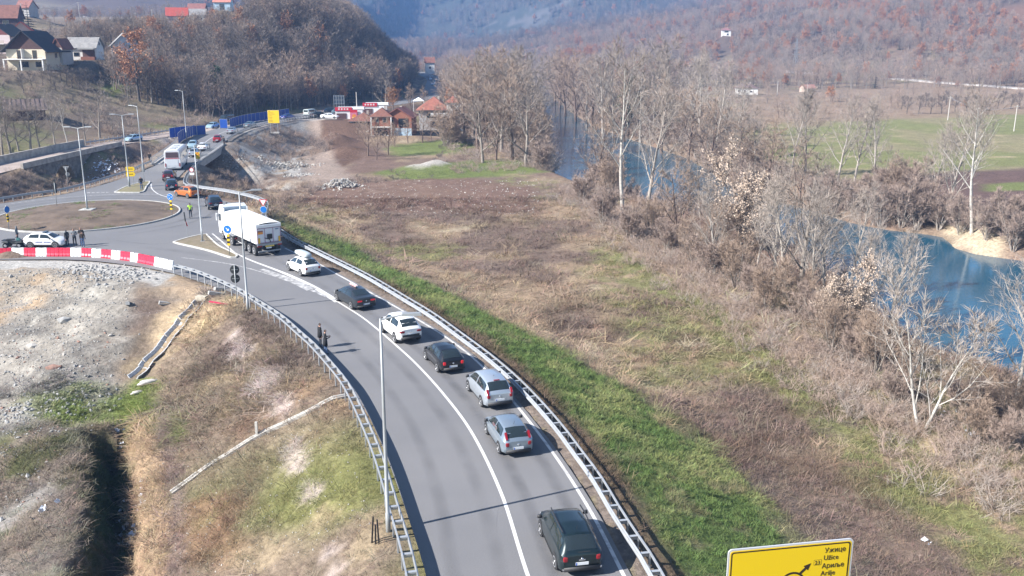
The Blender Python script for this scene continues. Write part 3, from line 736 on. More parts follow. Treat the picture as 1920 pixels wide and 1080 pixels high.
# ------------------------------------------------------------------ guard rails
SP = 1.3333
def w_beam(line, z, side):
    """front W beam: profile in (side, up); side = +1 when the traffic face looks right of travel"""
    s = side
    prof = [(0, -.155), (s * .045, -.125), (s * .045, -.075), (0, -.035), (0, .035), (s * .045, .075), (s * .045, .125), (0, .155), (-s * .018, .155), (-s * .018, -.155)]
    mb = MB(); mb.path([(p[0], p[1], z) for p in line], prof)
    return mb
post_me = {}
def guard_rail(label, line, side, z=.58, depth=.42, post_low=-.9, rear=True, spacing=SP, group='steel guard rails'):
    line = cr(line, spacing)
    mid = line[len(line) // 2]
    root = thing('guard_rail', label, 'guard rail', (0, 0, 0), group=group)
    w_beam(line, z, side).build('rail', STEEL(), root, smooth=False)
    back = offset(line, -side * depth)
    if rear:
        mb = MB(); mb.path([(p[0], p[1], z + .12) for p in back], [(-.03, -.05), (.03, -.05), (.03, .05), (-.03, .05)]); mb.build('rear_rail', STEEL(), root)
    key = (post_low, rear, depth)
    if key not in post_me:
        a = MB(); 
        zz = z + .06
        a.box((0, -.03, (zz + post_low) / 2), (.12, .012, zz - post_low)); a.box((-.054, 0, (zz + post_low) / 2), (.012, .06, zz - post_low)); a.box((.054, 0, (zz + post_low) / 2), (.012, .06, zz - post_low))
        b = MB(); b.box((0, depth / 2, z + .115), (.14, depth - .05, .012)); b.box((0, depth / 2, z + .02), (.012, depth - .06, .18))
        b.box((.07, depth / 2, z + .09), (.012, depth - .06, .06))
        ma = a.mesh('post', STEEL()); mb_ = b.mesh('spacer', STEEL()); fix_normals(ma); fix_normals(mb_)
        post_me[key] = (ma, mb_)
    t = np.gradient(line, axis=0)
    for i in range(len(line)):
        q = back[i] if rear else offset(line, -side * .1)[i]
        ang = math.atan2(-t[i][0] * side * 1.0, t[i][1] * side * 1.0)      # local +Y points at the road
        tx, ty = t[i] / np.linalg.norm(t[i])
        rz = math.atan2(ty * side, tx * side) + (math.pi if False else 0)
        # local y axis must run from post to front beam
        dx, dy = (line[i] - q); rz = math.atan2(-dx, dy)
        put('post', post_me[key][0], root, (q[0], q[1], 0), rz)
        if rear: put('spacer', post_me[key][1], root, (q[0], q[1], 0), rz)
    return root
RR = [(7.5, 8), (6.6, 22), (5.34, 31.61), (4.95, 33.66), (4.33, 36.62), (3.74, 39.83), (2.98, 42.89), (2.3, 45.6), (1.16, 49.4), (-.16, 53.2), (-1.8, 57.2), (-3.75, 61.4), (-6.1, 66.3), (-8.7, 71.0), (-12.9, 78.4), (-18.6, 87.2), (-22.6, 93.4),
      (-26.2, 100.2), (-28.6, 105.4), (-29.6, 109.6), (-31.2, 116.0), (-34.5, 120.9), (-39.2, 125.3), (-43.4, 128.2), (-46.2, 131), (-48.4, 137.6), (-50.2, 145), (-52.2, 154.5)]
guard_rail('long double guard rail on the outer side of the queue of cars', RR, -1)
LR = [(.0, 8), (-1.9, 22), (-3.57, 31.42), (-5.06, 37.34), (-6.22, 41.66), (-7.3, 45.2), (-9.09, 50.5), (-10.34, 53.61), (-12.96, 59.03), (-14.59, 61.95), (-16.94, 66.1), (-19.7, 70.17), (-22.7, 74.3), (-27.2, 79.4), (-30.2, 82.0)]
guard_rail('double guard rail along the inner slope ending at the plastic barriers', LR, 1, post_low=-1.2)
guard_rail('guard rail round the far side of the roundabout towards the bridge', [(-72, 106), (-69.2, 113.5), (-65.73, 118.9), (-63.6, 122.9), (-61.7, 125.4), (-60.3, 132), (-59.6, 144.6), (-60.1, 151), (-60.5, 157)], 1, rear=False)
guard_rail('guard rail past the bridge beside the yellow direction board', [(-58.0, 191), (-59.7, 203), (-60.5, 218), (-58.8, 235), (-55.3, 247), (-51, 257)], -1, rear=True)
g_old = guard_rail('dull guard rail on the old road past the stone parapet', [(-86.2, 190), (-83.6, 198), (-80.6, 208), (-78, 217)], 1, rear=False, z=.1)

# ------------------------------------------------------------------ the bridge on the new road
def strip_pts(line, n): return cr(line, n)
br = thing('road_bridge', 'pale concrete road bridge with barred railings over the gully', 'bridge')
bl = cr([(-59.6, 156), (-62.4, 171), (-65.9, 188)], 2); brr = cr([(-53.2, 156), (-54.6, 163), (-55.8, 172.6), (-58.1, 189)], 2)
n = min(len(bl), len(brr)); bl = cr(bl, np.linalg.norm(bl[-1] - bl[0]) / 15)[:15]; brr = cr(brr, np.linalg.norm(brr[-1] - brr[0]) / 15)[:15]
mb = MB(); vs = []
for a, b in zip(offset(bl, -.9), offset(brr, .9)):
    vs += [(a[0], a[1], -.05), (b[0], b[1], -.05), (b[0], b[1], -1.1), (a[0], a[1], -1.1)]
fs = []
for i in range(14):
    for k in range(4): fs.append((4 * i + k, 4 * i + (k + 1) % 4, 4 * i + 4 + (k + 1) % 4, 4 * i + 4 + k))
fs += [(0, 1, 2, 3), (56, 57, 58, 59)]
mb.add(vs, fs); mb.build('deck', CONC(), br)
for side, ln in ((-1, bl), (1, brr)):
    e = offset(ln, side * .55)
    mb = MB(); mb.path([(p[0], p[1], .09) for p in e], [(-.35, -.1), (.35, -.1), (.35, .1), (-.35, .1)]); mb.build('kerb_beam', CONC(), br)
    e2 = cr(offset(ln, side * .72), .45)
    for zz in (.28, 1.15):
        mb = MB(); mb.path([(p[0], p[1], zz) for p in e2], [(-.035, -.035), (.035, -.035), (.035, .035), (-.035, .035)]); mb.build('hand_rail', STEEL(), br)
    bme = MB().box((0, 0, .7), (.03, .03, .86)).mesh('baluster', STEEL())
    for p in e2: put('baluster', bme, br, (p[0], p[1], 0))
for yy in (163.5, 181.5):
    i = int(np.argmin(abs(brr[:, 1] - yy))); a = offset(bl, .6)[i]; b = offset(brr, -.2)[i]
    mb = MB(); c = (a + b) / 2; d = b - a
    mb.box((c[0], c[1], -4.4), (np.linalg.norm(d), 1.0, 6.6), math.atan2(d[1], d[0])); mb.build('pier', CONC(), br)

# ------------------------------------------------------------------ the old stone bridge
ob = thing('stone_arch_bridge', 'old dark stone bridge with a round arch beside the new road', 'bridge')
STONE = mat('old_stone', (.20, .185, .165), .95, var=.45, scale=1.2, bump=.6, bscale=3)
fr = cr(OLD_R[1:5], 1.0); fr = fr[(fr[:, 1] > 146) & (fr[:, 1] < 190)]
fr = offset(fr, .55)
# spandrel wall with an arch opening, built as columns of faces
mb = MB(); AY, AR, AB = 168.0, 3.6, -6.6
L0 = np.r_[0, np.cumsum(np.linalg.norm(np.diff(fr, axis=0), axis=1))]
s_list = sorted(set(list(np.linspace(0, L0[-1], 40)) + list(np.interp(AY, fr[:, 1], L0) + AR * np.cos(np.linspace(0, math.pi, 19)))))
sA = float(np.interp(AY, fr[:, 1], L0))
cols = []
for s in s_list:
    x = float(np.interp(s, L0, fr[:, 0])); y = float(np.interp(s, L0, fr[:, 1]))
    lo = -7.5
    if abs(s - sA) < AR: lo = -5.2 + math.sqrt(max(0, AR ** 2 - (s - sA) ** 2))
    elif abs(abs(s - sA) - AR) < 1e-6: lo = -5.2
    cols.append((x, y, lo))
for (xa, ya, la), (xb, yb, lb) in zip(cols[:-1], cols[1:]):
    mb.add([(xa, ya, la), (xb, yb, lb), (xb, yb, -.5), (xa, ya, -.5), (xa - 2.4, ya, la), (xb - 2.4, yb, lb)], [(0, 1, 2, 3), (0, 4, 5, 1)])
mb.build('spandrel_wall', STONE, ob)
ring = MB()
for k in range(15):
    t0 = math.pi * k / 15; t1 = math.pi * (k + 1) / 15
    v = []
    for t, r in ((t0 + .02, AR), (t1 - .02, AR), (t1 - .02, AR + .55), (t0 + .02, AR + .55)):
        s = sA + r * math.cos(t); x = float(np.interp(s, L0, fr[:, 0])); y = float(np.interp(s, L0, fr[:, 1]))
        v.append((x, y, -5.2 + r * math.sin(t)))
    m2 = MB(); m2.add([(a + .10, b, c) for a, b, c in v] + [(a - .2, b, c) for a, b, c in v], [(0, 1, 2, 3), (7, 6, 5, 4), (0, 4, 5, 1), (1, 5, 6, 2), (2, 6, 7, 3), (3, 7, 4, 0)])
    m2.build('arch_stone', mat('arch_stone', (.26, .24, .215), .95, var=.3, scale=2, bump=.4), ob)
fp = fr[(fr[:, 1] > 155)]
m2 = MB(); m2.path([(p[0] + .1, p[1], -.05) for p in fp], [(-.22, -.5), (.22, -.5), (.22, .42), (-.22, .42)]); m2.build('parapet', mat('parapet_stone', (.40, .37, .33), .95, var=.35, scale=1, bump=.4), ob)
lp = cr(OLD_L[::-1][1:5], 1.5); lp = lp[lp[:, 1] < 190]
m2 = MB(); m2.path([(p[0] - .1, p[1], .05) for p in lp], [(-.2, -.6), (.2, -.6), (.2, .75), (-.2, .75)]); m2.build('parapet', MATS['parapet_stone'], ob)

# ------------------------------------------------------------------ blue site fence
BLUE = mat('blue_sheet', (.012, .075, .36), .45, var=.12, scale=.8)
def fence(label, pts, z0=0.0, h=2.15, w=2.0, stripes=False):
    ln = cr(pts, w); root = thing('site_fence', label, 'fence', group='blue sheet fences round the road works')
    me = MB(); k = 10
    vs = []; fs = []
    for i in range(k * 2 + 1):
        x = -w / 2 + .03 + (w - .06) * i / (2 * k); yy = .022 if i % 2 else -.022
        vs += [(x, yy, .08), (x, yy, h)]
    for i in range(2 * k): fs.append((2 * i, 2 * i + 2, 2 * i + 3, 2 * i + 1))
    me.add(vs, fs); me.box((-w / 2 + .02, 0, h / 2), (.05, .05, h), mi=1); me.box((w / 2 - .02, 0, h / 2), (.05, .05, h), mi=1); me.box((0, 0, h), (w, .05, .05), mi=1)
    pm = me.mesh('panel', [BLUE, STEEL()]); fm = MB().box((0, 0, .07), (.7, .25, .14)).mesh('foot_block', CONC())
    for a, b in zip(ln[:-1], ln[1:]):
        c = (a + b) / 2; rz = math.atan2(b[1] - a[1], b[0] - a[0]); zz = z0 if z0 is not None else gz(c[0], c[1])
        put('panel', pm, root, (c[0], c[1], zz), rz)
        put('foot_block', fm, root, (a[0], a[1], zz), rz + math.pi / 2)
    return root
fence('blue sheet fence beside the bus at the bridge end', [(-66.6, 187.5), (-68.2, 195), (-69.4, 206)], 0)
fence('blue sheet fence set back behind the lamp post on the old road', [(-72.9, 200.5), (-71.4, 204.5), (-67.6, 207.6)], -.2)
fence('bright blue single fence panel facing the road ahead of the white car', [(-68.6, 221.5), (-66.6, 221)], 0)
fence('long blue sheet fence in front of the black van and the wood', [(-66.2, 221.5), (-66.5, 229), (-65.6, 237), (-63, 246), (-60, 255)], .0)

# ------------------------------------------------------------------ plastic barriers
RED = mat('barrier_red', (.62, .03, .07), .38, var=.1, scale=2); WHT = mat('barrier_white', (.82, .82, .80), .4, var=.06, scale=2)
def barrier_mesh(m, w=1.1):
    mb = MB(); prof = [(-.24, 0), (.24, 0), (.24, .12), (.15, .3), (.10, .62), (.08, .82), (-.08, .82), (-.10, .62), (-.15, .3), (-.24, .12)]
    xs = [-.5, -.46, -.2, -.15, -.10, .10, .15, .20, .46, .5]
    ks = [.86, 1, 1, .86, 1, 1, .86, 1, 1, .86]
    n = len(prof); vs = []
    for x, k in zip(xs, ks):
        for a, b in prof: vs.append((x * w, a * k, b if b < .8 else b - (1 - k) * .2))
    fs = [(i * n + j, i * n + (j + 1) % n, (i + 1) * n + (j + 1) % n, (i + 1) * n + j) for i in range(len(xs) - 1) for j in range(n)]
    fs += [tuple(range(n)), tuple(range((len(xs) - 1) * n, len(xs) * n))]
    mb.add(vs, fs); me = mb.mesh('barrier_body', m); fix_normals(me); return me
b_red, b_wht = barrier_mesh(RED), barrier_mesh(WHT)
cap_me = MB().lathe((0, 0, .80), (0, 0, 1), [(0, .06), (.04, .06), (.045, .04)], 8).mesh('filler_cap', BLACKP())
edges_px = [(-44, 'r'), (-20, 'w'), (0, 'r'), (24, 'w'), (47, 'r'), (69, 'w'), (90, 'r'), (113, 'r'), (134, 'w'), (155, 'r'), (174, 'w'), (192, 'r'), (211, 'w'), (228, 'r'), (247, 'w'), (261, 'r'), (277, 'r'), (292, 'w'), (309, 'w'), (326, None)]
bx_, by_ = [-60, 0, 25, 100, 150, 200, 250, 290, 326], [482, 481, 480, 480, 480, 483, 489, 497, 505.5]
names_b = {0: 'red plastic barrier by the quad bike front wheel', 2: 'red plastic barrier under the rear of the quad bike'}
order = ['first', 'second', 'third', 'fourth', 'fifth', 'sixth', 'seventh', 'eighth', 'ninth', 'tenth', 'eleventh', 'twelfth', 'thirteenth', 'fourteenth', 'fifteenth', 'sixteenth', 'seventeenth', 'eighteenth', 'nineteenth']
for i, ((x0, k), (x1, _)) in enumerate(zip(edges_px[:-1], edges_px[1:])):
    a = np.array(P(x0, np.interp(x0, bx_, by_))); b = np.array(P(x1, np.interp(x1, bx_, by_))); c = (a + b) / 2; d = b - a
    nth = len(edges_px) - 2 - i
    lab = '%s plastic water barrier, %s from the guard rail end' % ('red' if k == 'r' else 'white', order[nth])
    r = thing('road_barrier', lab, 'barrier', (c[0], c[1], .0), math.atan2(d[1], d[0]), 'red and white barriers along the edge of the fill')
    s = np.linalg.norm(d) / 1.1 * .985
    o = put('barrier_body', b_red if k == 'r' else b_wht, r); o.scale = (s, 1, 1)
    put('filler_cap', cap_me, r)

# ------------------------------------------------------------------ lamp posts
LP_ST = mat('lamp_steel', (.36, .38, .39), .5, .35, var=.1, scale=1.5)
def lamp(label, x, y, z, h, arms, base=False):
    r = thing('street_lamp', label, 'street lamp', (x, y, z), group='tall galvanised street lamps')
    mb = MB(); mb.lathe((0, 0, 0), (0, 0, 1), [(0, .11), (1.2, .105), (1.22, .085), (h * .6, .07), (h, .045)], 12); mb.build('pole', LP_ST, r, smooth=True)
    mb = MB(); mb.box((0, 0, .02), (.42, .42, .04)); mb.build('base_plate', LP_ST, r)
    if base: MB().box((0, 0, -.1), (1.5, 1.5, .2)).build('footing', KERB, r)
    for a in arms:
        dx, dy = math.cos(a), math.sin(a)
        mb = MB(); mb.tube((0, 0, h - .05), (dx * .9, dy * .9, h + .12), .04, .035, 8); ar = mb.build('arm', LP_ST, r)
        mb = MB(); mb.box((dx * 1.25, dy * 1.25, h + .14), (.85, .26, .1), a, taper=.85); hd = mb.build('lamp_head', LP_ST, r)
        mb = MB(); mb.box((dx * 1.25, dy * 1.25, h + .085), (.6, .2, .015), a); mb.build('lens', mat('lamp_lens', (.6, .6, .58), .2), hd)
    return r
lamp('nearest tall street lamp inside the guard rail, its arm over the white car', -5.32, 36.1, -.35, 9.9, (math.radians(8),))
lamp('street lamp by the twin black sign backs, behind the inner guard rail', -20.6, 69.9, -.35, 9.6, (math.radians(15),))
x, y = P(380, 455); lamp('street lamp on the triangular island next to the truck', x, y, .15, 9.9, (math.radians(20),))
x, y = P(165, 403); lamp('twin armed street lamp in the middle of the roundabout', x, y, .72, 9.6, (math.radians(0), math.radians(180)), True)
x, y = P(243, 352); lamp('twin armed street lamp behind the yellow arrow boards', x, y, .15, 10.0, (math.radians(5), math.radians(185)))
lamp('slim street lamp beside the walker at the bridge railing', -61.9, 156.5, -.6, 10.2, (math.radians(160),))
lamp('farthest slim street lamp standing by the blue fence', -67.4, 194.8, 0, 10.0, (math.radians(170),))
g = G(168, 70); lamp('small street lamp behind the white house on the slope', g.x, g.y, g.z, 7, (math.radians(170),))

# ------------------------------------------------------------------ signs
YEL = mat('sign_yellow', (.80, .55, .01), .45); SBLUE = mat('sign_blue', (.01, .16, .52), .4); SRED = mat('sign_red', (.6, .02, .03), .4); SBACK = mat('sign_back', (.045, .05, .052), .55)
GREYB = mat('sign_grey_back', (.33, .34, .35), .5, .4)
def disc(mb, c, r, nrm, th=.03, n=20, mi=0): return mb.lathe(Vector(c) - Vector(nrm) * th / 2, nrm, [(0, r), (th, r)], n, mi)
def sign_root(label, px, py, z=0.0, rz=0.0, name='road_sign', group=None):
    x, y = P(px, py, z); return thing(name, label, 'road sign', (x, y, z), rz, group)
def spost(r, h, rad=.035, m=None):
    MB().tube((0, 0, 0), (0, 0, h), rad, rad, 8).build('post', m or LP_ST, r, smooth=True)
def striped(r, z0, z1, w=.26, n=5):
    m1, m2 = mat('stripe_yellow', (.78, .50, .02), .5), BLACKP()
    for k in range(n):
        a = z0 + (z1 - z0) * k / n; b = z0 + (z1 - z0) * (k + 1) / n
        MB().box((0, -.06, (a + b) / 2), (w, .06, b - a - .004)).build('stripe_block', m1 if k % 2 == 0 else m2, r)
def blue_disc(r, z, rad, arrow=True):
    mb = MB(); disc(mb, (0, -.1, z), rad, (0, -1, 0), .02); d = mb.build('blue_disc', SBLUE, r)
    mb = MB(); mb.lathe((0, -.085, z), (0, -1, 0), [(0, rad + .03), (.012, rad + .03)], 20); mb.build('white_rim', WHITEP(), r)
    if arrow:
        q = rad * .62; mb = MB()
        def b2(c, l, w, a): mb.box((c[0], -.118, z + c[1]), (l, .01, w), ry=a)
        b2((0, 0), q * 1.6, rad * .2, math.radians(45)); b2((q * .5, -q * .12), rad * .2, q * .8, 0); b2((q * .15, -q * .5), q * .8, rad * .2, 0)
        mb.build('arrow', WHITEP(), r)
r = sign_root('blue keep right arrow sign over a yellow and black marker beside the truck', 431, 478, .14, math.radians(-8)); spost(r, 3.0); striped(r, .95, 2.05); blue_disc(r, 2.55, .38)
r = sign_root('blue roundabout sign over a yellow and black marker at the island edge', 323, 405, .5, math.radians(-12)); spost(r, 2.7); striped(r, .75, 1.85); blue_disc(r, 2.25, .36, False)
for k in range(3):
    a = 2 * math.pi * k / 3; MB().box((.17 * math.cos(a), -.125, 2.25 + .17 * math.sin(a)), (.16, .01, .06), ry=-(a + math.pi / 2)).build('arrow', WHITEP(), r)
r = sign_root('edge-on marker sign with yellow stripes on the near side of the island', 17, 431, .25, math.radians(75)); spost(r, 2.7); striped(r, .9, 1.75); blue_disc(r, 2.25, .36, False)
def sign_backs(label, px, py, z, h, kind, rz=0.0, n=1):
    r = sign_root(label, px, py, z, rz); spost(r, h)
    return r
g = Vector((-21.8, 71.2, -.5))
r = thing('road_sign', 'pair of round black sign backs on one post behind the guard rail', 'road sign', g, math.radians(10)); spost(r, 3.75)
for zz in (3.4, 2.68):
    mb = MB(); disc(mb, (0, .06, zz), .36, (0, 1, 0), .02); mb.build('sign_plate', SBACK, r)
    MB().box((0, .035, zz), (.5, .02, .05)).build('bracket', LP_ST, r)
r = sign_root('black sign back on the far edge of the roundabout', 107, 386, .3, math.radians(8)); spost(r, 2.9)
MB().box((0, .06, 2.25), (.42, .02, 1.3)).build('sign_plate', SBACK, r)
x, y = P(271, 344); r = thing('road_sign', 'narrow grey sign back just behind the man in jeans', 'road sign', (x, y, .14), math.radians(10)); spost(r, 2.7)
MB().box((0, .06, 2.1), (.42, .02, 1.1)).build('sign_plate', GREYB, r)
def tri(mb, c, s, yy, down=True, mi=0):
    k = -1 if down else 1
    v = [(c[0] - s / 2, yy, c[1] - k * s * .29), (c[0] + s / 2, yy, c[1] - k * s * .29), (c[0], yy, c[1] + k * s * .577)]
    mb.add(v + [(a, b + .015, d) for a, b, d in v], [(0, 1, 2), (5, 4, 3), (0, 3, 4, 1), (1, 4, 5, 2), (2, 5, 3, 0)], mi)
x, y = P(497, 428, -.2); r = thing('road_sign', 'red and white give way triangle over a blue disc behind the truck', 'road sign', (x, y, -.2), math.radians(-5)); spost(r, 3.4)
mb = MB(); tri(mb, (0, 3.0), .95, -.06); mb.build('red_triangle', SRED, r)
mb = MB(); tri(mb, (0, 3.0), .66, -.078); mb.build('white_triangle', WHITEP(), r)
blue_disc(r, 2.15, .36, False)
x, y = P(128, 352, -.4); r = thing('road_sign', 'grey back of a give way sign in front of the stone arch', 'road sign', (x, y, -.4), math.radians(10)); spost(r, 3.0)
mb = MB(); tri(mb, (0, 2.85), .9, .05); mb.build('sign_plate', GREYB, r); mb = MB(); disc(mb, (.1, .06, 1.95), .3, (0, 1, 0), .02); mb.build('sign_plate', GREYB, r)
x, y = P(362, 347, 0); r = thing('road_sign', 'round white speed sign with a plate at the bend of the rail', 'road sign', (x, y, -.2), 0); spost(r, 2.6)
mb = MB(); disc(mb, (0, -.06, 2.4), .34, (0, -1, 0), .02); mb.build('red_disc', SRED, r); mb = MB(); disc(mb, (0, -.08, 2.4), .26, (0, -1, 0), .015); mb.build('white_disc', WHITEP(), r)
MB().box((0, -.06, 1.82), (.66, .02, .34)).build('plate', WHITEP(), r)
x, y = P(372, 309, 0); r = thing('road_sign', 'yellow board with a warning triangle where the bridge railing starts', 'road sign', (x, y, 0), 0); spost(r, 2.2)
MB().box((0, -.06, 1.55), (.7, .02, 1.1)).build('board', YEL, r); mb = MB(); tri(mb, (0, 1.75), .7, -.085, False); mb.build('red_triangle', SRED, r); mb = MB(); tri(mb, (0, 1.72), .44, -.10, False); mb.build('yellow_triangle', YEL, r)
x, y = P(248, 351, 0); r = thing('direction_sign', 'two stacked yellow arrow boards on the grass island', 'road sign', (x, y, .14), math.radians(6))
for dx in (-.25, .25): MB().tube((dx, 0, 0), (dx, 0, 2.9), .035, .035, 8).build('post', LP_ST, r)
for zz in (2.45, 1.72):
    mb = MB(); w, h = .62, .31; pl = [(-w, -h), (w * .72, -h), (w, 0), (w * .72, h), (-w, h)]
    mb.add([(a, -.07, zz + b) for a, b in pl] + [(a, -.05, zz + b) for a, b in pl], [(4, 3, 2, 1, 0), (5, 6, 7, 8, 9)] + [(i, (i + 1) % 5, 5 + (i + 1) % 5, 5 + i) for i in range(5)])
    b = mb.build('arrow_board', YEL, r); MB().box((-.05, -.078, zz), (.75, .006, .07)).build('lettering', BLACKP(), b)
x, y = P(352, 447, 0); r = thing('road_sign', 'thin leaning post with a dark narrow board and red rag', 'road sign', (x, y, .14), math.radians(20))
MB().tube((0, 0, 0), (-.12, 0, 2.7), .025, .025, 6).build('post', LP_ST, r); MB().box((-.1, -.04, 2.2), (.12, .04, 1.0), ry=math.radians(-4)).build('board', SBACK, r)
MB().add([(-.05, -.05, 1.85), (.0, -.1, 1.6), (.14, -.05, 1.2), (.02, .02, 1.15), (-.08, .03, 1.5)], [(0, 1, 2, 3), (0, 3, 4), (0, 1, 3)]).build('rag', mat('rag_red', (.25, .03, .03), .9), r)

# text helper
def text_mesh(s, size, name, m, parent, loc, rot=(math.pi / 2, 0, 0), align='LEFT', ext=.004):
    cu = bpy.data.curves.new(name, 'FONT'); cu.body = s; cu.size = size; cu.align_x = align; cu.extrude = ext; cu.resolution_u = 3
    tmp = bpy.data.objects.new(name, cu); COL.objects.link(tmp)
    bpy.context.view_layer.update()
    me = bpy.data.meshes.new_from_object(tmp.evaluated_get(bpy.context.evaluated_depsgraph_get()))
    bpy.data.objects.remove(tmp); bpy.data.curves.remove(cu)
    me.materials.clear(); me.materials.append(m); me.name = name
    o = put(name, me, parent, loc); o.rotation_euler = rot
    return o
# the big roundabout board in the foreground
A_ = Vector((6.91, 26.67, 0)); B_ = Vector((11.17, 27.4, 0)); mid = (A_ + B_) / 2; ang = math.atan2((B_ - A_).y, (B_ - A_).x); W = (B_ - A_).length; HT = 3.0; TOP = 4.7
r = thing('direction_board', 'large yellow roundabout board with black arrow and place names', 'road sign', (mid.x, mid.y, 0), ang)
base = min(gz(A_.x, A_.y), gz(B_.x, B_.y))
for dx in (-1.3, 1.3): MB().tube((dx, .1, base - .3), (dx, .1, TOP - .1), .07, .07, 10).build('post', LP_ST, r, smooth=True)
def rrect(w, h, rad, n=5):
    p = []
    for cx, cz, a0 in ((w / 2 - rad, h / 2 - rad, 0), (-w / 2 + rad, h / 2 - rad, 90), (-w / 2 + rad, -h / 2 + rad, 180), (w / 2 - rad, -h / 2 + rad, 270)):
        for k in range(n + 1):
            t = math.radians(a0 + 90 * k / n); p.append((cx + rad * math.cos(t), cz + rad * math.sin(t)))
    return p
def plate(name, w, h, rad, y0, y1, m, parent, zc):
    p = rrect(w, h, rad); n = len(p)
    return MB().add([(a, y0, zc + b) for a, b in p] + [(a, y1, zc + b) for a, b in p], [tuple(range(n - 1, -1, -1)), tuple(range(n, 2 * n))] + [(i, (i + 1) % n, n + (i + 1) % n, n + i) for i in range(n)]).build(name, m, parent)
zc = TOP - HT / 2; SINK = mat('sign_ink', (.03, .018, .012), .5); ALU = mat('sign_edge', (.62, .63, .66), .4, .3)
plate('edge_frame', W, HT, .14, -.05, .0, ALU, r, zc); plate('yellow_margin', W - .12, HT - .12, .11, -.056, -.02, YEL, r, zc)
plate('border', W - .20, HT - .20, .09, -.060, -.02, SINK, r, zc); yb = plate('yellow_panel', W - .30, HT - .30, .06, -.064, -.02, YEL, r, zc)
k = W / 235.0                       # metres for a photo pixel across the board
def bp(px, py):                      # board position from the photo's own layout
    u = (px - 1365) / 235; yt = 1030 - 22 * u; return (-W / 2 + u * W, TOP - (py - yt) * k * 1.09)
for s_, px, py, h_ in (('Ужице', 1545.5, 1034, .235), ('Užice', 1544.5, 1047.5, .235), ('Ариље', 1542.5, 1062.5, .235), ('Arilje', 1541.5, 1076, .235)):
    a, b = bp(px, py); o = text_mesh(s_, h_ * 1.06, 'lettering', SINK, r, (a, -.068, b), (math.pi / 2, 0, 0)); o.scale = (.94, 1, 1)
a, b = bp(1527.5, 1056); plate('route_frame', .27, .20, .03, -.067, -.06, SINK, r, b + .075).location.x = a + .12
plate('route_panel', .245, .175, .025, -.0705, -.06, YEL, r, b + .075).location.x = a + .12
text_mesh('23', .19, 'lettering', SINK, r, (a + .015, -.074, b + .01), (math.pi / 2, 0, 0)).scale = (1, 1, 1)
cx, cz = bp(1489, 1092); R_ = .46
mb = MB(); nn = 40; vs = []
for i in range(nn):
    t = 2 * math.pi * i / nn
    for q in (R_ - .075, R_): vs += [(cx + q * math.cos(t), -.067, cz + q * math.sin(t)), (cx + q * math.cos(t), -.06, cz + q * math.sin(t))]
fs = []
for i in range(nn):
    j = (i + 1) % nn; fs += [(4 * i, 4 * j, 4 * j + 2, 4 * i + 2), (4 * i, 4 * i + 1, 4 * j + 1, 4 * j), (4 * i + 2, 4 * j + 2, 4 * j + 3, 4 * i + 3)]
mb.add(vs, fs).build('ring_symbol', SINK, r)
a0, b0 = bp(1502, 1072); a1, b1 = bp(1521.5, 1053)
d = Vector((a1 - a0, 0, b1 - b0)).normalized(); nrm = Vector((-d.z, 0, d.x)); p0 = Vector((a0, -.069, b0)); p1 = Vector((a1, -.069, b1)); hb = p1 - d * .24
mb = MB(); pts = [p0 - nrm * .045, hb - nrm * .045, hb - nrm * .12, p1, hb + nrm * .12, hb + nrm * .045, p0 + nrm * .045]
mb.add([tuple(q) for q in pts] + [(q.x, -.062, q.z) for q in pts], [tuple(range(7))] + [(i, (i + 1) % 7, 7 + (i + 1) % 7, 7 + i) for i in range(7)]).build('arrow_symbol', SINK, r)
MB().tube((cx, -.068, cz - R_ + .02), (cx, -.068, zc - HT / 2 + .25), .05, .05, 4).build('arrow_symbol', SINK, r)
# the yellow board beyond the bridge
x, y, z = at_depth(513.5, 231, 222); r = thing('direction_board', 'tall yellow direction board on two posts beyond the bridge', 'road sign', (x, y, z), math.radians(-3))
for dx in (-.85, .85): MB().tube((dx, .08, -2.6), (dx, .08, 3.0), .06, .06, 8).build('post', LP_ST, r)
MB().box((0, .05, 1.5), (2.75, .04, 3.0)).build('edge_frame', ALU, r); yb = MB().box((0, .02, 1.5), (2.68, .04, 2.92)).build('yellow_panel', YEL, r)
for i, (w, zz) in enumerate(((.5, 2.7), (1.2, 2.4), (1.5, 2.1), (.8, 1.7), (.9, 1.35), (.8, 1.0), (.95, .65), (.9, .35))): MB().box((-1.15 + w / 2, -.008, zz), (w, .012, .09)).build('lettering', mat('sign_ink_faint', (.30, .17, .01), .5), yb)
MB().box((.1, .0, -2.2), (2.3, .8, .3)).build('footing', CONC(), r)

# ------------------------------------------------------------------ drainage on the slope
g0, g1 = G(376, 566), G(250, 710)
ch = thing('drain_channel', 'stepped grey concrete drain channel running down the gravel fill', 'drain', (0, 0, 0))
nseg = 19; dv = (g1 - g0) / nseg; L_ = dv.length
mb = MB(); pr = [(-.50, .36), (-.28, .0), (.28, .0), (.50, .36), (.42, .36), (.23, .09), (-.23, .09), (-.42, .36)]
mb.path([(0, -L_ / 2 * 1.0, .0), (0, L_ / 2 * .98, .045)], pr); cme = mb.mesh('trough', mat('trough_concrete', (.46, .47, .48), .85, var=.18, scale=1.5)); fix_normals(cme)
for i in range(nseg):
    p = g0 + dv * (i + .5); o = put('trough', cme, ch, (p.x, p.y, gz(p.x, p.y) - .16))
    a, b = g0 + dv * i, g0 + dv * (i + 1); sl = math.atan2(gz(b.x, b.y) - gz(a.x, a.y), math.hypot(dv.x, dv.y))
    o.rotation_euler = (sl, 0, math.atan2(-dv.x, dv.y))
h = MB(); h.box((0, 0, .25), (.9, .55, .6)); h.build('inlet_block', mat('inlet_concrete', (.5, .45, .36), .9, var=.2), ch, loc=(g0.x - dv.x * .5, g0.y - dv.y * .5, g0.z - .1), rz=math.atan2(-dv.x, dv.y))
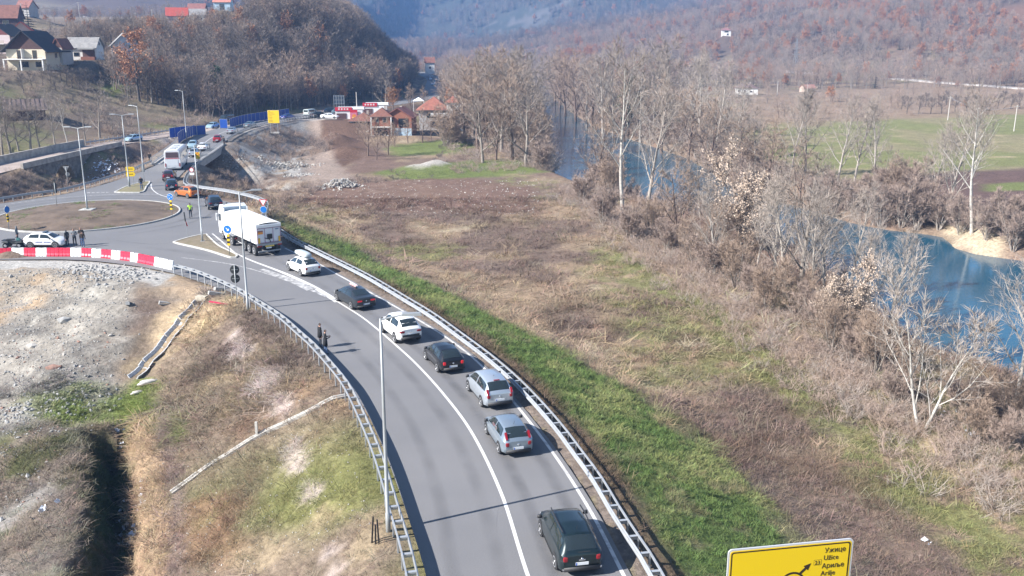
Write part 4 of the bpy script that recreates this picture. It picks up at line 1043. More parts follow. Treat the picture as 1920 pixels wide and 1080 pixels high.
pts = [G(*p) for p in ((650, 744), (600, 762), (540, 792), (490, 815), (440, 846), (380, 884), (322, 926))]
ln = cr([(p.x, p.y) for p in pts], .8)
ch = thing('drain_channel', 'pale narrow concrete drain strip crossing the left slope', 'drain', (0, 0, 0))
SLAB = mat('slab_concrete', (.52, .50, .46), .9, var=.2, scale=2)
for a, b in zip(ln[:-1], ln[1:]):
    za, zb = gz(*a), gz(*b); d = b - a; c = (a + b) / 2; l = math.hypot(d[0], d[1])
    mb = MB(); mb.path([(a[0] + d[0] * .02, a[1] + d[1] * .02, za + .03), (b[0], b[1], zb + .03)], [(-.2, -.12), (.2, -.12), (.2, .12), (.13, .12), (.08, .02), (-.08, .02), (-.13, .12), (-.2, .12)]); mb.build('slab', SLAB, ch)
p = G(482, 818); MB().box((0, 0, .35), (.14, .14, 1.1)).build('marker_post', SLAB, ch, loc=(p.x, p.y, p.z))
# loose rubble of broken kerbs below the rail, torn pipe ends, sacks
for i, (px, py, l, a, lab) in enumerate(((405, 553, 1.3, .6, 'broken concrete pipe end under the guard rail'), (415, 545, 1.4, .9, 'upper broken concrete pipe under the guard rail'), (240, 571, .9, 1.9, 'stray concrete pole lying on the gravel slope'), (307, 571, .8, .5, 'short concrete block lying at the top of the fill'))):
    g = G(px, py); o = MB().box((0, 0, .1), (l, .3, .28)).build('concrete_piece', mat('broken_concrete', (.40, .40, .39), .9, var=.3, scale=3), loc=(g.x, g.y, g.z), rz=a); o.rotation_euler = (0, .3, a); tag(o, lab, 'concrete')
for px, py, lab, s in ((277, 719, 'white sack lying at the foot of the drain channel', .75), (258, 738, 'small white sack just below the larger one', .5)):
    g = G(px, py); mb = MB(); n1_, n2_ = 10, 6; vs = []
    for i in range(n2_ + 1):
        for j in range(n1_):
            t = math.pi * i / n2_; u = 2 * math.pi * j / n1_; q = 1 + .25 * math.sin(3 * u + i)
            vs.append((s * q * math.sin(t) * math.cos(u), .45 * s * q * math.sin(t) * math.sin(u), .25 * s * math.cos(t) + .1))
    mb.add(vs, [(i * n1_ + j, i * n1_ + (j + 1) % n1_, (i + 1) * n1_ + (j + 1) % n1_, (i + 1) * n1_ + j) for i in range(n2_) for j in range(n1_)])
    tag(mb.build('sack', mat('white_sack', (.62, .58, .54), .8, var=.15, scale=3), loc=(g.x, g.y, g.z), rz=.6, smooth=True), lab, 'sack')
g = G(413, 574); mb = MB()
for k in (0, .12): mb.path([(-.9, .1 + k, .25), (-.3, -.05 + k, .2), (.3, -.15 + k, .12), (.9, -.2 + k, .05)], [(-.035, -.035), (.035, -.035), (.035, .035), (-.035, .035)])
tag(mb.build('plastic_pipe', mat('red_pipe', (.55, .03, .09), .5), loc=(g.x, g.y, g.z + .1)), 'red plastic pipes lying at the edge of the dug hole', 'pipe')
for k in range(3):
    o = MB().tube((0, 0, -.2), (.12 - .08 * k, -.05, 1.25 - .3 * (k % 2)), .04, .04, 6).build('cable_duct', BLACKP(), loc=(-5.95 + .18 * k, 35.4 - .12 * k, gz(-6.0, 35.4))); tag(o, ('leftmost', 'middle', 'shortest')[k] + ' black cable duct sticking up beside the nearest lamp', 'duct')
# ------------------------------------------------------------------ cars
def paint(name, c, metal=.35, rough=.32): return mat('paint_' + name, c, rough, metal, coat=.8)
TYRE = mat('tyre_rubber', (.02, .02, .021), .85); RIM = mat('wheel_alloy', (.55, .56, .58), .35, .6); TLAMP = mat('tail_lamp', (.26, .008, .014), .15, coat=.6); TLIT = mat('tail_lamp_lit', (.42, .012, .02), .2, emit=(1, .05, .06, .12))
HLAMP = mat('head_lamp', (.7, .72, .74), .1, coat=.8); PLATE = mat('number_plate', (.72, .74, .76), .4); PBLUE = mat('plate_blue', (.02, .1, .5), .4); TRIM = mat('dark_trim', (.03, .03, .032), .6); CHROME = mat('chrome', (.75, .76, .78), .15, .9)
CGLASS = mat('car_glass', (.018, .026, .028), .05, coat=.6, spec=.7)
def car_shape(kind):
    """stations: y, z bottom, z belt, z top, half widths low / belt / top   (front is +y)"""
    if kind == 'hatch':   L, W, H = 4.05, 1.72, 1.48; S = [(-2.02, .36, .84, .90, .66, .65, .54), (-1.95, .25, .90, 1.0, .77, .75, .58), (-1.66, .2, .94, 1.25, .84, .80, .57), (-1.22, .19, .94, 1.42, .86, .83, .56), (-.5, .18, .93, 1.48, .86, .84, .565), (.2, .18, .92, 1.45, .86, .84, .56), (.52, .18, .91, 1.36, .86, .84, .58), (1.18, .18, .89, .96, .86, .82, .70), (1.6, .2, .80, .86, .85, .78, .64), (1.9, .22, .68, .74, .80, .70, .58), (2.02, .3, .58, .62, .66, .6, .5)]; R = .315; A = (-1.24, 1.27)
    elif kind == 'suv':   L, W, H = 4.45, 1.84, 1.62; S = [(-2.22, .44, .96, 1.02, .72, .71, .58), (-2.14, .34, 1.02, 1.12, .83, .80, .62), (-1.84, .27, 1.05, 1.38, .91, .85, .60), (-1.4, .25, 1.05, 1.55, .92, .88, .60), (-.6, .24, 1.04, 1.63, .92, .89, .61), (.25, .24, 1.02, 1.59, .92, .89, .60), (.6, .24, 1.01, 1.50, .92, .89, .64), (1.22, .24, 1.0, 1.06, .92, .87, .74), (1.75, .26, .93, .98, .91, .84, .70), (2.08, .3, .80, .85, .85, .76, .62), (2.22, .36, .68, .72, .72, .66, .54)]; R = .35; A = (-1.33, 1.35)
    elif kind == 'mpv':   L, W, H = 4.2, 1.80, 1.66; S = [(-2.10, .40, .94, 1.0, .74, .73, .60), (-2.03, .28, 1.0, 1.10, .83, .81, .64), (-1.80, .22, 1.03, 1.38, .89, .85, .63), (-1.45, .2, 1.03, 1.58, .90, .87, .625), (-.6, .19, 1.02, 1.66, .90, .88, .63), (.35, .19, 1.0, 1.61, .90, .88, .62), (.72, .19, .99, 1.50, .90, .88, .66), (1.42, .19, .97, 1.04, .90, .85, .72), (1.75, .2, .90, .95, .88, .80, .68), (2.0, .24, .78, .82, .80, .72, .6), (2.10, .32, .66, .7, .68, .62, .52)]; R = .33; A = (-1.26, 1.35)
    elif kind == 'sedan': L, W, H = 4.75, 1.84, 1.46; S = [(-2.37, .36, .88, .94, .76, .74, .62), (-2.30, .25, .94, 1.02, .86, .82, .66), (-1.9, .2, .96, 1.06, .91, .86, .66), (-1.75, .2, .96, 1.10, .91, .86, .64), (-.95, .18, .95, 1.38, .92, .88, .58), (-.35, .17, .94, 1.46, .92, .88, .58), (.3, .17, .93, 1.44, .92, .88, .58), (.62, .17, .92, 1.36, .92, .88, .60), (1.38, .18, .90, .97, .92, .86, .74), (1.85, .2, .82, .88, .90, .82, .68), (2.2, .23, .70, .75, .84, .74, .6), (2.37, .32, .58, .62, .70, .64, .5)]; R = .335; A = (-1.42, 1.43)
    elif kind == 'van':   L, W, H = 5.0, 1.92, 1.95; S = [(-2.5, .4, 1.05, 1.86, .88, .90, .76), (-2.42, .3, 1.06, 1.93, .95, .94, .80), (-1.5, .25, 1.05, 1.96, .96, .95, .80), (.6, .24, 1.04, 1.95, .96, .95, .80), (1.05, .24, 1.03, 1.82, .96, .95, .80), (1.75, .24, 1.0, 1.12, .95, .92, .80), (2.2, .26, .9, .97, .92, .85, .72), (2.5, .34, .72, .78, .78, .70, .6)]; R = .34; A = (-1.55, 1.55)
    return L, W, H, S, R, A
PROF_N = 17
def car_surface(S):
    S = np.array(S); ys = np.linspace(S[0, 0], S[-1, 0], 121)
    D = np.stack([np.interp(ys, S[:, 0], S[:, k]) for k in range(1, 7)], 1)
    ker = np.array([1, 2, 3, 2, 1.]); ker /= ker.sum()
    E = D.copy()
    for k in range(6):
        p = np.pad(D[:, k], 2, mode='edge'); E[:, k] = np.convolve(p, ker, 'valid')
    E[:2] = D[:2]; E[-2:] = D[-2:]
    def half(y):
        zb, zs, zt, wl, wb, wt = [np.interp(y, ys, E[:, k]) for k in range(6)]
        h = max(zt - zs, .02)
        return [(wl * .80, zb), (wl * .97, zb + .10), (wl, zb + .45 * (zs - zb)), (wb, zs), (wb * .985, zs + .06 * h), ((wb * .42 + wt * .58), zs + .55 * h), (wt * 1.0, zt - .12 * h - .015), (wt * .86, zt - .03 * h), (0, zt + .012)]
    def Sf(y, u):
        hp = half(y); full = hp + [(-a, b) for a, b in hp[-2::-1]]
        u = min(max(u, 0), 16); i = min(int(u), 15); t = u - i
        a, b = full[i], full[i + 1]
        return Vector((a[0] * (1 - t) + b[0] * t, y, a[1] * (1 - t) + b[1] * t))
    return Sf
car_cache = {}
def car_mesh_set(kind):
    if kind in car_cache: return car_cache[kind]
    L, W, H, S, R, A = car_shape(kind); Sf = car_surface(S)
    y0, y1 = S[0][0], S[-1][0]
    ys = np.linspace(y0, y1, 49); us = list(range(17))
    body = MB(); vs = [Sf(y, u) for y in ys for u in us]
    fs = [(i * 17 + j, i * 17 + j + 1, (i + 1) * 17 + j + 1, (i + 1) * 17 + j) for i in range(48) for j in range(16)]
    fs += [(i * 17 + 16, i * 17, (i + 1) * 17, (i + 1) * 17 + 16) for i in range(48)]
    fs += [tuple(range(17)), tuple(range(48 * 17 + 16, 48 * 17 - 1, -1))]
    body.add(vs, fs)
    def patch(corners, off=.008, nu=4, ny=6):
        """corners (y,u): bottom front, bottom rear, top rear, top front"""
        bf, br_, tr_, tf = corners; mb = MB(); vs = []
        for i in range(ny + 1):
            s = i / ny
            for j in range(nu + 1):
                t = j / nu
                y = (bf[0] * (1 - s) + br_[0] * s) * (1 - t) + (tf[0] * (1 - s) + tr_[0] * s) * t
                u = (bf[1] * (1 - s) + br_[1] * s) * (1 - t) + (tf[1] * (1 - s) + tr_[1] * s) * t
                p = Sf(y, u); e = .01
                n = (Sf(min(y + e, y1), u) - Sf(max(y - e, y0), u)).cross(Sf(y, min(u + .05, 16)) - Sf(y, max(u - .05, 0)))
                n = n.normalized() if n.length > 1e-9 else Vector((0, 0, 1))
                c = Vector((0, y, .7))
                if n.dot(p - c) < 0: n = -n
                vs.append(p + n * off)
        mb.add(vs, [(i * (nu + 1) + j, i * (nu + 1) + j + 1, (i + 1) * (nu + 1) + j + 1, (i + 1) * (nu + 1) + j) for i in range(ny) for j in range(nu)])
        return mb
    parts = []
    sy = {'hatch': (.98, -1.45, .5, -1.25, -.28), 'suv': (1.02, -1.72, .5, -1.5, -.33), 'mpv': (1.20, -1.72, .62, -1.6, -.25), 'sedan': (1.12, -1.45, .52, -.95, -.32), 'van': (1.55, -2.2, .95, -2.2, .45)}[kind]
    f_, b_, tf_, tb_, pil = sy
    for sgn in (0, 1):
        q = lambda u: u if sgn == 0 else 16 - u
        k = .06; pt = pil + .02
        parts.append(('side_window', patch([(f_, q(4.2)), (pil + k, q(4.2)), (pil + k, q(5.85)), (tf_, q(5.85))]), CGLASS))
        parts.append(('side_window', patch([(pil - k, q(4.2)), (b_, q(4.25)), (tb_, q(5.85)), (pil - k, q(5.85))]), CGLASS))
        parts.append(('sill', patch([(A[1] - R - .06, q(.3)), (A[0] + R + .06, q(.3)), (A[0] + R + .06, q(1.25)), (A[1] - R - .06, q(1.25))], .012), TRIM))
        parts.append(('door_handle', patch([(pil + .22, q(2.75)), (pil + .06, q(2.75)), (pil + .06, q(2.85)), (pil + .22, q(2.85))], .02, 1, 2), None))
        parts.append(('headlight', patch([(y1 - .02, q(2.3)), (y1 - .42, q(2.6)), (y1 - .5, q(3.4)), (y1 - .06, q(3.5))], .012), HLAMP))
    wy = {'hatch': (1.12, .54), 'suv': (1.16, .62), 'mpv': (1.34, .74), 'sedan': (1.30, .64), 'van': (1.7, 1.08)}[kind]
    parts.append(('windscreen', patch([(wy[0], 6.7), (wy[0], 9.3), (wy[1], 9.4), (wy[1], 6.6)], .008), CGLASS))
    ry = {'hatch': (-1.28, -1.88), 'suv': (-1.46, -2.06), 'mpv': (-1.50, -1.97), 'sedan': (-1.0, -1.70), 'van': None}[kind]
    if ry: parts.append(('rear_window', patch([(ry[1], 6.35), (ry[1], 9.65), (ry[0], 9.5), (ry[0], 6.5)], .008), CGLASS))
    else: parts.append(('rear_window', MB().box((0, y0 - .004, 1.5), (1.3, .02, .5)), CGLASS))
    zt = S[0][2]
    xr = S[0][4]
    if kind in ('hatch', 'mpv'): tl = (xr - .08, zt - .08, .20, .24)
    elif kind == 'suv': tl = (xr - .12, zt - .08, .36, .15)
    elif kind == 'sedan': tl = (xr - .22, zt - .08, .44, .15)
    else: tl = (xr - .08, 1.0, .14, .5)
    for s in (-1, 1):
        mb = MB(); nn_ = 12; vs_ = []
        for (yy_, kk_) in ((y0 + .16, 1.0), (y0 + .02, 1.0), (y0 - .018, .86), (y0 - .03, .5)):
            for i_ in range(nn_):
                t_ = 2 * math.pi * i_ / nn_; ex_ = abs(math.cos(t_)) ** .6 * (1 if math.cos(t_) > 0 else -1); ez_ = abs(math.sin(t_)) ** .6 * (1 if math.sin(t_) > 0 else -1)
                vs_.append((s * (tl[0] + (.05 if yy_ > y0 + .1 else 0)) + ex_ * tl[2] / 2 * kk_, yy_, tl[1] + ez_ * tl[3] / 2 * kk_))
        mb.add(vs_, [(a_ * nn_ + b_2, a_ * nn_ + (b_2 + 1) % nn_, (a_ + 1) * nn_ + (b_2 + 1) % nn_, (a_ + 1) * nn_ + b_2) for a_ in range(3) for b_2 in range(nn_)] + [tuple(range(nn_)), tuple(range(3 * nn_, 4 * nn_))]); parts.append(('tail_light', mb, 'tail'))
        mb = MB().box((s * (W / 2 + .09), sy[0] - .12, S[4][2] + .06), (.2, .1, .14), taper=.85); parts.append(('mirror', mb, 'trimbody'))
    zp = zt - .30 if kind != 'sedan' else zt - .34
    mb = MB().box((0, y0 - .012, zp), (.52, .02, .12)); parts.append(('number_plate', mb, PLATE))
    mb = MB(); mb.box((0, y0 + .02, S[0][1] + .03), (S[0][4] * 2 * .98, .14, .16)); mb.box((0, y0 - .0, zp - .16), (S[0][4] * 1.7, .06, .05)); parts.append(('rear_bumper', mb, TRIM))
    mb = MB().lathe((0, y0 - .005, zt - .10), (0, -1, 0), [(0, .055), (.015, .055)], 10); parts.append(('badge', mb, CHROME))
    wh = []
    arch = []
    for s in (-1, 1):
        for a in A:
            mb = MB(); p = [(s * (W / 2 - .16), a + (R + .06) * math.cos(t), R + (R + .06) * math.sin(t)) for t in np.linspace(math.radians(-28), math.radians(208), 16)]
            q2 = [(s * (W / 2 + .006), y, z) for _, y, z in p]
            mb.add(p + q2, [tuple(range(16)), tuple(range(31, 15, -1))] + [(i, (i + 1) % 16, 16 + (i + 1) % 16, 16 + i) for i in range(16)]); arch.append(mb)
            ty = MB().lathe((s * (W / 2 - .20), a, R), (s, 0, 0), [(0, R * .8), (.01, R * .97), (.03, R), (.18, R), (.205, R * .96), (.215, R * .7)], 20)
            rm = MB().lathe((s * (W / 2 + .004), a, R), (s, 0, 0), [(0, R * .70), (.014, R * .70), (.014, R * .60), (.006, R * .58), (.006, R * .2), (.016, R * .18)], 18); wh.append((ty, rm))
    def mesh(nm, mb, m, sm=False):
        me = mb.mesh(nm, m, sm); fix_normals(me); return me
    res = dict(body=body, parts=[(nm, mesh(nm, mb, m if isinstance(m, bpy.types.Material) else TRIM, nm not in ('number_plate', 'tail_light')), m) for nm, mb, m in parts],
               wheels=[(mesh('tyre', t, TYRE, True), mesh('rim', r_, RIM)) for t, r_ in wh], arch=[mesh('wheel_arch', a_, TRIM) for a_ in arch], L=L, W=W, H=H, R=R, A=A, y0=y0, y1=y1, S=S)
    car_cache[kind] = res
    return res
body_cache = {}
def car(label, kind, colour, loc, head, name='parked_car', detail=True, scale=1.0, lit=None, z=0.0, sx=1.0, cat='car'):
    cs = car_mesh_set(kind)
    r = thing(name, label, cat, (loc[0], loc[1], z), -math.radians(head), 'cars and vans queueing on the road')
    r.scale = (scale * sx, scale, scale)
    key = (kind, colour.name)
    if key not in body_cache:
        me = cs['body'].mesh('body', colour, True); fix_normals(me); me.set_sharp_from_angle(angle=math.radians(38)) if hasattr(me, 'set_sharp_from_angle') else None; body_cache[key] = me
    put('body', body_cache[key], r)
    for nm, me, m in cs['parts']:
        if not detail and nm in ('door_handle', 'badge', 'sill', 'mirror', 'headlight'): continue
        o = put(nm, me, r)
        if m is None: o.data = me.copy(); o.data.materials[0] = colour
        if m == 'tail':
            lm = TLIT if lit else TLAMP
            if lm is not o.data.materials[0]:
                k2 = (me.name, lm.name)
                if k2 not in body_cache: c2 = me.copy(); c2.materials[0] = lm; body_cache[k2] = c2
                o.data = body_cache[k2]
        if nm == 'number_plate' and detail:
            put('plate_band', plate_band(me, cs), o)
    for i, (t, rm) in enumerate(cs['wheels']):
        if detail: put('wheel_arch', cs['arch'][i], r)
        w = put('wheel', t, r)
        put('rim', rm, w)
    return r
_pb = {}
def plate_band(me, cs):
    if me.name not in _pb:
        c = np.array([v.co for v in me.vertices]).mean(0)
        b = MB().box((c[0] - .235, c[1] - .014, c[2]), (.04, .004, .112)); _pb[me.name] = b.mesh('plate_band', PBLUE)
    return _pb[me.name]
def by_wheels(kind, rl, head, k=1.0):
    """car centre from the photo position of its rear left wheel"""
    L, W, H, S, R, A = car_shape(kind); a = math.radians(head); f = Vector((math.sin(a), math.cos(a))); rt = Vector((f.y, -f.x))
    p = Vector(P(*rl)); return p + rt * (W / 2 - .05) * k + f * (-A[0]) * k
def extra(root, nm, mb, m): return mb.build(nm, m, root)
C_GREEN = paint('dark_green', (.009, .02, .023)); C_BLUEGREY = paint('blue_grey', (.30, .36, .41), .6); C_SILVER = paint('silver', (.50, .55, .60), .6); C_BLACK = paint('black', (.012, .014, .018)); C_WHITE = paint('white', (.80, .80, .79), 0, .35)
C_DARK = paint('charcoal', (.03, .036, .042)); C_ORANGE = paint('orange', (.55, .16, .03), .3); C_NAVY = paint('navy', (.02, .035, .06)); C_RED = paint('red', (.42, .02, .03)); C_BLUE = paint('blue', (.02, .06, .28)); C_LBLUE = paint('light_blue', (.42, .58, .66), .4); C_TEAL = paint('grey_teal', (.18, .25, .28), .5)
v = car('dark green minivan at the near end of the queue, red round tail lights', 'mpv', C_GREEN, by_wheels('mpv', (1042, 1066), -11), -11)
MB().path([(-.62, .6, 1.69), (-.64, 0, 1.70), (-.62, -1.4, 1.66)], [(-.02, -.02), (.02, -.02), (.02, .02), (-.02, .02)]).build('roof_rail', TRIM, v); MB().path([(.62, .6, 1.69), (.64, 0, 1.70), (.62, -1.4, 1.66)], [(-.02, -.02), (.02, -.02), (.02, .02), (-.02, .02)]).build('roof_rail', TRIM, v)
MB().tube((0, -1.2, 1.66), (0, -1.3, 1.84), .012, .006, 6).build('antenna', TRIM, v); MB().box((0, -2.115, .44), (1.6, .03, .07)).build('bumper_strip', CHROME, v)
MB().box((0, -2.11, .80), (.26, .02, .05)).build('lettering', CHROME, v); MB().box((.1, -2.03, 1.10), (.5, .03, .025)).build('wiper', TRIM, v)
v = car('blue grey hatchback with tall red tail lights, second from the near end', 'hatch', C_BLUEGREY, by_wheels('hatch', (936, 850), -16), -16)
for s in (-1, 1): MB().box((s * .60, -1.80, 1.13), (.10, .14, .40), rx=math.radians(-42)).build('tall_tail_light', TLAMP, v)
MB().tube((0, -1.1, 1.47), (0, -1.25, 1.68), .012, .006, 6).build('antenna', TRIM, v)
v = car('silver compact minivan with a curved rear window behind the black hatchback', 'mpv', C_SILVER, by_wheels('mpv', (903, 762.5), -19), -19)
for s in (-1, 1): MB().box((s * .70, -1.98, 1.10), (.11, .14, .32), rx=math.radians(-38)).build('upper_tail_light', TLAMP, v)
MB().box((0, -1.44, 1.60), (.34, .1, .03)).build('brake_light', TLAMP, v); MB().tube((0, -.9, 1.66), (0, -1.0, 1.78), .012, .006, 6).build('antenna', TRIM, v)
v = car('black hatchback with square red tail lights and a white plate', 'hatch', C_BLACK, by_wheels('hatch', (820.6, 697.5), -22), -22, lit=True)
v = car('white crossover with a black rear window and dark bumper', 'suv', C_WHITE, by_wheels('suv', (741, 643), -27), -27); v.scale = (1.0, .98, 1.09)
MB().box((0, -2.225, .56), (1.25, .05, .26)).build('lower_bumper', TRIM, v)
v = car('charcoal saloon with a red and white board on its roof', 'sedan', C_DARK, by_wheels('sedan', (659, 580), -33), -33, lit=True)
b = MB().box((0, -.05, 1.56), (.22, 1.15, .10)).build('roof_board', WHITEP(), v)
for s in (-1, 1): MB().box((s * .113, -.05, 1.565), (.006, 1.1, .05)).build('red_stripe', SRED, b)
MB().box((.03, -.05, 1.612), (.05, 1.1, .006)).build('red_stripe', SRED, b)
v = car('white hatchback carrying a grey roof box behind the truck', 'hatch', C_WHITE, by_wheels('hatch', (564, 518), -36, 1.04), -36, scale=1.04)
mb = MB(); pr = [(-.38, 0), (.38, 0), (.40, .12), (.34, .30), (.2, .36), (-.2, .36), (-.34, .30), (-.40, .12)]; n = 8; vs = []
for y_, k in ((-1.35, .55), (-1.2, .9), (-.5, 1), (.5, .92), (.95, .7), (1.1, .3)):
    for a, c_ in pr: vs.append((a * k, y_ + .1, 1.56 + c_ * (k * .9 + .1)))
mb.add(vs, [(i * n + j, i * n + (j + 1) % n, (i + 1) * n + (j + 1) % n, (i + 1) * n + j) for i in range(5) for j in range(n)] + [tuple(range(n)), tuple(range(5 * n, 6 * n))])
mb.build('roof_box', mat('roof_box_grey', (.46, .52, .54), .35), v, smooth=True)
for yy in (-.5, .35): MB().box((0, yy, 1.53), (1.1, .06, .05)).build('roof_bar', TRIM, v)
car('black estate with red upper lamps turning ahead of the truck', 'suv', C_NAVY, by_wheels('suv', (390.6, 393), -24), -24)
v = car('orange hatchback entering the roundabout', 'hatch', C_ORANGE, by_wheels('hatch', (352, 372), -52), -52)
car('dark blue hatchback waiting behind the orange car', 'hatch', C_NAVY, by_wheels('hatch', (311, 357), -20), -20, lit=True)
car('dark red and black hatchback right behind the bus', 'hatch', paint('dark_red', (.10, .02, .03)), P(318, 336), -14, lit=True)
car('silver hatchback beside the front of the bus', 'hatch', C_SILVER, (-56.9, 168.0), -9)
car('white saloon next ahead of the silver hatchback on the bridge', 'sedan', C_WHITE, (-58.3, 177.3), -9)
car('blue small car passing the bus in the oncoming lane', 'hatch', C_LBLUE, (-61.5, 181.0), 171)
car('bright red hatchback at the far end of the bridge', 'hatch', C_RED, (-60.0, 192.0), -9)
car('pale silver saloon in the bend past the bridge', 'sedan', C_SILVER, (-62.2, 209.5), -4, detail=False)
car('grey green saloon beside the yellow direction board', 'sedan', C_TEAL, (-62.2, 224.0), 5, detail=False)
car('blue saloon driving towards the roadside stalls', 'sedan', C_BLUE, (-58.6, 247.0), 22, detail=False)
car('light blue hatchback coming down the old road', 'hatch', C_LBLUE, (-79.6, 197.6), 203, z=-.5, detail=True)
car('pale blue car half hidden by the single blue fence panel', 'hatch', C_LBLUE, (-70.6, 222.5), 190, z=-.1)
car('black van parked behind the blue fence', 'van', C_BLACK, (-71.5, 236.5), 195, z=.1, cat='van')
car('white green van stopped near the stalls', 'van', paint('pale_green', (.60, .68, .64), .1), (-54.6, 257.0), 20, detail=False, cat='van')
car('white estate parked in front of the first red stall', 'sedan', C_WHITE, (-48.2, 250.2), 95, detail=False, z=-.1)
car('black hatchback parked beside the white estate', 'hatch', C_BLACK, (-51.6, 254.4), 60, detail=False)
car('dark hatchback behind the people at the stalls', 'hatch', C_NAVY, (-51.4, 268.5), 70, detail=False)
car('grey hatchback beside the first red stall', 'hatch', C_TEAL, (-48.2, 263.6), 80, detail=False)
for i, (x_, y_, c_, h_, l_) in enumerate(((-32.0, 352, C_NAVY, 3, 'blue car showing just above the orange roof'), (-35.2, 428, C_LBLUE, 183, 'pale car with lit lamps on the far road'), (-35.0, 452, C_BLACK, -8, 'black car behind the pale one on the far road'), (-37.0, 478, C_TEAL, -8, 'grey car farther along the shaded road'), (-42.0, 494, C_NAVY, -10, 'dark car at the end of the shaded road'), (-41, 480, C_SILVER, 170, 'silver car in the other lane of the shaded road'))):
    car(l_, 'hatch', c_, (x_, y_), h_, detail=False)
v = car('white service car with blue side lettering behind the barriers', 'hatch', C_WHITE, (P(79, 465)[0] + .1, P(79, 465)[1] + .8), 90, detail=True)
for k in range(11):
    if k == 5: continue
    MB().box((.868, .78 - .14 * k, .62), (.012, .09, .10)).build('lettering', mat('letter_blue', (.10, .14, .40), .5), v)
MB().box((0, .05, 1.52), (.8, .3, .07)).build('roof_lamp', mat('roof_lamp_dark', (.06, .09, .12), .3), v)

# ------------------------------------------------------------------ truck with tipper trailer
def wheel_parts(root, x, y, R, s, m=RIM, w=.30):
    t = MB().lathe((x, y, R), (s, 0, 0), [(0, R * .8), (.015, R * .97), (.04, R), (w - .04, R), (w, R * .95), (w + .01, R * .7)], 22).build('wheel', TYRE, root, smooth=True)
    MB().lathe((x + s * (w - .02), y, R), (s, 0, 0), [(0, R * .66), (.035, R * .64), (.03, R * .5), (-.02, R * .45), (-.02, R * .25), (.05, R * .22), (.06, R * .05)], 18).build('rim', m, t)
TW = mat('truck_white', (.80, .81, .82), .35, coat=.4); TGREY = mat('truck_grey', (.30, .32, .34), .5, .2); SKY_PANEL = mat('cab_pale_blue', (.50, .60, .68), .4)
hd = math.radians(36.2)
tr = thing('articulated_truck', 'white articulated truck with a high tipper trailer turning into the roundabout', 'truck', (-23.55, 88.6, 0), hd)
# trailer local: y forward from rear face, x right; rear centre at origin
Lt, Wt, Zb, Zt = 8.75, 2.5, 1.28, 3.08
mb = MB(); pl = [(-Wt / 2, 0), (Wt / 2, 0), (Wt / 2, Lt), (-Wt / 2, Lt)]
mb.add([(-Wt / 2, .12, Zb), (Wt / 2, .12, Zb), (Wt / 2, Lt - .3, Zb), (-Wt / 2, Lt - .3, Zb), (-Wt / 2, 0, Zt), (Wt / 2, 0, Zt), (Wt / 2, Lt, Zt), (-Wt / 2, Lt, Zt)], [(3, 2, 1, 0), (0, 1, 5, 4), (1, 2, 6, 5), (2, 3, 7, 6), (3, 0, 4, 7)])
body = mb.build('trailer_body', TW, tr)
MB().box((0, Lt / 2, Zt + .03), (Wt + .06, Lt + .04, .09)).build('cover_rail', TW, body)
mb = MB(); vs = []
for i in range(13):
    for j in range(7):
        x_ = -Wt / 2 + Wt * j / 6; vs.append((x_, Lt * i / 12, Zt + .08 + .14 * (1 - (2 * j / 6 - 1) ** 2) - (.03 if i % 2 else 0)))
mb.add(vs, [(i * 7 + j, i * 7 + j + 1, (i + 1) * 7 + j + 1, (i + 1) * 7 + j) for i in range(12) for j in range(6)]).build('tarpaulin', mat('tarpaulin_white', (.80, .80, .78), .6, var=.05, scale=.8), tr, smooth=True)
REARW = mat('tailgate_white', (.66, .69, .73), .4); RLINE = mat('tailgate_lines', (.30, .10, .22), .5); ORNG = mat('hazard_orange', (.75, .28, .03), .5)
tg = MB().add([(-1.2, -.02, Zb + .05), (1.2, -.02, Zb + .05), (1.2, -.06, Zt - .26), (-1.2, -.06, Zt - .26), (-1.2, .1, Zb + .05), (1.2, .1, Zb + .05), (1.2, .05, Zt - .26), (-1.2, .05, Zt - .26)], [(0, 1, 2, 3), (7, 6, 5, 4), (0, 4, 5, 1), (1, 5, 6, 2), (2, 6, 7, 3), (3, 7, 4, 0)]).build('tailgate', REARW, tr)
MB().box((0, -.05, Zt - .1), (2.5, .1, .26)).build('header', TW, tr)
for x_ in (-1.17, -.42, .42, 1.17): MB().box((x_, -.065, (Zb + Zt) / 2 - .1), (.035, .03, Zt - Zb - .4)).build('seam', RLINE, tg)
for z_ in (Zb + .10, Zt - .30): MB().box((0, -.075, z_), (2.4, .03, .035)).build('seam', RLINE, tg)
o = MB().box((-.86, -.085, 2.42), (.5, .02, .34)).build('warning_plate', ORNG, tg); MB().box((-.86, -.1, 2.52), (.5, .01, .12)).build('lettering', mat('plate_brown', (.25, .12, .10), .6), o)
MB().box((.82, -.085, 2.62), (.34, .02, .1)).build('lettering', mat('letter_grey', (.2, .25, .35), .5), tg)
MB().box((.05, -.10, 1.95), (.5, .06, .48)).build('mesh_box', BLACKP(), tg); MB().path([(-.5, -.12, 1.85), (-.2, -.14, 1.75), (.05, -.12, 1.65), (.1, -.12, 1.4)], [(-.03, -.03), (.03, -.03), (.03, .03), (-.03, .03)]).build('hose', BLACKP(), tg)
for s in (-1, 1):
    MB().box((s * 1.02, -.09, 1.62), (.18, .02, .52)).build('marker_board', mat('marker_yellow', (.7, .42, .03), .5), tg)
    MB().box((s * 1.0, -.1, 1.08), (.42, .08, .14)).build('tail_light', TLAMP, tr)
MB().box((0, -.06, 1.2), (2.5, .12, .2)).build('bumper_beam', TGREY, tr); MB().box((0, -.1, 1.02), (.9, .03, .12)).build('number_plate', mat('plate_yellow', (.75, .55, .1), .5), tr); MB().box((-.1, -.1, .86), (.55, .03, .12)).build('number_plate', PLATE, tr)
MB().box((0, .0, .52), (2.3, .1, .12)).build('under_run_bar', TGREY, tr)
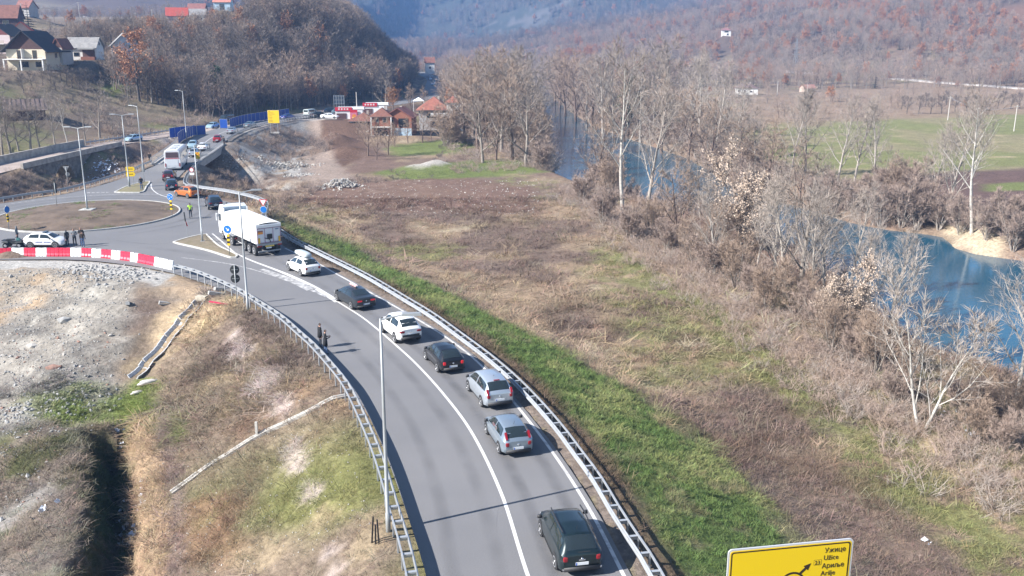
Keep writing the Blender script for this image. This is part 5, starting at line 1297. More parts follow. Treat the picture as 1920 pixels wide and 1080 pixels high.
for s in (-1, 1): MB().box((s * .45, Lt / 2, 1.08), (.14, Lt - .2, .34)).build('chassis_rail', BLACKP(), tr); MB().box((s * .95, .25, .75), (.5, .04, .55)).build('mud_flap', BLACKP(), tr)
for yy in (.95, 2.26, 3.57):
    for s in (-1, 1): wheel_parts(tr, s * .93, yy, .50, s)
MB().box((-1.1, 4.75, .85), (.06, 1.5, .5)).build('side_guard', TW, tr); MB().box((1.1, 4.75, .85), (.06, 1.5, .5)).build('side_guard', TW, tr)
MB().box((-.95, 4.8, .95), (.5, 1.2, .5)).build('tool_box', BLACKP(), tr)
# tractor, turned a little
tc = bpy.data.objects.new('tractor_unit', None); COL.objects.link(tc); tc.parent = tr; tc.location = (0, 7.6, 0); tc.rotation_euler = (0, 0, math.radians(-5))
cabm = MB(); prof = [(.55, -.05), (.55, 2.15), (1.25, 2.28), (2.1, 2.2), (3.1, 1.75), (3.62, 1.35), (3.72, .9), (3.55, -.05)]       # (z, y) side outline
cv = []
for s in (-1.22, 1.22): cv += [(s, y_ + 1.75, z_) for z_, y_ in prof]
n = len(prof); cabm.add(cv, [tuple(range(n)), tuple(range(2 * n - 1, n - 1, -1))] + [(i, (i + 1) % n, n + (i + 1) % n, n + i) for i in range(n)]); cab = cabm.build('cab', TW, tc)
MB().box((0, 1.68, 2.35), (2.25, .06, 2.3)).build('cab_rear_panel', SKY_PANEL, tc); MB().box((0, 1.66, 1.05), (2.2, .06, .5)).build('cab_rear_base', BLACKP(), tc)
MB().add([(-1.1, 4.05, 2.0), (1.1, 4.05, 2.0), (1.1, 3.6, 3.0), (-1.1, 3.6, 3.0)], [(0, 1, 2, 3)]).build('windscreen', CGLASS, tc)
for s in (-1, 1):
    MB().add([(s * 1.235, 2.75, 1.95), (s * 1.235, 3.75, 1.85), (s * 1.235, 3.55, 2.65), (s * 1.235, 2.75, 2.7)], [(0, 1, 2, 3)]).build('side_window', CGLASS, tc)
    MB().box((s * 1.42, 3.75, 2.25), (.14, .2, .75)).build('mirror', TW, tc)
    MB().box((s * 1.2, 1.55, 2.4), (.05, .5, 2.2)).build('side_deflector', TW, tc)
    wheel_parts(tc, s * .95, 2.55, .50, s); wheel_parts(tc, s * .93, -.95, .50, s)
    MB().box((s * 1.0, -.95, 1.08), (.5, 1.3, .06)).build('mudguard', TGREY, tc)
    MB().box((s * 1.0, .75, .7), (.5, 1.3, .6)).build('fuel_tank', TW, tc); MB().box((s * .95, -1.75, .85), (.3, .06, .14)).build('tail_light', TLAMP, tc)
MB().box((0, .2, .9), (.8, 4.2, .25)).build('chassis', BLACKP(), tc)
MB().path([(-1.1, 2.1, 3.72), (-.6, 2.1, 3.86), (.6, 2.1, 3.86), (1.1, 2.1, 3.72)], [(-.03, -.03), (.03, -.03), (.03, .03), (-.03, .03)]).build('roof_bar', TGREY, tc)
for x_ in (-.7, .7): MB().box((x_, 2.1, 3.9), (.14, .12, .12)).build('roof_lamp', BLACKP(), tc)

# ------------------------------------------------------------------ coach
bh = math.radians(12)
bus = thing('coach', 'white coach seen from behind in the queue before the bridge', 'bus', (-54.15, 149.0, 0), bh)
BL, BW, BH = 9.6, 2.5, 3.3
mb = MB(); pr = [(-1.16, .32), (1.16, .32), (1.25, .5), (1.25, 1.6), (1.22, 2.7), (1.12, 3.12), (.85, 3.28), (0, 3.33), (-.85, 3.28), (-1.12, 3.12), (-1.22, 2.7), (-1.25, 1.6), (-1.25, .5)]
n = len(pr); vs = []
for y_, k, dz in ((0.0, .96, -.06), (.12, 1, 0), (BL - .7, 1, 0), (BL - .2, .97, -.12), (BL, .9, -.4)):
    for a, c_ in pr: vs.append((a * k, y_, c_ if c_ < 1.7 else c_ + dz))
mb.add(vs, [(i * n + j, i * n + (j + 1) % n, (i + 1) * n + (j + 1) % n, (i + 1) * n + j) for i in range(4) for j in range(n)] + [tuple(range(n)), tuple(range(4 * n, 5 * n))]); mb.build('body', TW, bus, smooth=False)
BG = mat('bus_glass', (.10, .07, .085), .06, coat=.5)
MB().box((0, -.015, 2.5), (1.95, .04, .85), taper=.96).build('rear_window', BG, bus); MB().box((0, -.02, 1.95), (2.1, .03, .07)).build('brake_strip', SRED, bus)
for s in (-1, 1):
    for k in range(5): MB().box((s * 1.238, 1.15 + 1.62 * k, 2.2), (.03, 1.54, .95)).build('side_window', CGLASS, bus)
    MB().box((s * 1.08, -.01, .9), (.16, .06, .55)).build('tail_light', TLAMP, bus); MB().box((s * 1.3, BL - .1, 2.6), (.18, .2, .6)).build('mirror', BLACKP(), bus)
    for yy in (2.3, 7.4): wheel_parts(bus, s * .96, yy, .48, s)
MB().box((0, -.02, 1.25), (1.7, .02, 1.0)).build('engine_cover', mat('bus_cover', (.72, .74, .76), .4), bus); MB().box((0, -.03, .62), (.52, .03, .12)).build('number_plate', PLATE, bus); MB().box((0, -.02, .42), (2.3, .08, .16)).build('rear_bumper', TGREY, bus)
for yy in (1.6, 3.6, 6.0): MB().box((0, yy, 3.35), (.8, .9, .07)).build('roof_hatch', mat('roof_hatch', (.35, .37, .38), .5), bus)

# ------------------------------------------------------------------ quad bike
x, y = P(18, 468); q = thing('quad_bike', 'dark quad bike standing behind the red barriers', 'quad bike', (x, y + 1.0, 0), math.radians(-82))
QB = mat('quad_dark', (.025, .03, .03), .5)
for s in (-1, 1):
    for yy in (-.65, .65):
        t = MB().lathe((s * .34, yy, .30), (s, 0, 0), [(0, .2), (.02, .28), (.06, .30), (.2, .30), (.24, .27), (.25, .15)], 16).build('wheel', TYRE, q, smooth=True); MB().lathe((s * .585, yy, .30), (s, 0, 0), [(0, .14), (.02, .12)], 12).build('rim', RIM, t)
        MB().box((s * .48, yy, .66), (.42, .68, .08), taper=.8).build('mudguard', QB, q)
MB().box((0, 0, .52), (.4, 1.3, .3), taper=.8).build('chassis', QB, q); MB().box((0, -.3, .83), (.34, .8, .14), taper=.85).build('seat', BLACKP(), q)
MB().box((0, .45, .86), (.36, .4, .22), taper=.7).build('tank', mat('quad_teal', (.05, .16, .15), .4), q); MB().tube((-.4, .3, 1.08), (.4, .3, 1.08), .02, .02, 8).build('handlebar', BLACKP(), q)
MB().box((0, -.85, .78), (.8, .45, .04)).build('rear_rack', BLACKP(), q); MB().box((0, .9, .78), (.8, .4, .04)).build('front_rack', BLACKP(), q)
for s in (-1, 1): MB().box((s * .2, .95, .62), (.14, .06, .1)).build('headlight', HLAMP, q)
# ------------------------------------------------------------------ people: one skinned body each
SKIN = mat('skin', (.42, .24, .17), .6); HAIR = mat('dark_hair', (.03, .022, .018), .8)
def cloth(n, c): return mat('cloth_' + n, c, .9, var=.15, scale=8)
def person(label, loc, rz, top, legs, pose='stand', hgt=1.75, coat_len=0.0, vest=None, hair=HAIR, hood=None, z=0.0):
    J = {'pel': (0, 0, .95), 'sp': (0, .01, 1.15), 'ch': (0, .0, 1.36), 'nk': (0, .01, 1.50), 'hd': (0, .03, 1.60), 'tp': (0, .02, 1.73)}
    R = {'pel': (.15, .115), 'sp': (.145, .11), 'ch': (.165, .115), 'nk': (.055, .055), 'hd': (.078, .095), 'tp': (.06, .075)}
    Eg = [('pel', 'sp'), ('sp', 'ch'), ('ch', 'nk'), ('nk', 'hd'), ('hd', 'tp')]
    for s, n in ((-1, 'l'), (1, 'r')):
        st = {'stand': 0.0, 'walk': .22 * s, 'talk': .05 * s, 'sit': 0}[pose]
        if pose == 'sit':
            J['hip' + n] = (s * .10, .02, .92); J['kn' + n] = (s * .22, .42, .86); J['an' + n] = (s * .24, .36, .45); J['to' + n] = (s * .25, .52, .40)
        else:
            J['hip' + n] = (s * .095, 0, .88); J['kn' + n] = (s * .10, st * .55 + .02, .50); J['an' + n] = (s * .11, st - (.04 if pose == 'walk' and s < 0 else 0), .085); J['to' + n] = (s * .125, st + .15, .045)
        R['hip' + n] = (.09, .095); R['kn' + n] = (.062, .065); R['an' + n] = (.045, .05); R['to' + n] = (.045, .035)
        Eg += [('pel', 'hip' + n), ('hip' + n, 'kn' + n), ('kn' + n, 'an' + n), ('an' + n, 'to' + n)]
        J['sh' + n] = (s * .19, 0, 1.42)
        if pose == 'talk': J['el' + n] = (s * .27, .02, 1.15); J['wr' + n] = (s * .16, .24, 1.18); J['ha' + n] = (s * .10, .30, 1.22)
        elif pose == 'sit': J['el' + n] = (s * .27, .2, 1.18); J['wr' + n] = (s * .26, .44, 1.12); J['ha' + n] = (s * .24, .52, 1.12)
        else: J['el' + n] = (s * .24, -.03 - st * .3, 1.15); J['wr' + n] = (s * .25, .04 - st * .8, .92); J['ha' + n] = (s * .245, .07 - st * .9, .84)
        R['sh' + n] = (.07, .075); R['el' + n] = (.05, .05); R['wr' + n] = (.036, .04); R['ha' + n] = (.03, .045)
        Eg += [('ch', 'sh' + n), ('sh' + n, 'el' + n), ('el' + n, 'wr' + n), ('wr' + n, 'ha' + n)]
        for k in range(5):                       # fingers and thumb
            hx, hy, hz_ = J['ha' + n]; wx, wy, wz = J['wr' + n]; d = Vector((hx - wx, hy - wy, hz_ - wz)).normalized(); sd = Vector((0, 1, 0)) if abs(d.y) < .8 else Vector((1, 0, 0))
            if k < 4: p = Vector((hx, hy, hz_)) + d * (.085 - .01 * abs(k - 1.3)) + sd * (.018 * (k - 1.5))
            else: p = Vector((hx, hy, hz_)) + d * .02 + sd * .055
            J['f%d%s' % (k, n)] = tuple(p); R['f%d%s' % (k, n)] = (.009, .009); Eg.append(('ha' + n, 'f%d%s' % (k, n)))
    names = list(J); idx = {a: i for i, a in enumerate(names)}; k = hgt / 1.75
    me = bpy.data.meshes.new('body'); me.from_pydata([tuple(c * k for c in J[a]) for a in names], [(idx[a], idx[b]) for a, b in Eg], [])
    o = bpy.data.objects.new('body', me); COL.objects.link(o)
    m = o.modifiers.new('skin', 'SKIN'); m.use_smooth_shade = True
    if not me.skin_vertices: me.attributes.new
    for a in names:
        sv = me.skin_vertices[0].data[idx[a]]; sv.radius = (R[a][0] * k, R[a][1] * k); sv.use_root = (a == 'pel')
    s = o.modifiers.new('sub', 'SUBSURF'); s.levels = 1; s.render_levels = 1
    bpy.context.view_layer.update()
    m2 = bpy.data.meshes.new_from_object(o.evaluated_get(bpy.context.evaluated_depsgraph_get()))
    bpy.data.objects.remove(o); bpy.data.meshes.remove(me)
    m2.name = 'body'
    shoe = mat('shoe', (.02, .02, .02), .7)
    m2.materials.clear()
    for mm in (top, legs, SKIN, hair, shoe, vest or top): m2.materials.append(mm)
    pts = np.array([J[a] for a in names]) * k
    for p in m2.polygons:
        c = np.array(p.center); j = names[int(np.argmin(((pts - c) ** 2).sum(1)))]; mi = 0; z_ = c[2] / k
        if j[:2] in ('hi', 'kn', 'an'): mi = 1
        if j[:2] == 'to' or (j[:2] == 'an' and z_ < .09 and pose != 'sit'): mi = 4
        if j in ('pel',): mi = 1 if z_ < .93 else 0
        if coat_len and z_ > .93 - coat_len and j[:2] in ('hi', 'kn', 'pe'): mi = 0
        if j[:2] == 'ha' or j[0] == 'f': mi = 2
        if j == 'nk' and z_ > 1.50: mi = 2
        if j in ('hd', 'tp'): mi = 2 if (c[1] / k > .02 and z_ < 1.70) else 3
        if hood and j in ('hd', 'tp', 'nk'): mi = 0
        if vest and (j in ('sp', 'ch', 'pel') and 1.0 < z_ < 1.47 or j[:2] == 'sh'): mi = 5
        p.material_index = mi; p.use_smooth = True
    r = thing('person', label, 'person', (loc[0], loc[1], z), rz, None)
    put('body', m2, r)
    if not hood:                                 # face
        f = MB()
        f.box((0, .125 * k, 1.615 * k), (.028 * k, .03 * k, .045 * k), taper=.6); f.build('nose', SKIN, r)
        for s_ in (-1, 1):
            MB().box((s_ * .032 * k, .118 * k, 1.645 * k), (.024 * k, .008 * k, .012 * k)).build('eye', mat('eye', (.02, .02, .02), .3), r)
            MB().box((s_ * .082 * k, .02 * k, 1.63 * k), (.016 * k, .04 * k, .06 * k)).build('ear', SKIN, r)
        MB().box((0, .115 * k, 1.575 * k), (.045 * k, .01 * k, .01 * k)).build('mouth', mat('lip', (.3, .12, .1), .6), r)
    if coat_len:                                 # skirt of the coat
        sk = MB(); sk.lathe((0, 0, (.95 - coat_len) * k), (0, 0, 1), [(0, .20 * k), (.25 * k, .185 * k), (.5 * k, .165 * k)], 14); c_ = sk.build('coat_skirt', top, r, smooth=True); c_.scale = (1.0, .8, 1)
    return r
BLK = cloth('black', (.012, .013, .016)); NAV = cloth('navy', (.03, .04, .06)); JEAN = cloth('jeans', (.09, .15, .28)); BRN = cloth('brown', (.05, .035, .028)); GRY = cloth('grey', (.16, .18, .20)); DGR = cloth('dark_grey', (.05, .055, .06)); HIV = cloth('hi_vis', (.45, .75, .08))
x, y = P(611, 664); person('person in a long black coat looking at a phone by the guard rail', (x, y), math.radians(-70), BLK, JEAN, 'talk', 1.76, .35)
x, y = P(601, 652); person('person in black standing behind the one with the phone', (x, y), math.radians(-60), BLK, NAV, 'stand', 1.8, .2)
x, y = P(358, 409); person('person in a yellow safety vest walking on the roundabout', (x, y), math.radians(20), DGR, NAV, 'walk', 1.82, vest=HIV)
x, y = P(266, 357.5); person('person in a black jacket and jeans standing on the grass island', (x, y), math.radians(200), BLK, JEAN, 'stand', 1.85, z=.14)
x, y = P(123, 464); person('person in dark clothes at the bonnet of the white service car', (x, y + .5), math.radians(60), DGR, BLK, 'stand', 1.74, hood=True)
x, y = P(137, 463.5); person('person in a blue grey jacket facing the camera in the group', (x, y + .5), math.radians(190), GRY, BLK, 'talk', 1.86)
x, y = P(148, 463); person('person in black behind the brown jacket in the group', (x, y + .8), math.radians(185), BLK, JEAN, 'talk', 1.88)
x, y = P(154, 465); person('person in a brown jacket with their back turned in the group', (x, y + .3), math.radians(10), BRN, JEAN, 'stand', 1.72)
x, y = P(12, 463); person('person in a grey hood beside the quad bike', (x + .1, y + 2.1), math.radians(-80), GRY, BLK, 'stand', 1.80, hood=True)
person('person in black leaning at the bridge railing near the red car', (-56.6, 184.6), math.radians(-30), BLK, BLK, 'stand', 1.8)
person('person in dark clothes walking along the far railing left of the bus', (-61.4, 158.5), math.radians(10), BLK, BLK, 'walk', 1.78)
person('person in a pale top standing among the cars at the stalls', (-53.4, 250.6), math.radians(150), GRY, BLK, 'stand', 1.78)
person('person in black between the parked cars at the stalls', (-50.4, 251.6), math.radians(170), BLK, BLK, 'stand', 1.8)
# ------------------------------------------------------------------ buildings
def plaster(n, c): return mat('plaster_' + n, c, .9, var=.12, scale=.6, bump=.1, bscale=5)
def tiles(n, c, k=.3): return mat('tiles_' + n, c, .85, var=k, scale=1.1, bump=.5, bscale=9)
W_FRAME = mat('window_frame', (.45, .42, .38), .6); SHUT = mat('brown_frame', (.10, .05, .035), .6)
def house(label, pos, rz, w, d, h, rh, wall, roof, kind='gable', ridge='x', eave=.45, wins=(), chimney=True, name='house', gable_m=None, base=1.5, cat='house'):
    r = thing(name, label, cat, pos, rz, None)
    x, y = w / 2, d / 2
    mb = MB()
    if kind == 'gable':
        if ridge == 'x': ends = [[(-x, -y, h), (-x, y, h), (-x, 0, h + rh)], [(x, -y, h), (x, y, h), (x, 0, h + rh)]]
        else: ends = [[(-x, -y, h), (x, -y, h), (0, -y, h + rh)], [(-x, y, h), (x, y, h), (0, y, h + rh)]]
    else: ends = []
    mb.box((0, 0, (h - base) / 2), (w, d, h + base))
    if not gable_m:
        for e in ends: mb.add(e, [(0, 1, 2)])
    mb.build('wall', wall, r)
    if gable_m:
        for e in ends:
            k = -.02 if e[0][1] < 0 else .02
            MB().add([(a, b + k, c) for a, b, c in e], [(0, 1, 2)]).build('gable_board', gable_m, r)
    ex, ey = x + eave, y + eave; t = .16
    def slab(q): 
        a = [Vector(p) for p in q]; n = (a[1] - a[0]).cross(a[2] - a[0]).normalized()
        if n.z < 0: n = -n
        m = len(a); return MB().add([tuple(p + n * .03) for p in a] + [tuple(p + n * (t + .03)) for p in a], [tuple(range(m - 1, -1, -1)), tuple(range(m, 2 * m))] + [(i, (i + 1) % m, m + (i + 1) % m, m + i) for i in range(m)])
    if kind == 'gable':
        if ridge == 'x':
            dz = rh * eave / y
            q = [[(-ex, -ey, h - dz), (ex, -ey, h - dz), (ex, 0, h + rh), (-ex, 0, h + rh)], [(-ex, ey, h - dz), (ex, ey, h - dz), (ex, 0, h + rh), (-ex, 0, h + rh)]]
        else:
            dz = rh * eave / x
            q = [[(-ex, -ey, h - dz), (-ex, ey, h - dz), (0, ey, h + rh), (0, -ey, h + rh)], [(ex, -ey, h - dz), (ex, ey, h - dz), (0, ey, h + rh), (0, -ey, h + rh)]]
        for s in q: slab(s).build('roof', roof, r)
        top = (x * .35, 0) if ridge == 'x' else (0, y * .3)
    else:
        k = min(w, d) / 2 + eave; rx = max(ex - k, .01); ry = max(ey - k, .01)
        m = MB(); v = [(-ex, -ey, h - .1), (ex, -ey, h - .1), (ex, ey, h - .1), (-ex, ey, h - .1)]
        if w >= d: v += [(-rx, 0, h + rh), (rx, 0, h + rh)]; f = [(0, 1, 5, 4), (1, 2, 5), (2, 3, 4, 5), (3, 0, 4), (3, 2, 1, 0)]
        else: v += [(0, -ry, h + rh), (0, ry, h + rh)]; f = [(0, 1, 4), (1, 2, 5, 4), (2, 3, 5), (3, 0, 4, 5), (3, 2, 1, 0)]
        m.add(v, f).build('roof', roof, r); top = (x * .3, y * .2)
        m = MB(); m.box((0, 0, h - .16), (2 * ex - .1, 2 * ey - .1, .1)); m.build('eaves_board', W_FRAME, r)
    if chimney: MB().box((top[0], top[1], h + rh * .75), (.55, .55, 1.7)).build('chimney', plaster('chimney', (.45, .40, .36)), r)
    for face, u, zc, ww, wh in wins:
        if face in 'fb': s = -1 if face == 'f' else 1; c = (u * x, s * (y + .02), zc); dm = (ww, .10, wh); g = (ww - .16, .04, wh - .16); o = (0, s * .05, 0)
        else: s = 1 if face == 'r' else -1; c = (s * (x + .02), u * y, zc); dm = (.10, ww, wh); g = (.04, ww - .16, wh - .16); o = (s * .05, 0, 0)
        f = MB().box(c, dm).build('window', W_FRAME if wh < 1.7 else SHUT, r)
        MB().box(tuple(a + b for a, b in zip(c, o)), g).build('pane', GLASS(), f)
    return r
DARKR = tiles('dark', (.035, .035, .04)); REDR = tiles('red', (.50, .10, .05)); BROWNR = tiles('brown', (.20, .085, .06)); ORR = tiles('orange', (.30, .115, .08)); GREYR = tiles('grey', (.27, .26, .25)); RUST = tiles('rust', (.24, .10, .08))
CREAM = plaster('cream', (.62, .55, .42)); WH = plaster('white', (.72, .71, .68)); PINK = plaster('pink', (.48, .36, .32)); BLUEW = plaster('blue', (.38, .50, .60)); GREYW = plaster('grey', (.40, .39, .38)); BRICK = plaster('brick', (.27, .11, .07)); WOOD = mat('dark_boards', (.075, .035, .03), .8, var=.3, scale=2)
p = PAD['balcony']
h = house('large cream house with a dark steep roof and a wide balcony', p, math.radians(-4), 10.2, 9.5, 5.2, 4.3, CREAM, DARKR, 'gable', 'y', 1.0, [('f', -.35, 3.9, 1.0, 2.1), ('f', .45, 3.9, 1.1, 2.1), ('f', -.15, 1.5, 2.6, 1.5), ('f', .6, 1.5, 1.6, 1.4), ('r', 0, 3.6, 1.2, 1.3)], gable_m=WOOD)
MB().box((0, -5.6, 2.75), (10.4, 1.9, .2)).build('balcony_slab', WH, h); MB().box((-.1, -6.45, 3.25), (10.2, .06, .06)).build('balcony_rail', SHUT, h)
for x_ in np.linspace(-5, 5, 15): MB().box((x_, -6.45, 3.0), (.04, .04, .5)).build('baluster', SHUT, h)
for x_ in (-5.05, -.6, 5.05): MB().box((x_, -6.3, .6), (.3, .3, 4.2)).build('column', WH, h)
MB().box((-.5, -5.3, 4.0), (.2, 1.1, 2.6)).build('partition', WH, h); MB().box((0, -5.9, -1.4), (10.6, 2.2, .6)).build('terrace', CONC(), h)
p = PAD['white']
h = house('small white house with a grey roof and a brick terrace', p, math.radians(4), 7.6, 6.0, 3.3, 2.5, WH, GREYR, 'gable', 'x', .4, [('f', -.35, 1.5, 1.5, 1.1), ('r', 0, 4.2, .8, .8)])
MB().box((1.9, -3.6, .35), (3.6, 1.3, 1.0)).build('terrace_wall', BRICK, h); MB().box((1.6, -3.7, 2.9), (4.2, 1.5, .12)).build('porch_roof', WH, h); MB().box((1.9, -3.06, 1.6), (3.2, .1, 2.0)).build('dark_recess_panel', SHUT, h); MB().box((-.5, -5.2, -1.3), (9, .4, 1.6)).build('garden_wall', BRICK, h)  # porch recess is a flat panel, its shade put in as dark colour
p = PAD['gable']; h = house('pink house with a dark gable roof at the frame edge', p, math.radians(-2), 7.6, 8, 5.0, 2.8, plaster('rose', (.60, .50, .50)), DARKR, 'gable', 'y', .7, [('f', -.2, 4.2, 1.2, 1.2), ('f', 0, 1.4, 4.6, 1.9), ('r', 0, 3, 1.2, 1.2)], gable_m=mat('red_boards', (.16, .04, .04), .8))
MB().box((0, -4.6, 2.6), (5.2, 1.2, .16)).build('balcony_slab', WH, h); MB().box((0, -5.15, 3.1), (5.2, .06, .9)).build('balcony_rail', mat('pale_boards', (.5, .42, .38), .8), h)
house('house with an orange roof behind the pink gable house', PAD['orange'], math.radians(20), 6, 6, 3.6, 2.8, PINK, REDR, 'gable', 'y', .4, [('f', 0, 2, 1, 1)])
x, y, z = at_depth(119, 110, 250); house('narrow shed with a dark gable beside the large cream house', (x, y, z), math.radians(-5), 2.6, 5, 2.8, 2.2, GREYW, BROWNR, 'gable', 'y', .3, [('f', 0, 1.2, 1.2, 1.7)], chimney=False, name='shed', gable_m=WOOD, cat='shed')
house('old barn with a long brown tiled roof up the slope', PAD['barn'], math.radians(8), 9, 7, 3.4, 4.2, WOOD, BROWNR, 'gable', 'x', .5, [('f', .1, 1.4, 2.2, 1.6)], chimney=False, name='barn', cat='barn')
house('small barn with a rusty red roof behind the fir tree', PAD['barn2'], math.radians(-10), 6, 6, 3, 3, GREYW, RUST, 'gable', 'x', .4, [('f', 0, 1.4, 1, 1)], chimney=False, name='barn', cat='barn')
h = house('house with a bright red roof above the wood', PAD['redroof'], math.radians(16), 9.6, 7.5, 4.2, 3.6, PINK, tiles('bright_red', (.40, .07, .045), .2), 'gable', 'x', .5, [('f', -.1, 1.6, 1.2, 1.2), ('r', 0, 4, 1, 1)], gable_m=WOOD)
house('white cottage with a grey roof next to the bright red one', PAD['greyroof'], math.radians(8), 8.6, 6.5, 3.6, 3.0, WH, GREYR, 'gable', 'x', .4, [('f', -.2, 1.4, 1.6, 1.4), ('f', .5, 1.8, 1, 1), ('r', 0, 2, 1, 1)])
x, y, z = at_depth(370, 17, 530); house('dark red roofed barn behind the grey cottage', (x, y, z - 3.2), math.radians(4), 9, 6, 3, 3, WOOD, RUST, 'gable', 'x', .4, [('f', 0, 1.3, 1, 1.4)], chimney=False, name='barn', cat='barn')
house('pale blue house with a salmon roof at the top of the slope', PAD['blueh'], math.radians(3), 9, 8, 4.6, 3.2, BLUEW, tiles('salmon', (.48, .19, .13)), 'gable', 'x', .5, [('f', 0, 1.9, 2.6, 3.2), ('r', 0, 3, 1, 1)])
h = house('low shed with a ribbed brown metal roof beside the old road', PAD['shed'], math.radians(28), 7.4, 6.2, 2.3, 1.9, WOOD, mat('ribbed_metal', (.20, .15, .13), .6, .2, var=.35, scale=.9), 'gable', 'x', .5, [('f', .3, 1.1, 1.4, 1.4)], chimney=False, name='shed', cat='shed')
for k in range(9): MB().box((-3.6 + .9 * k, -1.85, 3.45), (.06, 4.1, .08), rx=math.atan2(1.9, 3.1) * 1.0).build('roof_rib', MATS['ribbed_metal'], h)
house('half hidden house with a pale gable among the bare oaks', PAD['hidden'], math.radians(25), 7, 8, 4.2, 3.2, plaster('pale', (.55, .56, .60)), GREYR, 'gable', 'y', .6, [('f', -.3, 1.6, 1.2, 1.3), ('f', .4, 3.6, 1, 1)])
# houses beside the far road
p = PAD['houseA']
x, y, z = at_depth(683, 238, 247); h = house('low house with a brown hipped roof below the red stalls', (x, y, z), math.radians(2), 6.4, 7, 1.9, 1.9, GREYW, BROWNR, 'hip', 'x', .5, [('f', -.6, 1.2, .8, 1.1), ('f', -.1, 1.2, .8, 1.1), ('f', .5, 1.2, 1.6, 1.1)], base=2.5)
x, y, z = at_depth(718, 254, 243); h = house('unfinished red brick house on concrete posts with a brown roof', (x, y, z), math.radians(3), 5.0, 7, 5.2, 1.9, BRICK, BROWNR, 'hip', 'y', .5, [('f', -.4, 4.2, .8, 1.1), ('f', .35, 4.2, 1.0, 1.1), ('f', -.1, 1.0, 3.6, 2.4)], base=1)
MB().box((0, -3.9, 2.5), (5.3, 1.0, .22)).build('balcony_slab', WH, h)
for s in (-1, 1): MB().box((s * 2.5, -4.1, 2.2), (.3, .3, 5.4)).build('concrete_post', WH, h)
x, y, z = at_depth(752, 254, 244); h = house('brick house with a brown roof and an open loggia beside the apple tree', (x, y, z), math.radians(-4), 7.0, 7.5, 5.0, 2.1, BRICK, tiles('plum', (.24, .09, .075)), 'gable', 'y', .5, [('f', -.45, 3.9, 1.1, 1.1), ('f', .4, 3.6, 2.6, 2.2), ('f', .3, 1.0, 1.0, 1.9)], base=1)
MB().box((1.2, -3.85, 1.1), (4.6, .25, 2.2)).build('lower_wall', BLUEW, h); MB().box((-2.4, -4.4, 1.9), (3.2, 1.6, .12), rx=.25).build('lean_to_roof', BROWNR, h)
p = PAD['houseB']
x, y, z = at_depth(815, 241, 268); h = house('house with a wide orange hipped roof beside the far road', (x, y, z), math.radians(2), 8.2, 9, 5.6, 3.4, GREYW, ORR, 'hip', 'x', .8, [('f', .2, 4.2, 5.5, 1.7), ('f', .3, 1.6, 4.4, 1.7)], base=1)
MB().box((1.6, -4.9, 4.3), (4.8, .9, .9)).build('balcony', WH, h); MB().add([(-.1 - 3.2, -5.6, 5.4), (4.3, -5.6, 5.4), (4.3, -5.55, 5.6), (-3.3, -5.55, 5.6)], [(0, 1, 2, 3)]).build('fascia', SHUT, h)
x, y, z = at_depth(851, 241, 265); h = house('narrow grey tower wing with its own small orange roof', (x, y, z), math.radians(-3), 3.3, 4.5, 7.4, 1.7, WH, ORR, 'hip', 'x', .5, [('f', .1, 6.2, 1.5, 1.0), ('f', .1, 3.6, 1.5, .9), ('r', 0, 5, 1, 1)], base=.2)
MB().box((0, -2.7, 2.2), (3.6, 1.0, .2)).build('balcony_slab', WH, h)
for s in (-1, 1): MB().box((s * 1.5, -2.9, .9), (.22, .22, 2.6)).build('column', WH, h)
x, y, z = at_depth(785, 196, 276); r = thing('gazebo', 'white peaked canopy beside the wide orange roof', 'canopy', (x, y, z), .1)
MB().add([(-1.6, -1.6, 1.1), (1.6, -1.6, 1.1), (1.6, 1.6, 1.1), (-1.6, 1.6, 1.1), (0, 0, 2.1)], [(0, 1, 4), (1, 2, 4), (2, 3, 4), (3, 0, 4), (3, 2, 1, 0)]).build('canopy', WHITEP(), r)
for a in (-1.5, 1.5):
    for b in (-1.5, 1.5): MB().box((a, b, -.4), (.1, .1, 3.0)).build('post', WHITEP(), r)
# roadside stalls
STR = mat('stall_red', (.50, .02, .04), .5)
for px, py, Y, w, lab in ((652, 223, 253, 7.2, 'red and white roadside stall with a food poster'), (701, 214, 262, 6.4, 'second red stall with a white roof behind the brown hipped roof')):
    x, y, z = at_depth(px, py, Y); r = thing('market_stall', lab, 'stall', (x, y, z), math.radians(4))
    MB().box((.4, 1.6, 1.1), (w, 3.2, 2.4)).build('wall', WHITEP(), r); MB().box((.8, 1.7, 2.75), (w + .2, 3.6, .5), taper=.95).build('roof', WHITEP(), r)
    sg = MB().box((-1.0, -.1, 2.6), (w * .62, .16, 1.0)).build('sign_band', STR, r)
    for k in range(4): MB().box((-2.2 + .75 * k, -.19, 2.62), (.42, .02, .45), ry=.2).build('lettering', mat('sign_pale', (.7, .55, .55), .6), sg)
    MB().box((-1.6, -.06, .7), (2.6, .1, 1.6)).build('hatch', mat('stall_dark', (.10, .05, .05), .6), r)
    if Y < 255:
        MB().box((1.7, -.3, 1.15), (1.9, .12, 2.5)).build('poster_frame', STR, r)
        MB().box((1.7, -.37, .95), (1.6, .02, 1.5)).build('poster', mat('poster_pink', (.55, .18, .26), .6), r); MB().lathe((1.75, -.385, .75), (0, -1, 0), [(0, .55), (.01, .55)], 16).build('poster_food', mat('poster_orange', (.65, .22, .04), .6), r); MB().box((1.75, -.40, .35), (1.1, .01, .25)).build('poster_food', mat('poster_yellow', (.75, .55, .15), .6), r)
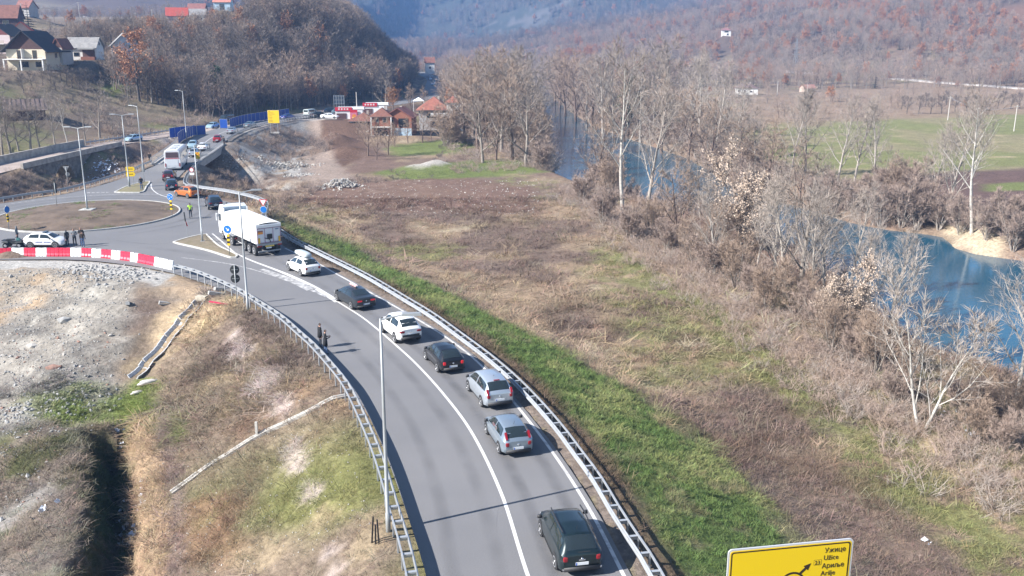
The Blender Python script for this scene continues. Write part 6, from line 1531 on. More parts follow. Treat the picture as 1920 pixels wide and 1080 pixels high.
# billboards
x, y, z = at_depth(636, 200, 275); r = thing('billboard', 'back of a dark steel billboard frame against the wood', 'billboard', (x, y, z), 0)
for k in range(5): MB().box((-1.5 + .75 * k, 0, 1.2), (.09, .09, 4.2)).build('upright', GREYB, r)
for zz in (.8, 1.9, 3.0): MB().box((0, .06, zz), (3.2, .06, .1)).build('crossbar', GREYB, r)
MB().box((0, .14, 2.0), (3.2, .04, 2.6)).build('panel', mat('billboard_back', (.05, .07, .10), .6), r)
x, y, z = at_depth(842.5, 170, 330); r = thing('billboard', 'white poster billboard above the shaded far road', 'billboard', (x, y, z), math.radians(4)); BBW = 3.2
MB().box((0, 0, 1.25), (BBW + .1, .1, 2.6)).build('frame', WHITEP(), r); MB().box((0, -.06, .7), (BBW - .1, .02, 1.1)).build('poster', mat('poster_teal', (.30, .42, .40), .6), r); MB().box((0, -.06, 1.75), (BBW - .4, .02, .5)).build('poster', mat('poster_blue', (.30, .36, .52), .6), r)
for s in (-1, 1): MB().box((s * 1.1, .05, -2.2), (.14, .14, 4.4)).build('post', GREYB, r)
# polytunnel
x, y, z = PAD['polyt']; r = thing('polytunnel', 'small white arched polytunnel on the grass below the tower house', 'greenhouse', (x, y, z), math.radians(10))
mb = MB(); n = 14; vs = []
for y_ in (0, 3.2):
    for rad in (1.85, 1.55 if y_ == 0 else 1.80):
        for i in range(n + 1):
            t = math.pi * i / n; vs.append((rad * math.cos(t), y_, rad * 1.15 * math.sin(t)))
m = n + 1; fs = []
for i in range(n): fs += [(i, i + 1, m + i + 1, m + i), (i, 2 * m + i, 2 * m + i + 1, i + 1), (m + i, m + i + 1, 3 * m + i + 1, 3 * m + i)]
mb.add(vs, fs).build('cover', mat('white_film', (.75, .76, .76), .5), r)
for y_ in (.05, 1.6, 3.1):
    hb = MB(); hb.path([(1.5 * math.cos(t), y_, 1.73 * math.sin(t)) for t in np.linspace(0, math.pi, 11)], [(-.03, -.03), (.03, -.03), (.03, .03), (-.03, .03)], up=(0, 1, 0)); hb.build('hoop', WHITEP(), r)
# houses across the river
h = house('white house with a hipped dark roof on the far side of the river', PAD['riverh'], math.radians(-12), 10.0, 8, 3.6, 2.0, WH, tiles('umber', (.15, .10, .09)), 'hip', 'x', .5, [('f', -.7, 2.2, .9, 1.0), ('f', -.15, 2.2, .9, 1.0), ('f', .4, 1.4, 1.0, 1.8), ('r', .2, 2.2, 1, 1)])
MB().box((1.8, -4.6, .8), (3, .8, 1.6)).build('stairs', WH, h)
h = house('roofless looking small brick shed in the pink field', PAD['ruin'], math.radians(15), 6.0, 4.5, 2.0, 1.5, plaster('sand', (.55, .43, .36)), tiles('faded', (.34, .16, .13)), 'gable', 'x', .3, [('f', -.3, 1.0, 1.0, 1.2)], chimney=False, name='shed', cat='shed')
h = house('lone small white house in the hillside wood', PAD['hillh'], math.radians(-6), 6.8, 6, 4.2, 2.0, WH, tiles('dull_red', (.25, .12, .11)), 'hip', 'x', .6, [('f', 0, 3.0, 3.2, 1.1), ('f', .3, 1.0, 1.4, 1.5)])
for px, py, Y, lab in ((1052, 66, 1220, 'tiny white house on the distant ridge field'), (1000, 73, 1180, 'tiny pink roofed house on the distant ridge'), (806, 133, 520, 'pale house front at the end of the shaded road')):
    x, y, z = at_depth(px, py, Y); house(lab, (x, y, gz(x, y) if Y > 600 else z), .1, 9 if Y > 600 else 5, 7, 3.5 if Y > 600 else 4.5, 2.6, WH, REDR if Y > 600 else BROWNR, 'gable', 'x', .4, [('f', 0, 1.8, 1, 1.2)])
# poles and wires
def pole(label, px, py, top_px, m, cross=True, Y=None):
    g = G(px, py) if Y is None else Vector(at_depth(px, py, Y)); h = (py - top_px) / F_PX * (g - Vector((0, 0, CAM_H))).length
    r = thing('utility_pole', label, 'pole', g, .2, 'wooden and concrete utility poles')
    MB().tube((0, 0, -1), (0, 0, h), .16, .10, 8).build('pole', m, r)
    if cross: MB().box((0, 0, h - .4), (1.6, .1, .12)).build('crossarm', m, r)
    return r, g + Vector((0, 0, h - .35))
PW = mat('pole_concrete', (.50, .47, .43), .9)
tops = {}
for lab, px, py, t, key in (('pale utility pole above the white cottage field', 150, 39, 9, 'a'), ('utility pole beside the long brown barn', 42, 34, 11, 'b'), ('utility pole near the bright red roof', 286, 36, 20, None), ('short utility pole behind the fields', 255, 42, 26, None), ('white utility pole in the meadow beyond the river', 1777, 225, 186, 'c'), ('white utility pole at the edge of the meadow', 1901, 246, 204, 'd'), ('thin pole beside the roadside stalls', 670, 222, 175, None), ('slim pole in the pink field by the brick shed', 1513, 180, 160, None), ('slim pole left of the brick shed', 1457, 178, 154, None), ('pole on the slope above the pale road', 1736, 142, 122, None), ('pole beside the bare tree on the slope', 1875, 150, 128, None), ('slim pole near the hillside road bend', 1466, 132, 110, None)):
    r, t_ = pole(lab, px, py, t, PW, py > 30 and px != 670)
    if key: tops[key] = t_
def wire(a, b, sag, lab):
    pts = [a.lerp(b, i / 12) + Vector((0, 0, -sag * 4 * (i / 12) * (1 - i / 12))) for i in range(13)]
    o = MB().path(pts, [(-.04, -.04), (.04, -.04), (.04, .04), (-.04, .04)]).build('power_line', mat('wire', (.25, .25, .26), .5)); tag(o, lab, 'wire')
wire(tops['b'], tops['a'], 2.5, 'sagging power line between the barn and the field pole')
wire(tops['c'], tops['d'], 2.0, 'power line across the meadow beyond the river')
g = G(1490, 138); r = thing('lattice_pylon', 'grey lattice pylon at the foot of the eastern hill', 'pylon', g, .3); hh = 21
for s in (-1, 1):
    for q in (-1, 1): MB().tube((s * 1.4, q * 1.4, -1), (s * .2, q * .2, hh), .12, .08, 4).build('leg', LP_ST, r)
for k in range(9):
    z0 = hh * k / 9; z1 = hh * (k + 1) / 9; w0 = 1.4 - 1.2 * z0 / hh; w1 = 1.4 - 1.2 * z1 / hh
    MB().tube((-w0, -w0, z0), (w1, -w1, z1), .06, .06, 4).build('brace', LP_ST, r); MB().tube((w0, -w0, z0), (-w1, -w1, z1), .06, .06, 4).build('brace', LP_ST, r)
for z0 in (hh * .55, hh * .72, hh * .88): MB().box((0, 0, z0), (6.5 - z0 * .12, .2, .2)).build('crossarm', LP_ST, r)
# pale roads on the eastern side
def track(pts, w, lab, nm='dirt_road'):
    ln = cr([(G(*p).x, G(*p).y) for p in pts], 12); mb = MB(); vs = []
    for a, b in zip(offset(ln, -w / 2), offset(ln, w / 2)): vs += [(a[0], a[1], gz(*a) + .45), (b[0], b[1], gz(*b) + .45), (a[0], a[1], gz(*a) - 1), (b[0], b[1], gz(*b) - 1)]
    fs = []
    for i in range(len(ln) - 1): fs += [(4 * i, 4 * i + 1, 4 * i + 5, 4 * i + 4), (4 * i, 4 * i + 4, 4 * i + 6, 4 * i + 2), (4 * i + 1, 4 * i + 3, 4 * i + 7, 4 * i + 5)]
    set_kind(mb.add(vs, fs).build(nm, mat('pale_track', (.50, .46, .42), .95, var=.15, scale=.3)), 'structure', lab)
track([(1672, 148), (1720, 152), (1780, 157), (1850, 162), (1960, 170)], 5, 'pale hillside road crossing the slope on the right')
track([(1440, 132), (1490, 136), (1540, 140), (1570, 143)], 5, 'pale stretch of road near the lattice pylon')
# ------------------------------------------------------------------ trees
def bark(n, c): return mat('bark_' + n, c, .9, var=.35, scale=3, bump=.3)
class Grow:
    def __init__(s, seed):
        s.r = random.Random(seed); s.v = []; s.f = []; s.tv = []; s.tf = []; s.lv = []; s.lf = []
    def rv(s): return Vector((s.r.gauss(0, 1), s.r.gauss(0, 1), s.r.gauss(0, 1))).normalized()
    def tube(s, pts, rad, n):
        o = len(s.v); d = (pts[-1] - pts[0]).normalized(); u = d.orthogonal().normalized(); w = d.cross(u)
        for p, r in zip(pts, rad):
            for i in range(n):
                t = 2 * math.pi * i / n; s.v.append(tuple(p + (u * math.cos(t) + w * math.sin(t)) * r))
        for k in range(len(pts) - 1):
            for i in range(n):
                j = (i + 1) % n; s.f.append((o + k * n + i, o + k * n + j, o + (k + 1) * n + j, o + (k + 1) * n + i))
    def twig(s, p, d, L, w):
        u = d.cross(s.rv()).normalized() * w * .5; o = len(s.tv)
        q = p + d * L * .55 + s.rv() * L * .06
        s.tv += [tuple(p - u), tuple(p + u), tuple(q + u * .7), tuple(q - u * .7), tuple(p + d * L + s.rv() * L * .1)]
        s.tf += [(o, o + 1, o + 2, o + 3), (o + 3, o + 2, o + 4)]
    def leaf(s, p, z):
        a = s.rv(); u = a.orthogonal().normalized() * z; w = a.cross(u).normalized() * z * .7; o = len(s.lv)
        s.lv += [tuple(p - u), tuple(p + w), tuple(p + u), tuple(p - w)]; s.lf.append((o, o + 1, o + 2, o + 3))
    def branch(s, p, d, L, r, lev, K):
        k = K['seg'][lev]; pts = [p]; rad = [r]; dd = d.copy(); taper = K['tip'][lev]
        for i in range(k):
            dd = (dd + s.rv() * K['jit'][lev] + Vector((0, 0, 1)) * K['up'][lev]).normalized()
            pts.append(pts[-1] + dd * (L / k)); rad.append(r * (1 - (1 - taper) * (i + 1) / k))
        s.tube(pts, rad, K['sides'][lev])
        def pt(t):
            q = t * k; i = min(int(q), k - 1); f = q - i
            return pts[i].lerp(pts[i + 1], f), (pts[i + 1] - pts[i]).normalized(), rad[i] * (1 - f) + rad[i + 1] * f
        if lev + 1 < K['lev']:
            n = K['n'][lev]; az = s.r.random() * 6.28
            for i in range(n):
                t = K['st'][lev] + (1 - K['st'][lev]) * ((i + s.r.random()) / n); q, e, rr = pt(min(t, .99))
                az += 2.4 + s.r.uniform(-.4, .4); u = e.orthogonal().normalized(); w = e.cross(u)
                a = K['ang'][lev] * s.r.uniform(.75, 1.25)
                nd = e * math.cos(a) + (u * math.cos(az) + w * math.sin(az)) * math.sin(a)
                s.branch(q, nd, L * K['len'][lev] * (1.15 - K['fall'][lev] * t) * s.r.uniform(.75, 1.2), max(rr * K['rr'][lev], .012), lev + 1, K)
        if lev >= K['lev'] - 2:
            for i in range(K['tw'] if lev == K['lev'] - 1 else K['tw'] // 2):
                q, e, rr = pt(.15 + .85 * s.r.random()); nd = (e * K.get('tdir', .9) + s.rv() * .8 + Vector((0, 0, 1)) * K.get('tup', .25)).normalized()
                tl = K['tl'] * s.r.uniform(.5, 1.3); s.twig(q, nd, tl, K['tww'])
                for _ in range(K.get('lf', 0)): s.leaf(q + nd * tl * s.r.random() + s.rv() * .12, K.get('ls', .09) * s.r.uniform(.6, 1.3))
def base_k(**k):
    d = dict(lev=3, seg=(7, 4, 3, 2), jit=(.07, .16, .25, .3), up=(.05, .10, .08, .05), tip=(.12, .2, .3, .4), sides=(7, 5, 3, 3), n=(14, 7, 5), st=(.28, .2, .2), ang=(.65, .7, .8), len=(.45, .42, .5), fall=(.75, .4, .4), rr=(.5, .5, .6), tw=15, tl=.9, tww=.034)
    d.update(k); return d
BK = dict(pale=bark('pale', (.38, .34, .295)), white=bark('white', (.50, .47, .42)), grey=bark('grey', (.27, .235, .20)), dark=bark('dark', (.10, .085, .075)), brown=bark('brown', (.17, .12, .095)))
TWG = dict(pale=mat('twigs_pale', (.335, .285, .245), .9), grey=mat('twigs_grey', (.27, .225, .19), .9), brown=mat('twigs_brown', (.33, .245, .185), .9), rust=mat('twigs_rust', (.30, .155, .10), .9), orange=mat('twigs_orange', (.42, .21, .09), .9), dark=mat('twigs_dark', (.14, .118, .105), .9), mauve=mat('twigs_mauve', (.34, .26, .215), .9))
LEAFM = dict(beige=mat('dry_leaves_beige', (.52, .41, .32), .8), russet=mat('dry_leaves_russet', (.42, .205, .11), .8), ivy=mat('ivy_leaves', (.035, .065, .02), .6), pine=mat('pine_needles', (.025, .055, .035), .7))
PROTO = {}
def proto(key, seed, H, r0, bk, tw, K, leaf=None, stems=1, lean=.0):
    g = Grow(seed)
    for i in range(stems):
        a = 2 * math.pi * i / stems + g.r.random(); d = Vector((math.cos(a) * .35, math.sin(a) * .35, 1)).normalized() if stems > 1 else Vector((lean, 0, 1)).normalized()
        k = 1 if i == 0 else g.r.uniform(.7, .95)
        g.branch(Vector((0, 0, -.3)) + (Vector((math.cos(a), math.sin(a), 0)) * .15 if stems > 1 else Vector((0, 0, 0))), d, H * k * (.82 if stems > 1 else .86), r0 * (.7 if stems > 1 else 1), 0, K)
    def mk(n, v, f, m, sm=False):
        me = bpy.data.meshes.new(n); me.from_pydata(v, [], f); me.materials.append(m); return me
    t = mk('trunk', g.v, g.f, BK[bk]); fix_normals(t); t.polygons.foreach_set('use_smooth', [True] * len(t.polygons))
    c = mk('crown', g.tv, g.tf, TWG[tw]); l = mk('dry_leaves', g.lv, g.lf, LEAFM[leaf]) if leaf and g.lv else None
    PROTO[key] = (t, c, l, H)
proto('poplar', 1, 20, .30, 'pale', 'pale', base_k(n=(16, 8, 4), st=(.2, .2, .2), ang=(.66, .65, .7), up=(.05, .12, .10, .05), len=(.44, .42, .5), tw=18, tl=1.1))
proto('poplar2', 2, 20, .26, 'white', 'grey', base_k(n=(14, 7, 4), ang=(.65, .65, .7), up=(.05, .12, .1, .05), len=(.44, .42, .5), tw=17, tl=1.1, st=(.35, .2, .2)), lean=.12)
proto('spread', 3, 13, .28, 'grey', 'grey', base_k(n=(11, 8, 4), st=(.18, .2, .2), ang=(.85, .75, .8), len=(.58, .45, .5), up=(.04, .10, .06, .05), tw=22, tl=.8))
proto('spread2', 4, 12, .26, 'brown', 'brown', base_k(n=(12, 8, 4), st=(.15, .2, .2), ang=(.8, .8, .8), len=(.55, .48, .5), tw=22, tl=.8))
proto('fork', 5, 13, .19, 'white', 'pale', base_k(n=(10, 9, 5), st=(.12, .15, .2), ang=(.55, .7, .8), len=(.6, .42, .5), up=(.04, .13, .06, .05), jit=(.09, .13, .25, .3), tw=17, tl=.8), stems=2)
proto('multi', 6, 9, .16, 'grey', 'brown', base_k(n=(9, 6, 3), st=(.1, .2, .2), ang=(.6, .7, .8), len=(.5, .42, .5), tw=18, tl=.8), stems=5)
proto('multi2', 7, 7, .11, 'pale', 'mauve', base_k(n=(9, 6, 3), st=(.1, .2, .2), ang=(.55, .7, .8), len=(.5, .42, .5), tw=18, tl=.7), stems=6)
proto('beige', 8, 9, .15, 'grey', 'pale', base_k(n=(9, 6, 3), st=(.12, .2, .2), ang=(.65, .7, .8), len=(.5, .45, .5), tw=15, tl=.7, lf=3, ls=.075), 'beige', stems=4)
proto('russet', 9, 12, .26, 'dark', 'rust', base_k(n=(11, 7, 4), st=(.2, .2, .2), ang=(.8, .75, .8), len=(.55, .45, .5), tw=13, tl=.7, lf=2, ls=.14), 'russet')
proto('willow', 10, 8, .22, 'brown', 'orange', base_k(n=(13, 8, 3), st=(.2, .2, .2), ang=(.8, .8, .8), len=(.55, .5, .5), tw=25, tl=.9, tup=.1))
proto('fruit', 11, 5.5, .14, 'dark', 'dark', base_k(n=(10, 6, 3), st=(.25, .2, .2), ang=(.85, .8, .8), len=(.55, .48, .5), tw=15, tl=.5, tww=.03))
proto('ivy', 12, 13, .30, 'dark', 'grey', base_k(n=(11, 6, 3), st=(.15, .15, .2), ang=(.6, .7, .8), len=(.42, .42, .5), tw=10, tl=.7, lf=5, ls=.16), 'ivy')
def place(kind, label, px, py, ytop, group=None, rz=None, name='bare_tree', cat='tree', g=None, wid=1.0):
    g = g or G(px, py); t, c, l, H = PROTO[kind]
    dist = (g - Vector((0, 0, CAM_H))).length; h = (py - ytop) / F_PX * dist; s = max(.25, h / H)
    r = thing(name, label, cat, g, rz if rz is not None else random.random() * 6.28, group); r.scale = (s * wid, s * wid, s)
    put('trunk', t, r); put('crown', c, r)
    if l: put('dry_leaves', l, r)
    return r
NB = 'bare trees on the near river bank'; FB = 'bare trees on the far river bank'; LBK = 'bare trees crowding the bank upstream'; WB = 'bare trees along the old road'
one = [('fork', 'pale forked tree with a thick trunk nearest the bottom right', 1728, 805, 500), ('spread', 'big dark trunked tree in the middle of the near bank', 1500, 572, 300), ('poplar2', 'tall white leaning tree in front of the river bend', 1168, 412, 85),
       ('poplar', 'slim pale tree just behind the leaning white one', 1214, 396, 150), ('spread2', 'low spreading tree on the bank beside the path', 1268, 462, 300), ('beige', 'shrubby tree thick with beige dry leaves over the water', 1400, 470, 265), ('beige', 'bushy tree with pale dry leaves beside the forked tree', 1575, 640, 470),
       ('poplar2', 'white barked tree standing alone by the ploughed strip', 1822, 438, 190), ('poplar', 'tall grey tree left of the white barked one', 1772, 418, 205), ('spread', 'wide crowned tree behind the river bend', 1238, 275, 78), ('ivy', 'ivy clad dark tree among the pale poplars', 1177, 262, 140),
       ('willow', 'round orange willow between the stalls and the houses', 738, 214, 166), ('spread', 'grey leafless tree behind the orange willow', 722, 206, 142), ('ivy', 'green ivy covered tree at the edge of the western wood', 424, 208, 128), ('russet', 'oak with rusty leaves below the small white house', 262, 190, 70), ('russet', 'young oak with rusty leaves by the forest corner', 246, 182, 118), ('russet', 'russet oak above the wood under the bright red roof', 290, 96, 38),
       ('poplar', 'pale tree in front of the old road and the long fence', 103, 272, 175), ('poplar2', 'pale twin tree next to the lamp post top', 127, 268, 180), ('spread', 'dark tree beside the pale yard wall', 187, 258, 165), ('poplar', 'birch with white stems behind the large cream house', 96, 78, 40), ('spread', 'lone tree in the upper field near the fence', 318, 34, 5), ('spread', 'single tree on the slope above the pale road', 1846, 150, 92)]
for k, lab, px, py, yt in one: place(k, lab, px, py, yt)
many = [('poplar', NB, 'grey leafless tree in the belt along the near river bank', [(1340, 522, 330), (1450, 540, 330), (1520, 590, 350), (1620, 625, 430), (1905, 760, 500), (1660, 640, 430), (1420, 500, 340), (1590, 560, 350), (1545, 545, 340), (1470, 560, 320), (1935, 720, 420)]),
        ('multi', NB, 'many stemmed scrub tree in the belt along the near river bank', [(1300, 500, 400), (1380, 540, 420), (1440, 590, 470), (1490, 600, 480), (1640, 700, 560), (1700, 725, 660), (1780, 745, 690), (1850, 775, 715), (1350, 470, 370), (1220, 440, 360), (1560, 660, 540), (1900, 800, 690), (1820, 830, 720)]),
        ('multi2', NB, 'low mauve twigged tree in the belt along the near river bank', [(1130, 420, 340), (1090, 380, 310), (1180, 450, 370), (1250, 470, 400), (1330, 520, 420), (1410, 560, 470), (1600, 680, 590), (1680, 760, 680), (1880, 850, 760), (1800, 780, 690), (1530, 620, 520), (1560, 640, 560)]),
        ('spread', LBK, 'grey brown tree in the thicket upstream left of the river', [(905, 305, 165), (985, 312, 150), (940, 285, 105), (965, 270, 95), (890, 262, 105), (920, 250, 100), (1000, 280, 110), (875, 240, 110), (950, 235, 105), (985, 250, 100), (900, 230, 100)]),
        ('spread2', LBK, 'brown crowned tree in the thicket upstream left of the river', [(930, 300, 180), (960, 300, 130), (870, 262, 140), (895, 280, 130), (945, 262, 100), (910, 265, 98), (975, 225, 100), (868, 225, 112)]),
        ('poplar', FB, 'tall pale tree in the row on the far river bank', [(1130, 262, 95), (1150, 250, 85), (1200, 268, 90), (1260, 262, 100), (1310, 290, 105), (1340, 300, 120), (1290, 268, 95), (1225, 255, 82), (1100, 245, 100), (1370, 310, 150), (1480, 340, 170), (1510, 330, 160), (1570, 345, 185), (1602, 340, 190), (1640, 350, 190), (1740, 405, 240)]),
        ('spread2', FB, 'brown spreading tree in the row on the far river bank', [(1060, 225, 110), (1080, 235, 105), (1110, 250, 115), (1170, 275, 130), (1240, 295, 150), (1290, 310, 170), (1330, 325, 190), (1390, 345, 220), (1440, 345, 230), (1050, 205, 100), (1040, 195, 98), (1500, 380, 270), (1450, 362, 255)]),
        ('multi2', FB, 'low reddish scrub tree on the far river bank', [(1560, 400, 330), (1600, 405, 330), (1650, 425, 340), (1690, 425, 320), (1720, 430, 330), (1760, 430, 350), (1800, 440, 360), (1850, 450, 370), (1900, 470, 380), (1660, 380, 290), (1700, 385, 290), (1880, 430, 350), (1530, 390, 310), (1410, 360, 290)]),
        ('spread', WB, 'bare grey tree in the row left of the old road', [(20, 288, 180), (58, 284, 190), (35, 282, 205), (75, 280, 210), (5, 292, 200), (160, 262, 205), (212, 250, 200), (225, 248, 205)]),
        ('spread2', 'bare trees around the roadside houses', 'small bare tree in the gardens of the roadside houses', [(690, 292, 215), (706, 300, 240), (728, 290, 225), (765, 268, 222), (808, 262, 220), (792, 268, 205), (831, 262, 208), (770, 206, 160), (795, 205, 165), (672, 258, 225), (740, 275, 235), (870, 215, 170), (885, 205, 150)]),
        ('fruit', 'orchard trees on the western slope', 'dark pruned orchard tree below the cream house', [(125, 160, 128), (135, 165, 130), (150, 166, 130), (165, 164, 130), (95, 150, 122), (105, 170, 135), (80, 160, 130), (115, 150, 122), (190, 140, 112), (205, 136, 110), (60, 165, 135), (45, 175, 140)]),
        ('fruit', 'orchard trees beyond the river', 'dark round orchard tree at the back of the meadow', [(1700, 214, 182), (1722, 214, 180), (1745, 213, 184), (1765, 213, 180), (1790, 210, 180), (1690, 205, 180), (1812, 209, 182), (1830, 207, 180), (1850, 206, 182), (1870, 205, 178), (1895, 204, 178), (1912, 203, 176), (1880, 196, 172), (1735, 200, 175), (1775, 198, 172)])]
ORD = order + ['twentieth']
for kind, grp, lab, ps in many:
    for i, p in enumerate(sorted(ps, key=lambda q: -q[1])): place(kind, ORD[i] + ' ' + lab + ' from the camera', *p, group=grp)
# fir tree by the houses
def conifer(H, seed, tiers=13):
    g = Grow(seed); g.tube([Vector((0, 0, -.3)), Vector((0, 0, H))], [H * .022, .03], 6)
    for i in range(tiers):
        z = H * (.08 + .9 * i / tiers); R = H * .27 * (1 - i / tiers) + .15; n = 13
        for k in range(n):
            a = 2 * math.pi * (k + g.r.random() * .7) / n; d = Vector((math.cos(a), math.sin(a), -.25 + .3 * i / tiers)); L = R * g.r.uniform(.75, 1.15)
            p = Vector((0, 0, z)); g.tube([p, p + d * L], [.04, .015], 3)
            for m in range(9):
                q = p + d * L * (.15 + .85 * m / 9)
                for s_ in (-1, 1):
                    u = Vector((-d.y, d.x, -.15)) * s_ * L * .30 * (1.1 - m / 9) + d * L * .12; o = len(g.lv); w = d * L * .09
                    g.lv += [tuple(q - w), tuple(q + w), tuple(q + u + w * .4 + Vector((0, 0, g.r.uniform(-.05, .05)))), tuple(q + u - w * .4)]; g.lf.append((o, o + 1, o + 2, o + 3))
    def mk(n, v, f, m): me = bpy.data.meshes.new(n); me.from_pydata(v, [], f); me.materials.append(m); return me
    return mk('trunk', g.v, g.f, BK['dark']), mk('crown', g.lv, g.lf, LEAFM['pine'])
ct, cc = conifer(10, 21); PROTO['fir'] = (ct, cc, None, 10)
place('fir', 'dark green fir tree behind the pink gable house', 56, 66, 15, name='fir_tree')

# ------------------------------------------------------------------ things nobody could count
def scatter(name, label, protos, pts, rot, scl, idx, tint=None):
    me = bpy.data.meshes.new(name); pts = np.asarray(pts, np.float32); n = len(pts)
    me.vertices.add(n); me.vertices.foreach_set('co', pts.ravel())
    a = me.attributes.new('rot', 'FLOAT_VECTOR', 'POINT'); a.data.foreach_set('vector', np.asarray(rot, np.float32).ravel())
    a = me.attributes.new('scl', 'FLOAT_VECTOR', 'POINT'); s = np.asarray(scl, np.float32); s = np.repeat(s[:, None], 3, 1) if s.ndim == 1 else s; a.data.foreach_set('vector', s.ravel())
    a = me.attributes.new('idx', 'INT', 'POINT'); a.data.foreach_set('value', np.asarray(idx, np.int32))
    if tint is not None: a = me.attributes.new('tint', 'FLOAT_VECTOR', 'POINT'); a.data.foreach_set('vector', np.asarray(tint, np.float32).ravel())
    o = put(name, me); set_kind(o, 'stuff', label)
    ng = bpy.data.node_groups.new(name, 'GeometryNodeTree'); ng.interface.new_socket('Geometry', in_out='INPUT', socket_type='NodeSocketGeometry'); ng.interface.new_socket('Geometry', in_out='OUTPUT', socket_type='NodeSocketGeometry')
    N = ng.nodes.new; L = ng.links.new
    gi, go_ = N('NodeGroupInput'), N('NodeGroupOutput'); inst = N('GeometryNodeInstanceOnPoints'); jn = N('GeometryNodeJoinGeometry')
    for objs in protos[::-1]:
        j = N('GeometryNodeJoinGeometry')
        for ob in objs:
            oi = N('GeometryNodeObjectInfo'); oi.transform_space = 'ORIGINAL'; oi.inputs[0].default_value = ob; L(oi.outputs['Geometry'], j.inputs[0])
        gt = N('GeometryNodeGeometryToInstance'); L(j.outputs[0], gt.inputs[0]); L(gt.outputs[0], jn.inputs[0])
    def na(nm, t): q = N('GeometryNodeInputNamedAttribute'); q.data_type = t; q.inputs[0].default_value = nm; return q.outputs[0]
    er = N('FunctionNodeEulerToRotation'); L(na('rot', 'FLOAT_VECTOR'), er.inputs[0])
    L(gi.outputs[0], inst.inputs['Points']); L(jn.outputs[0], inst.inputs['Instance']); inst.inputs['Pick Instance'].default_value = True
    L(na('idx', 'INT'), inst.inputs['Instance Index']); L(er.outputs[0], inst.inputs['Rotation']); L(na('scl', 'FLOAT_VECTOR'), inst.inputs['Scale']); L(inst.outputs[0], go_.inputs[0])
    o.modifiers.new('scatter', 'NODES').node_group = ng
    return o
rng = np.random.RandomState(5)
def rz_(n, tilt=0.0): return np.stack([rng.normal(0, tilt, n), rng.normal(0, tilt, n), rng.rand(n) * 6.28], 1)
def inview(x, y, z, m=60):
    dz = z - CAM_H; d = y * CT - dz * ST; v = y * ST + dz * CT
    px = 960 + F_PX * x / np.maximum(d, .1); py = 540 - F_PX * v / np.maximum(d, .1)
    return (d > 5) & (px > -m) & (px < 1920 + m) & (py > -m) & (py < 1080 + m * 2)
def rnd(x0, x1, y0, y1, n): return rng.uniform(x0, x1, n), rng.uniform(y0, y1, n)
def source(name, label, mbs_mats, spot):
    """one real clump standing in the scene; its copies are scattered"""
    obs = []
    for mb, m in mbs_mats:
        me = bpy.data.meshes.new(name); me.from_pydata(mb.v, [], mb.f); me.materials.append(m)
        o = put(name, me, None, spot); set_kind(o, 'stuff', label); obs.append(o)
    return obs
def tuft(seed, n, L, spread, w, lean):
    r = random.Random(seed); mb = MB()
    for i in range(n):
        a = r.random() * 6.28; p = Vector((r.uniform(-spread, spread), r.uniform(-spread, spread), -.03)); d = Vector((math.cos(a) * lean, math.sin(a) * lean, r.uniform(.3, 1))).normalized(); l = L * r.uniform(.5, 1.2)
        u = Vector((-math.sin(a), math.cos(a), 0)) * w * .5; m = p + d * l * .6; e = p + d * l + Vector((math.cos(a), math.sin(a), -.5)) * l * .25
        mb.add([p - u, p + u, m + u * .8, m - u * .8, e], [(0, 1, 2, 3), (3, 2, 4)])
    return mb
def tint_mat(name, k):
    m = bpy.data.materials.new(name); m.use_nodes = True; nt = m.node_tree; b = nt.nodes['Principled BSDF']; b.inputs['Roughness'].default_value = .9; b.inputs['Specular IOR Level'].default_value = .2
    at = nt.nodes.new('ShaderNodeAttribute'); at.attribute_type = 'INSTANCER'; at.attribute_name = 'tint'; vm = nt.nodes.new('ShaderNodeVectorMath'); vm.operation = 'SCALE'; vm.inputs['Scale'].default_value = k
    nt.links.new(at.outputs['Vector'], vm.inputs[0]); nt.links.new(vm.outputs[0], b.inputs['Base Color']); return m
STRAW = tint_mat('dry_blades', 1.0); STRAW2 = tint_mat('dead_stalks', .92); GREENB = tint_mat('green_blades', 1.0); GREEN2 = tint_mat('yellow_green_blades', 1.1)
def spot(px, py): g = G(px, py); return (g.x, g.y, g.z)
t_dry = [source('dry_grass', 'matted straw coloured grass', [(tuft(1, 18, .36, .32, .024, 1.8), STRAW)], spot(1300, 800)), source('dry_grass', 'flattened pale grass', [(tuft(2, 18, .6, .4, .024, 3.0), STRAW)], spot(1400, 700)), source('dry_grass', 'brown dead stalks', [(tuft(3, 16, .5, .35, .02, 1.0), STRAW2)], spot(1200, 700))]
t_grn = [source('green_grass', 'short green grass', [(tuft(4, 22, .30, .30, .024, 1.0), GREENB)], spot(1250, 900)), source('green_grass', 'yellowish green grass', [(tuft(5, 20, .32, .28, .022, 1.0), GREEN2)], spot(1400, 980))]
def cov_class(x, y):
    i = np.clip(np.searchsorted(gx, x), 1, nx - 1); j = np.clip(np.searchsorted(gy, y), 1, ny - 1); i = i - (x - gx[i - 1] < gx[i] - x); j = j - (y - gy[j - 1] < gy[j] - y)
    c = colf.reshape(ny, nx, 3)[j, i]; g = c[:, 1] - c[:, 0]; return c, g
def seen_at(x, y, z):
    dz = z - CAM_H; d = np.maximum(y * CT - dz * ST, .1); return 960 + F_PX * x / d, 540 - F_PX * (y * ST + dz * CT) / d
def gaps(x, y, z):
    """stretches of open bank without brush"""
    px, py = seen_at(x, y, z); sd_ = sdist(x, y, RIVER); near_ = sd_ < 9
    return ~((px > 1030) & (px < 1100) & (py > 228) & (py < 350) & (sd_ < 28)) & ~((px > 1640) & (px < 1930) & (py > 560) & (py < 745) & near_ & (rng.rand(len(x)) < .8))
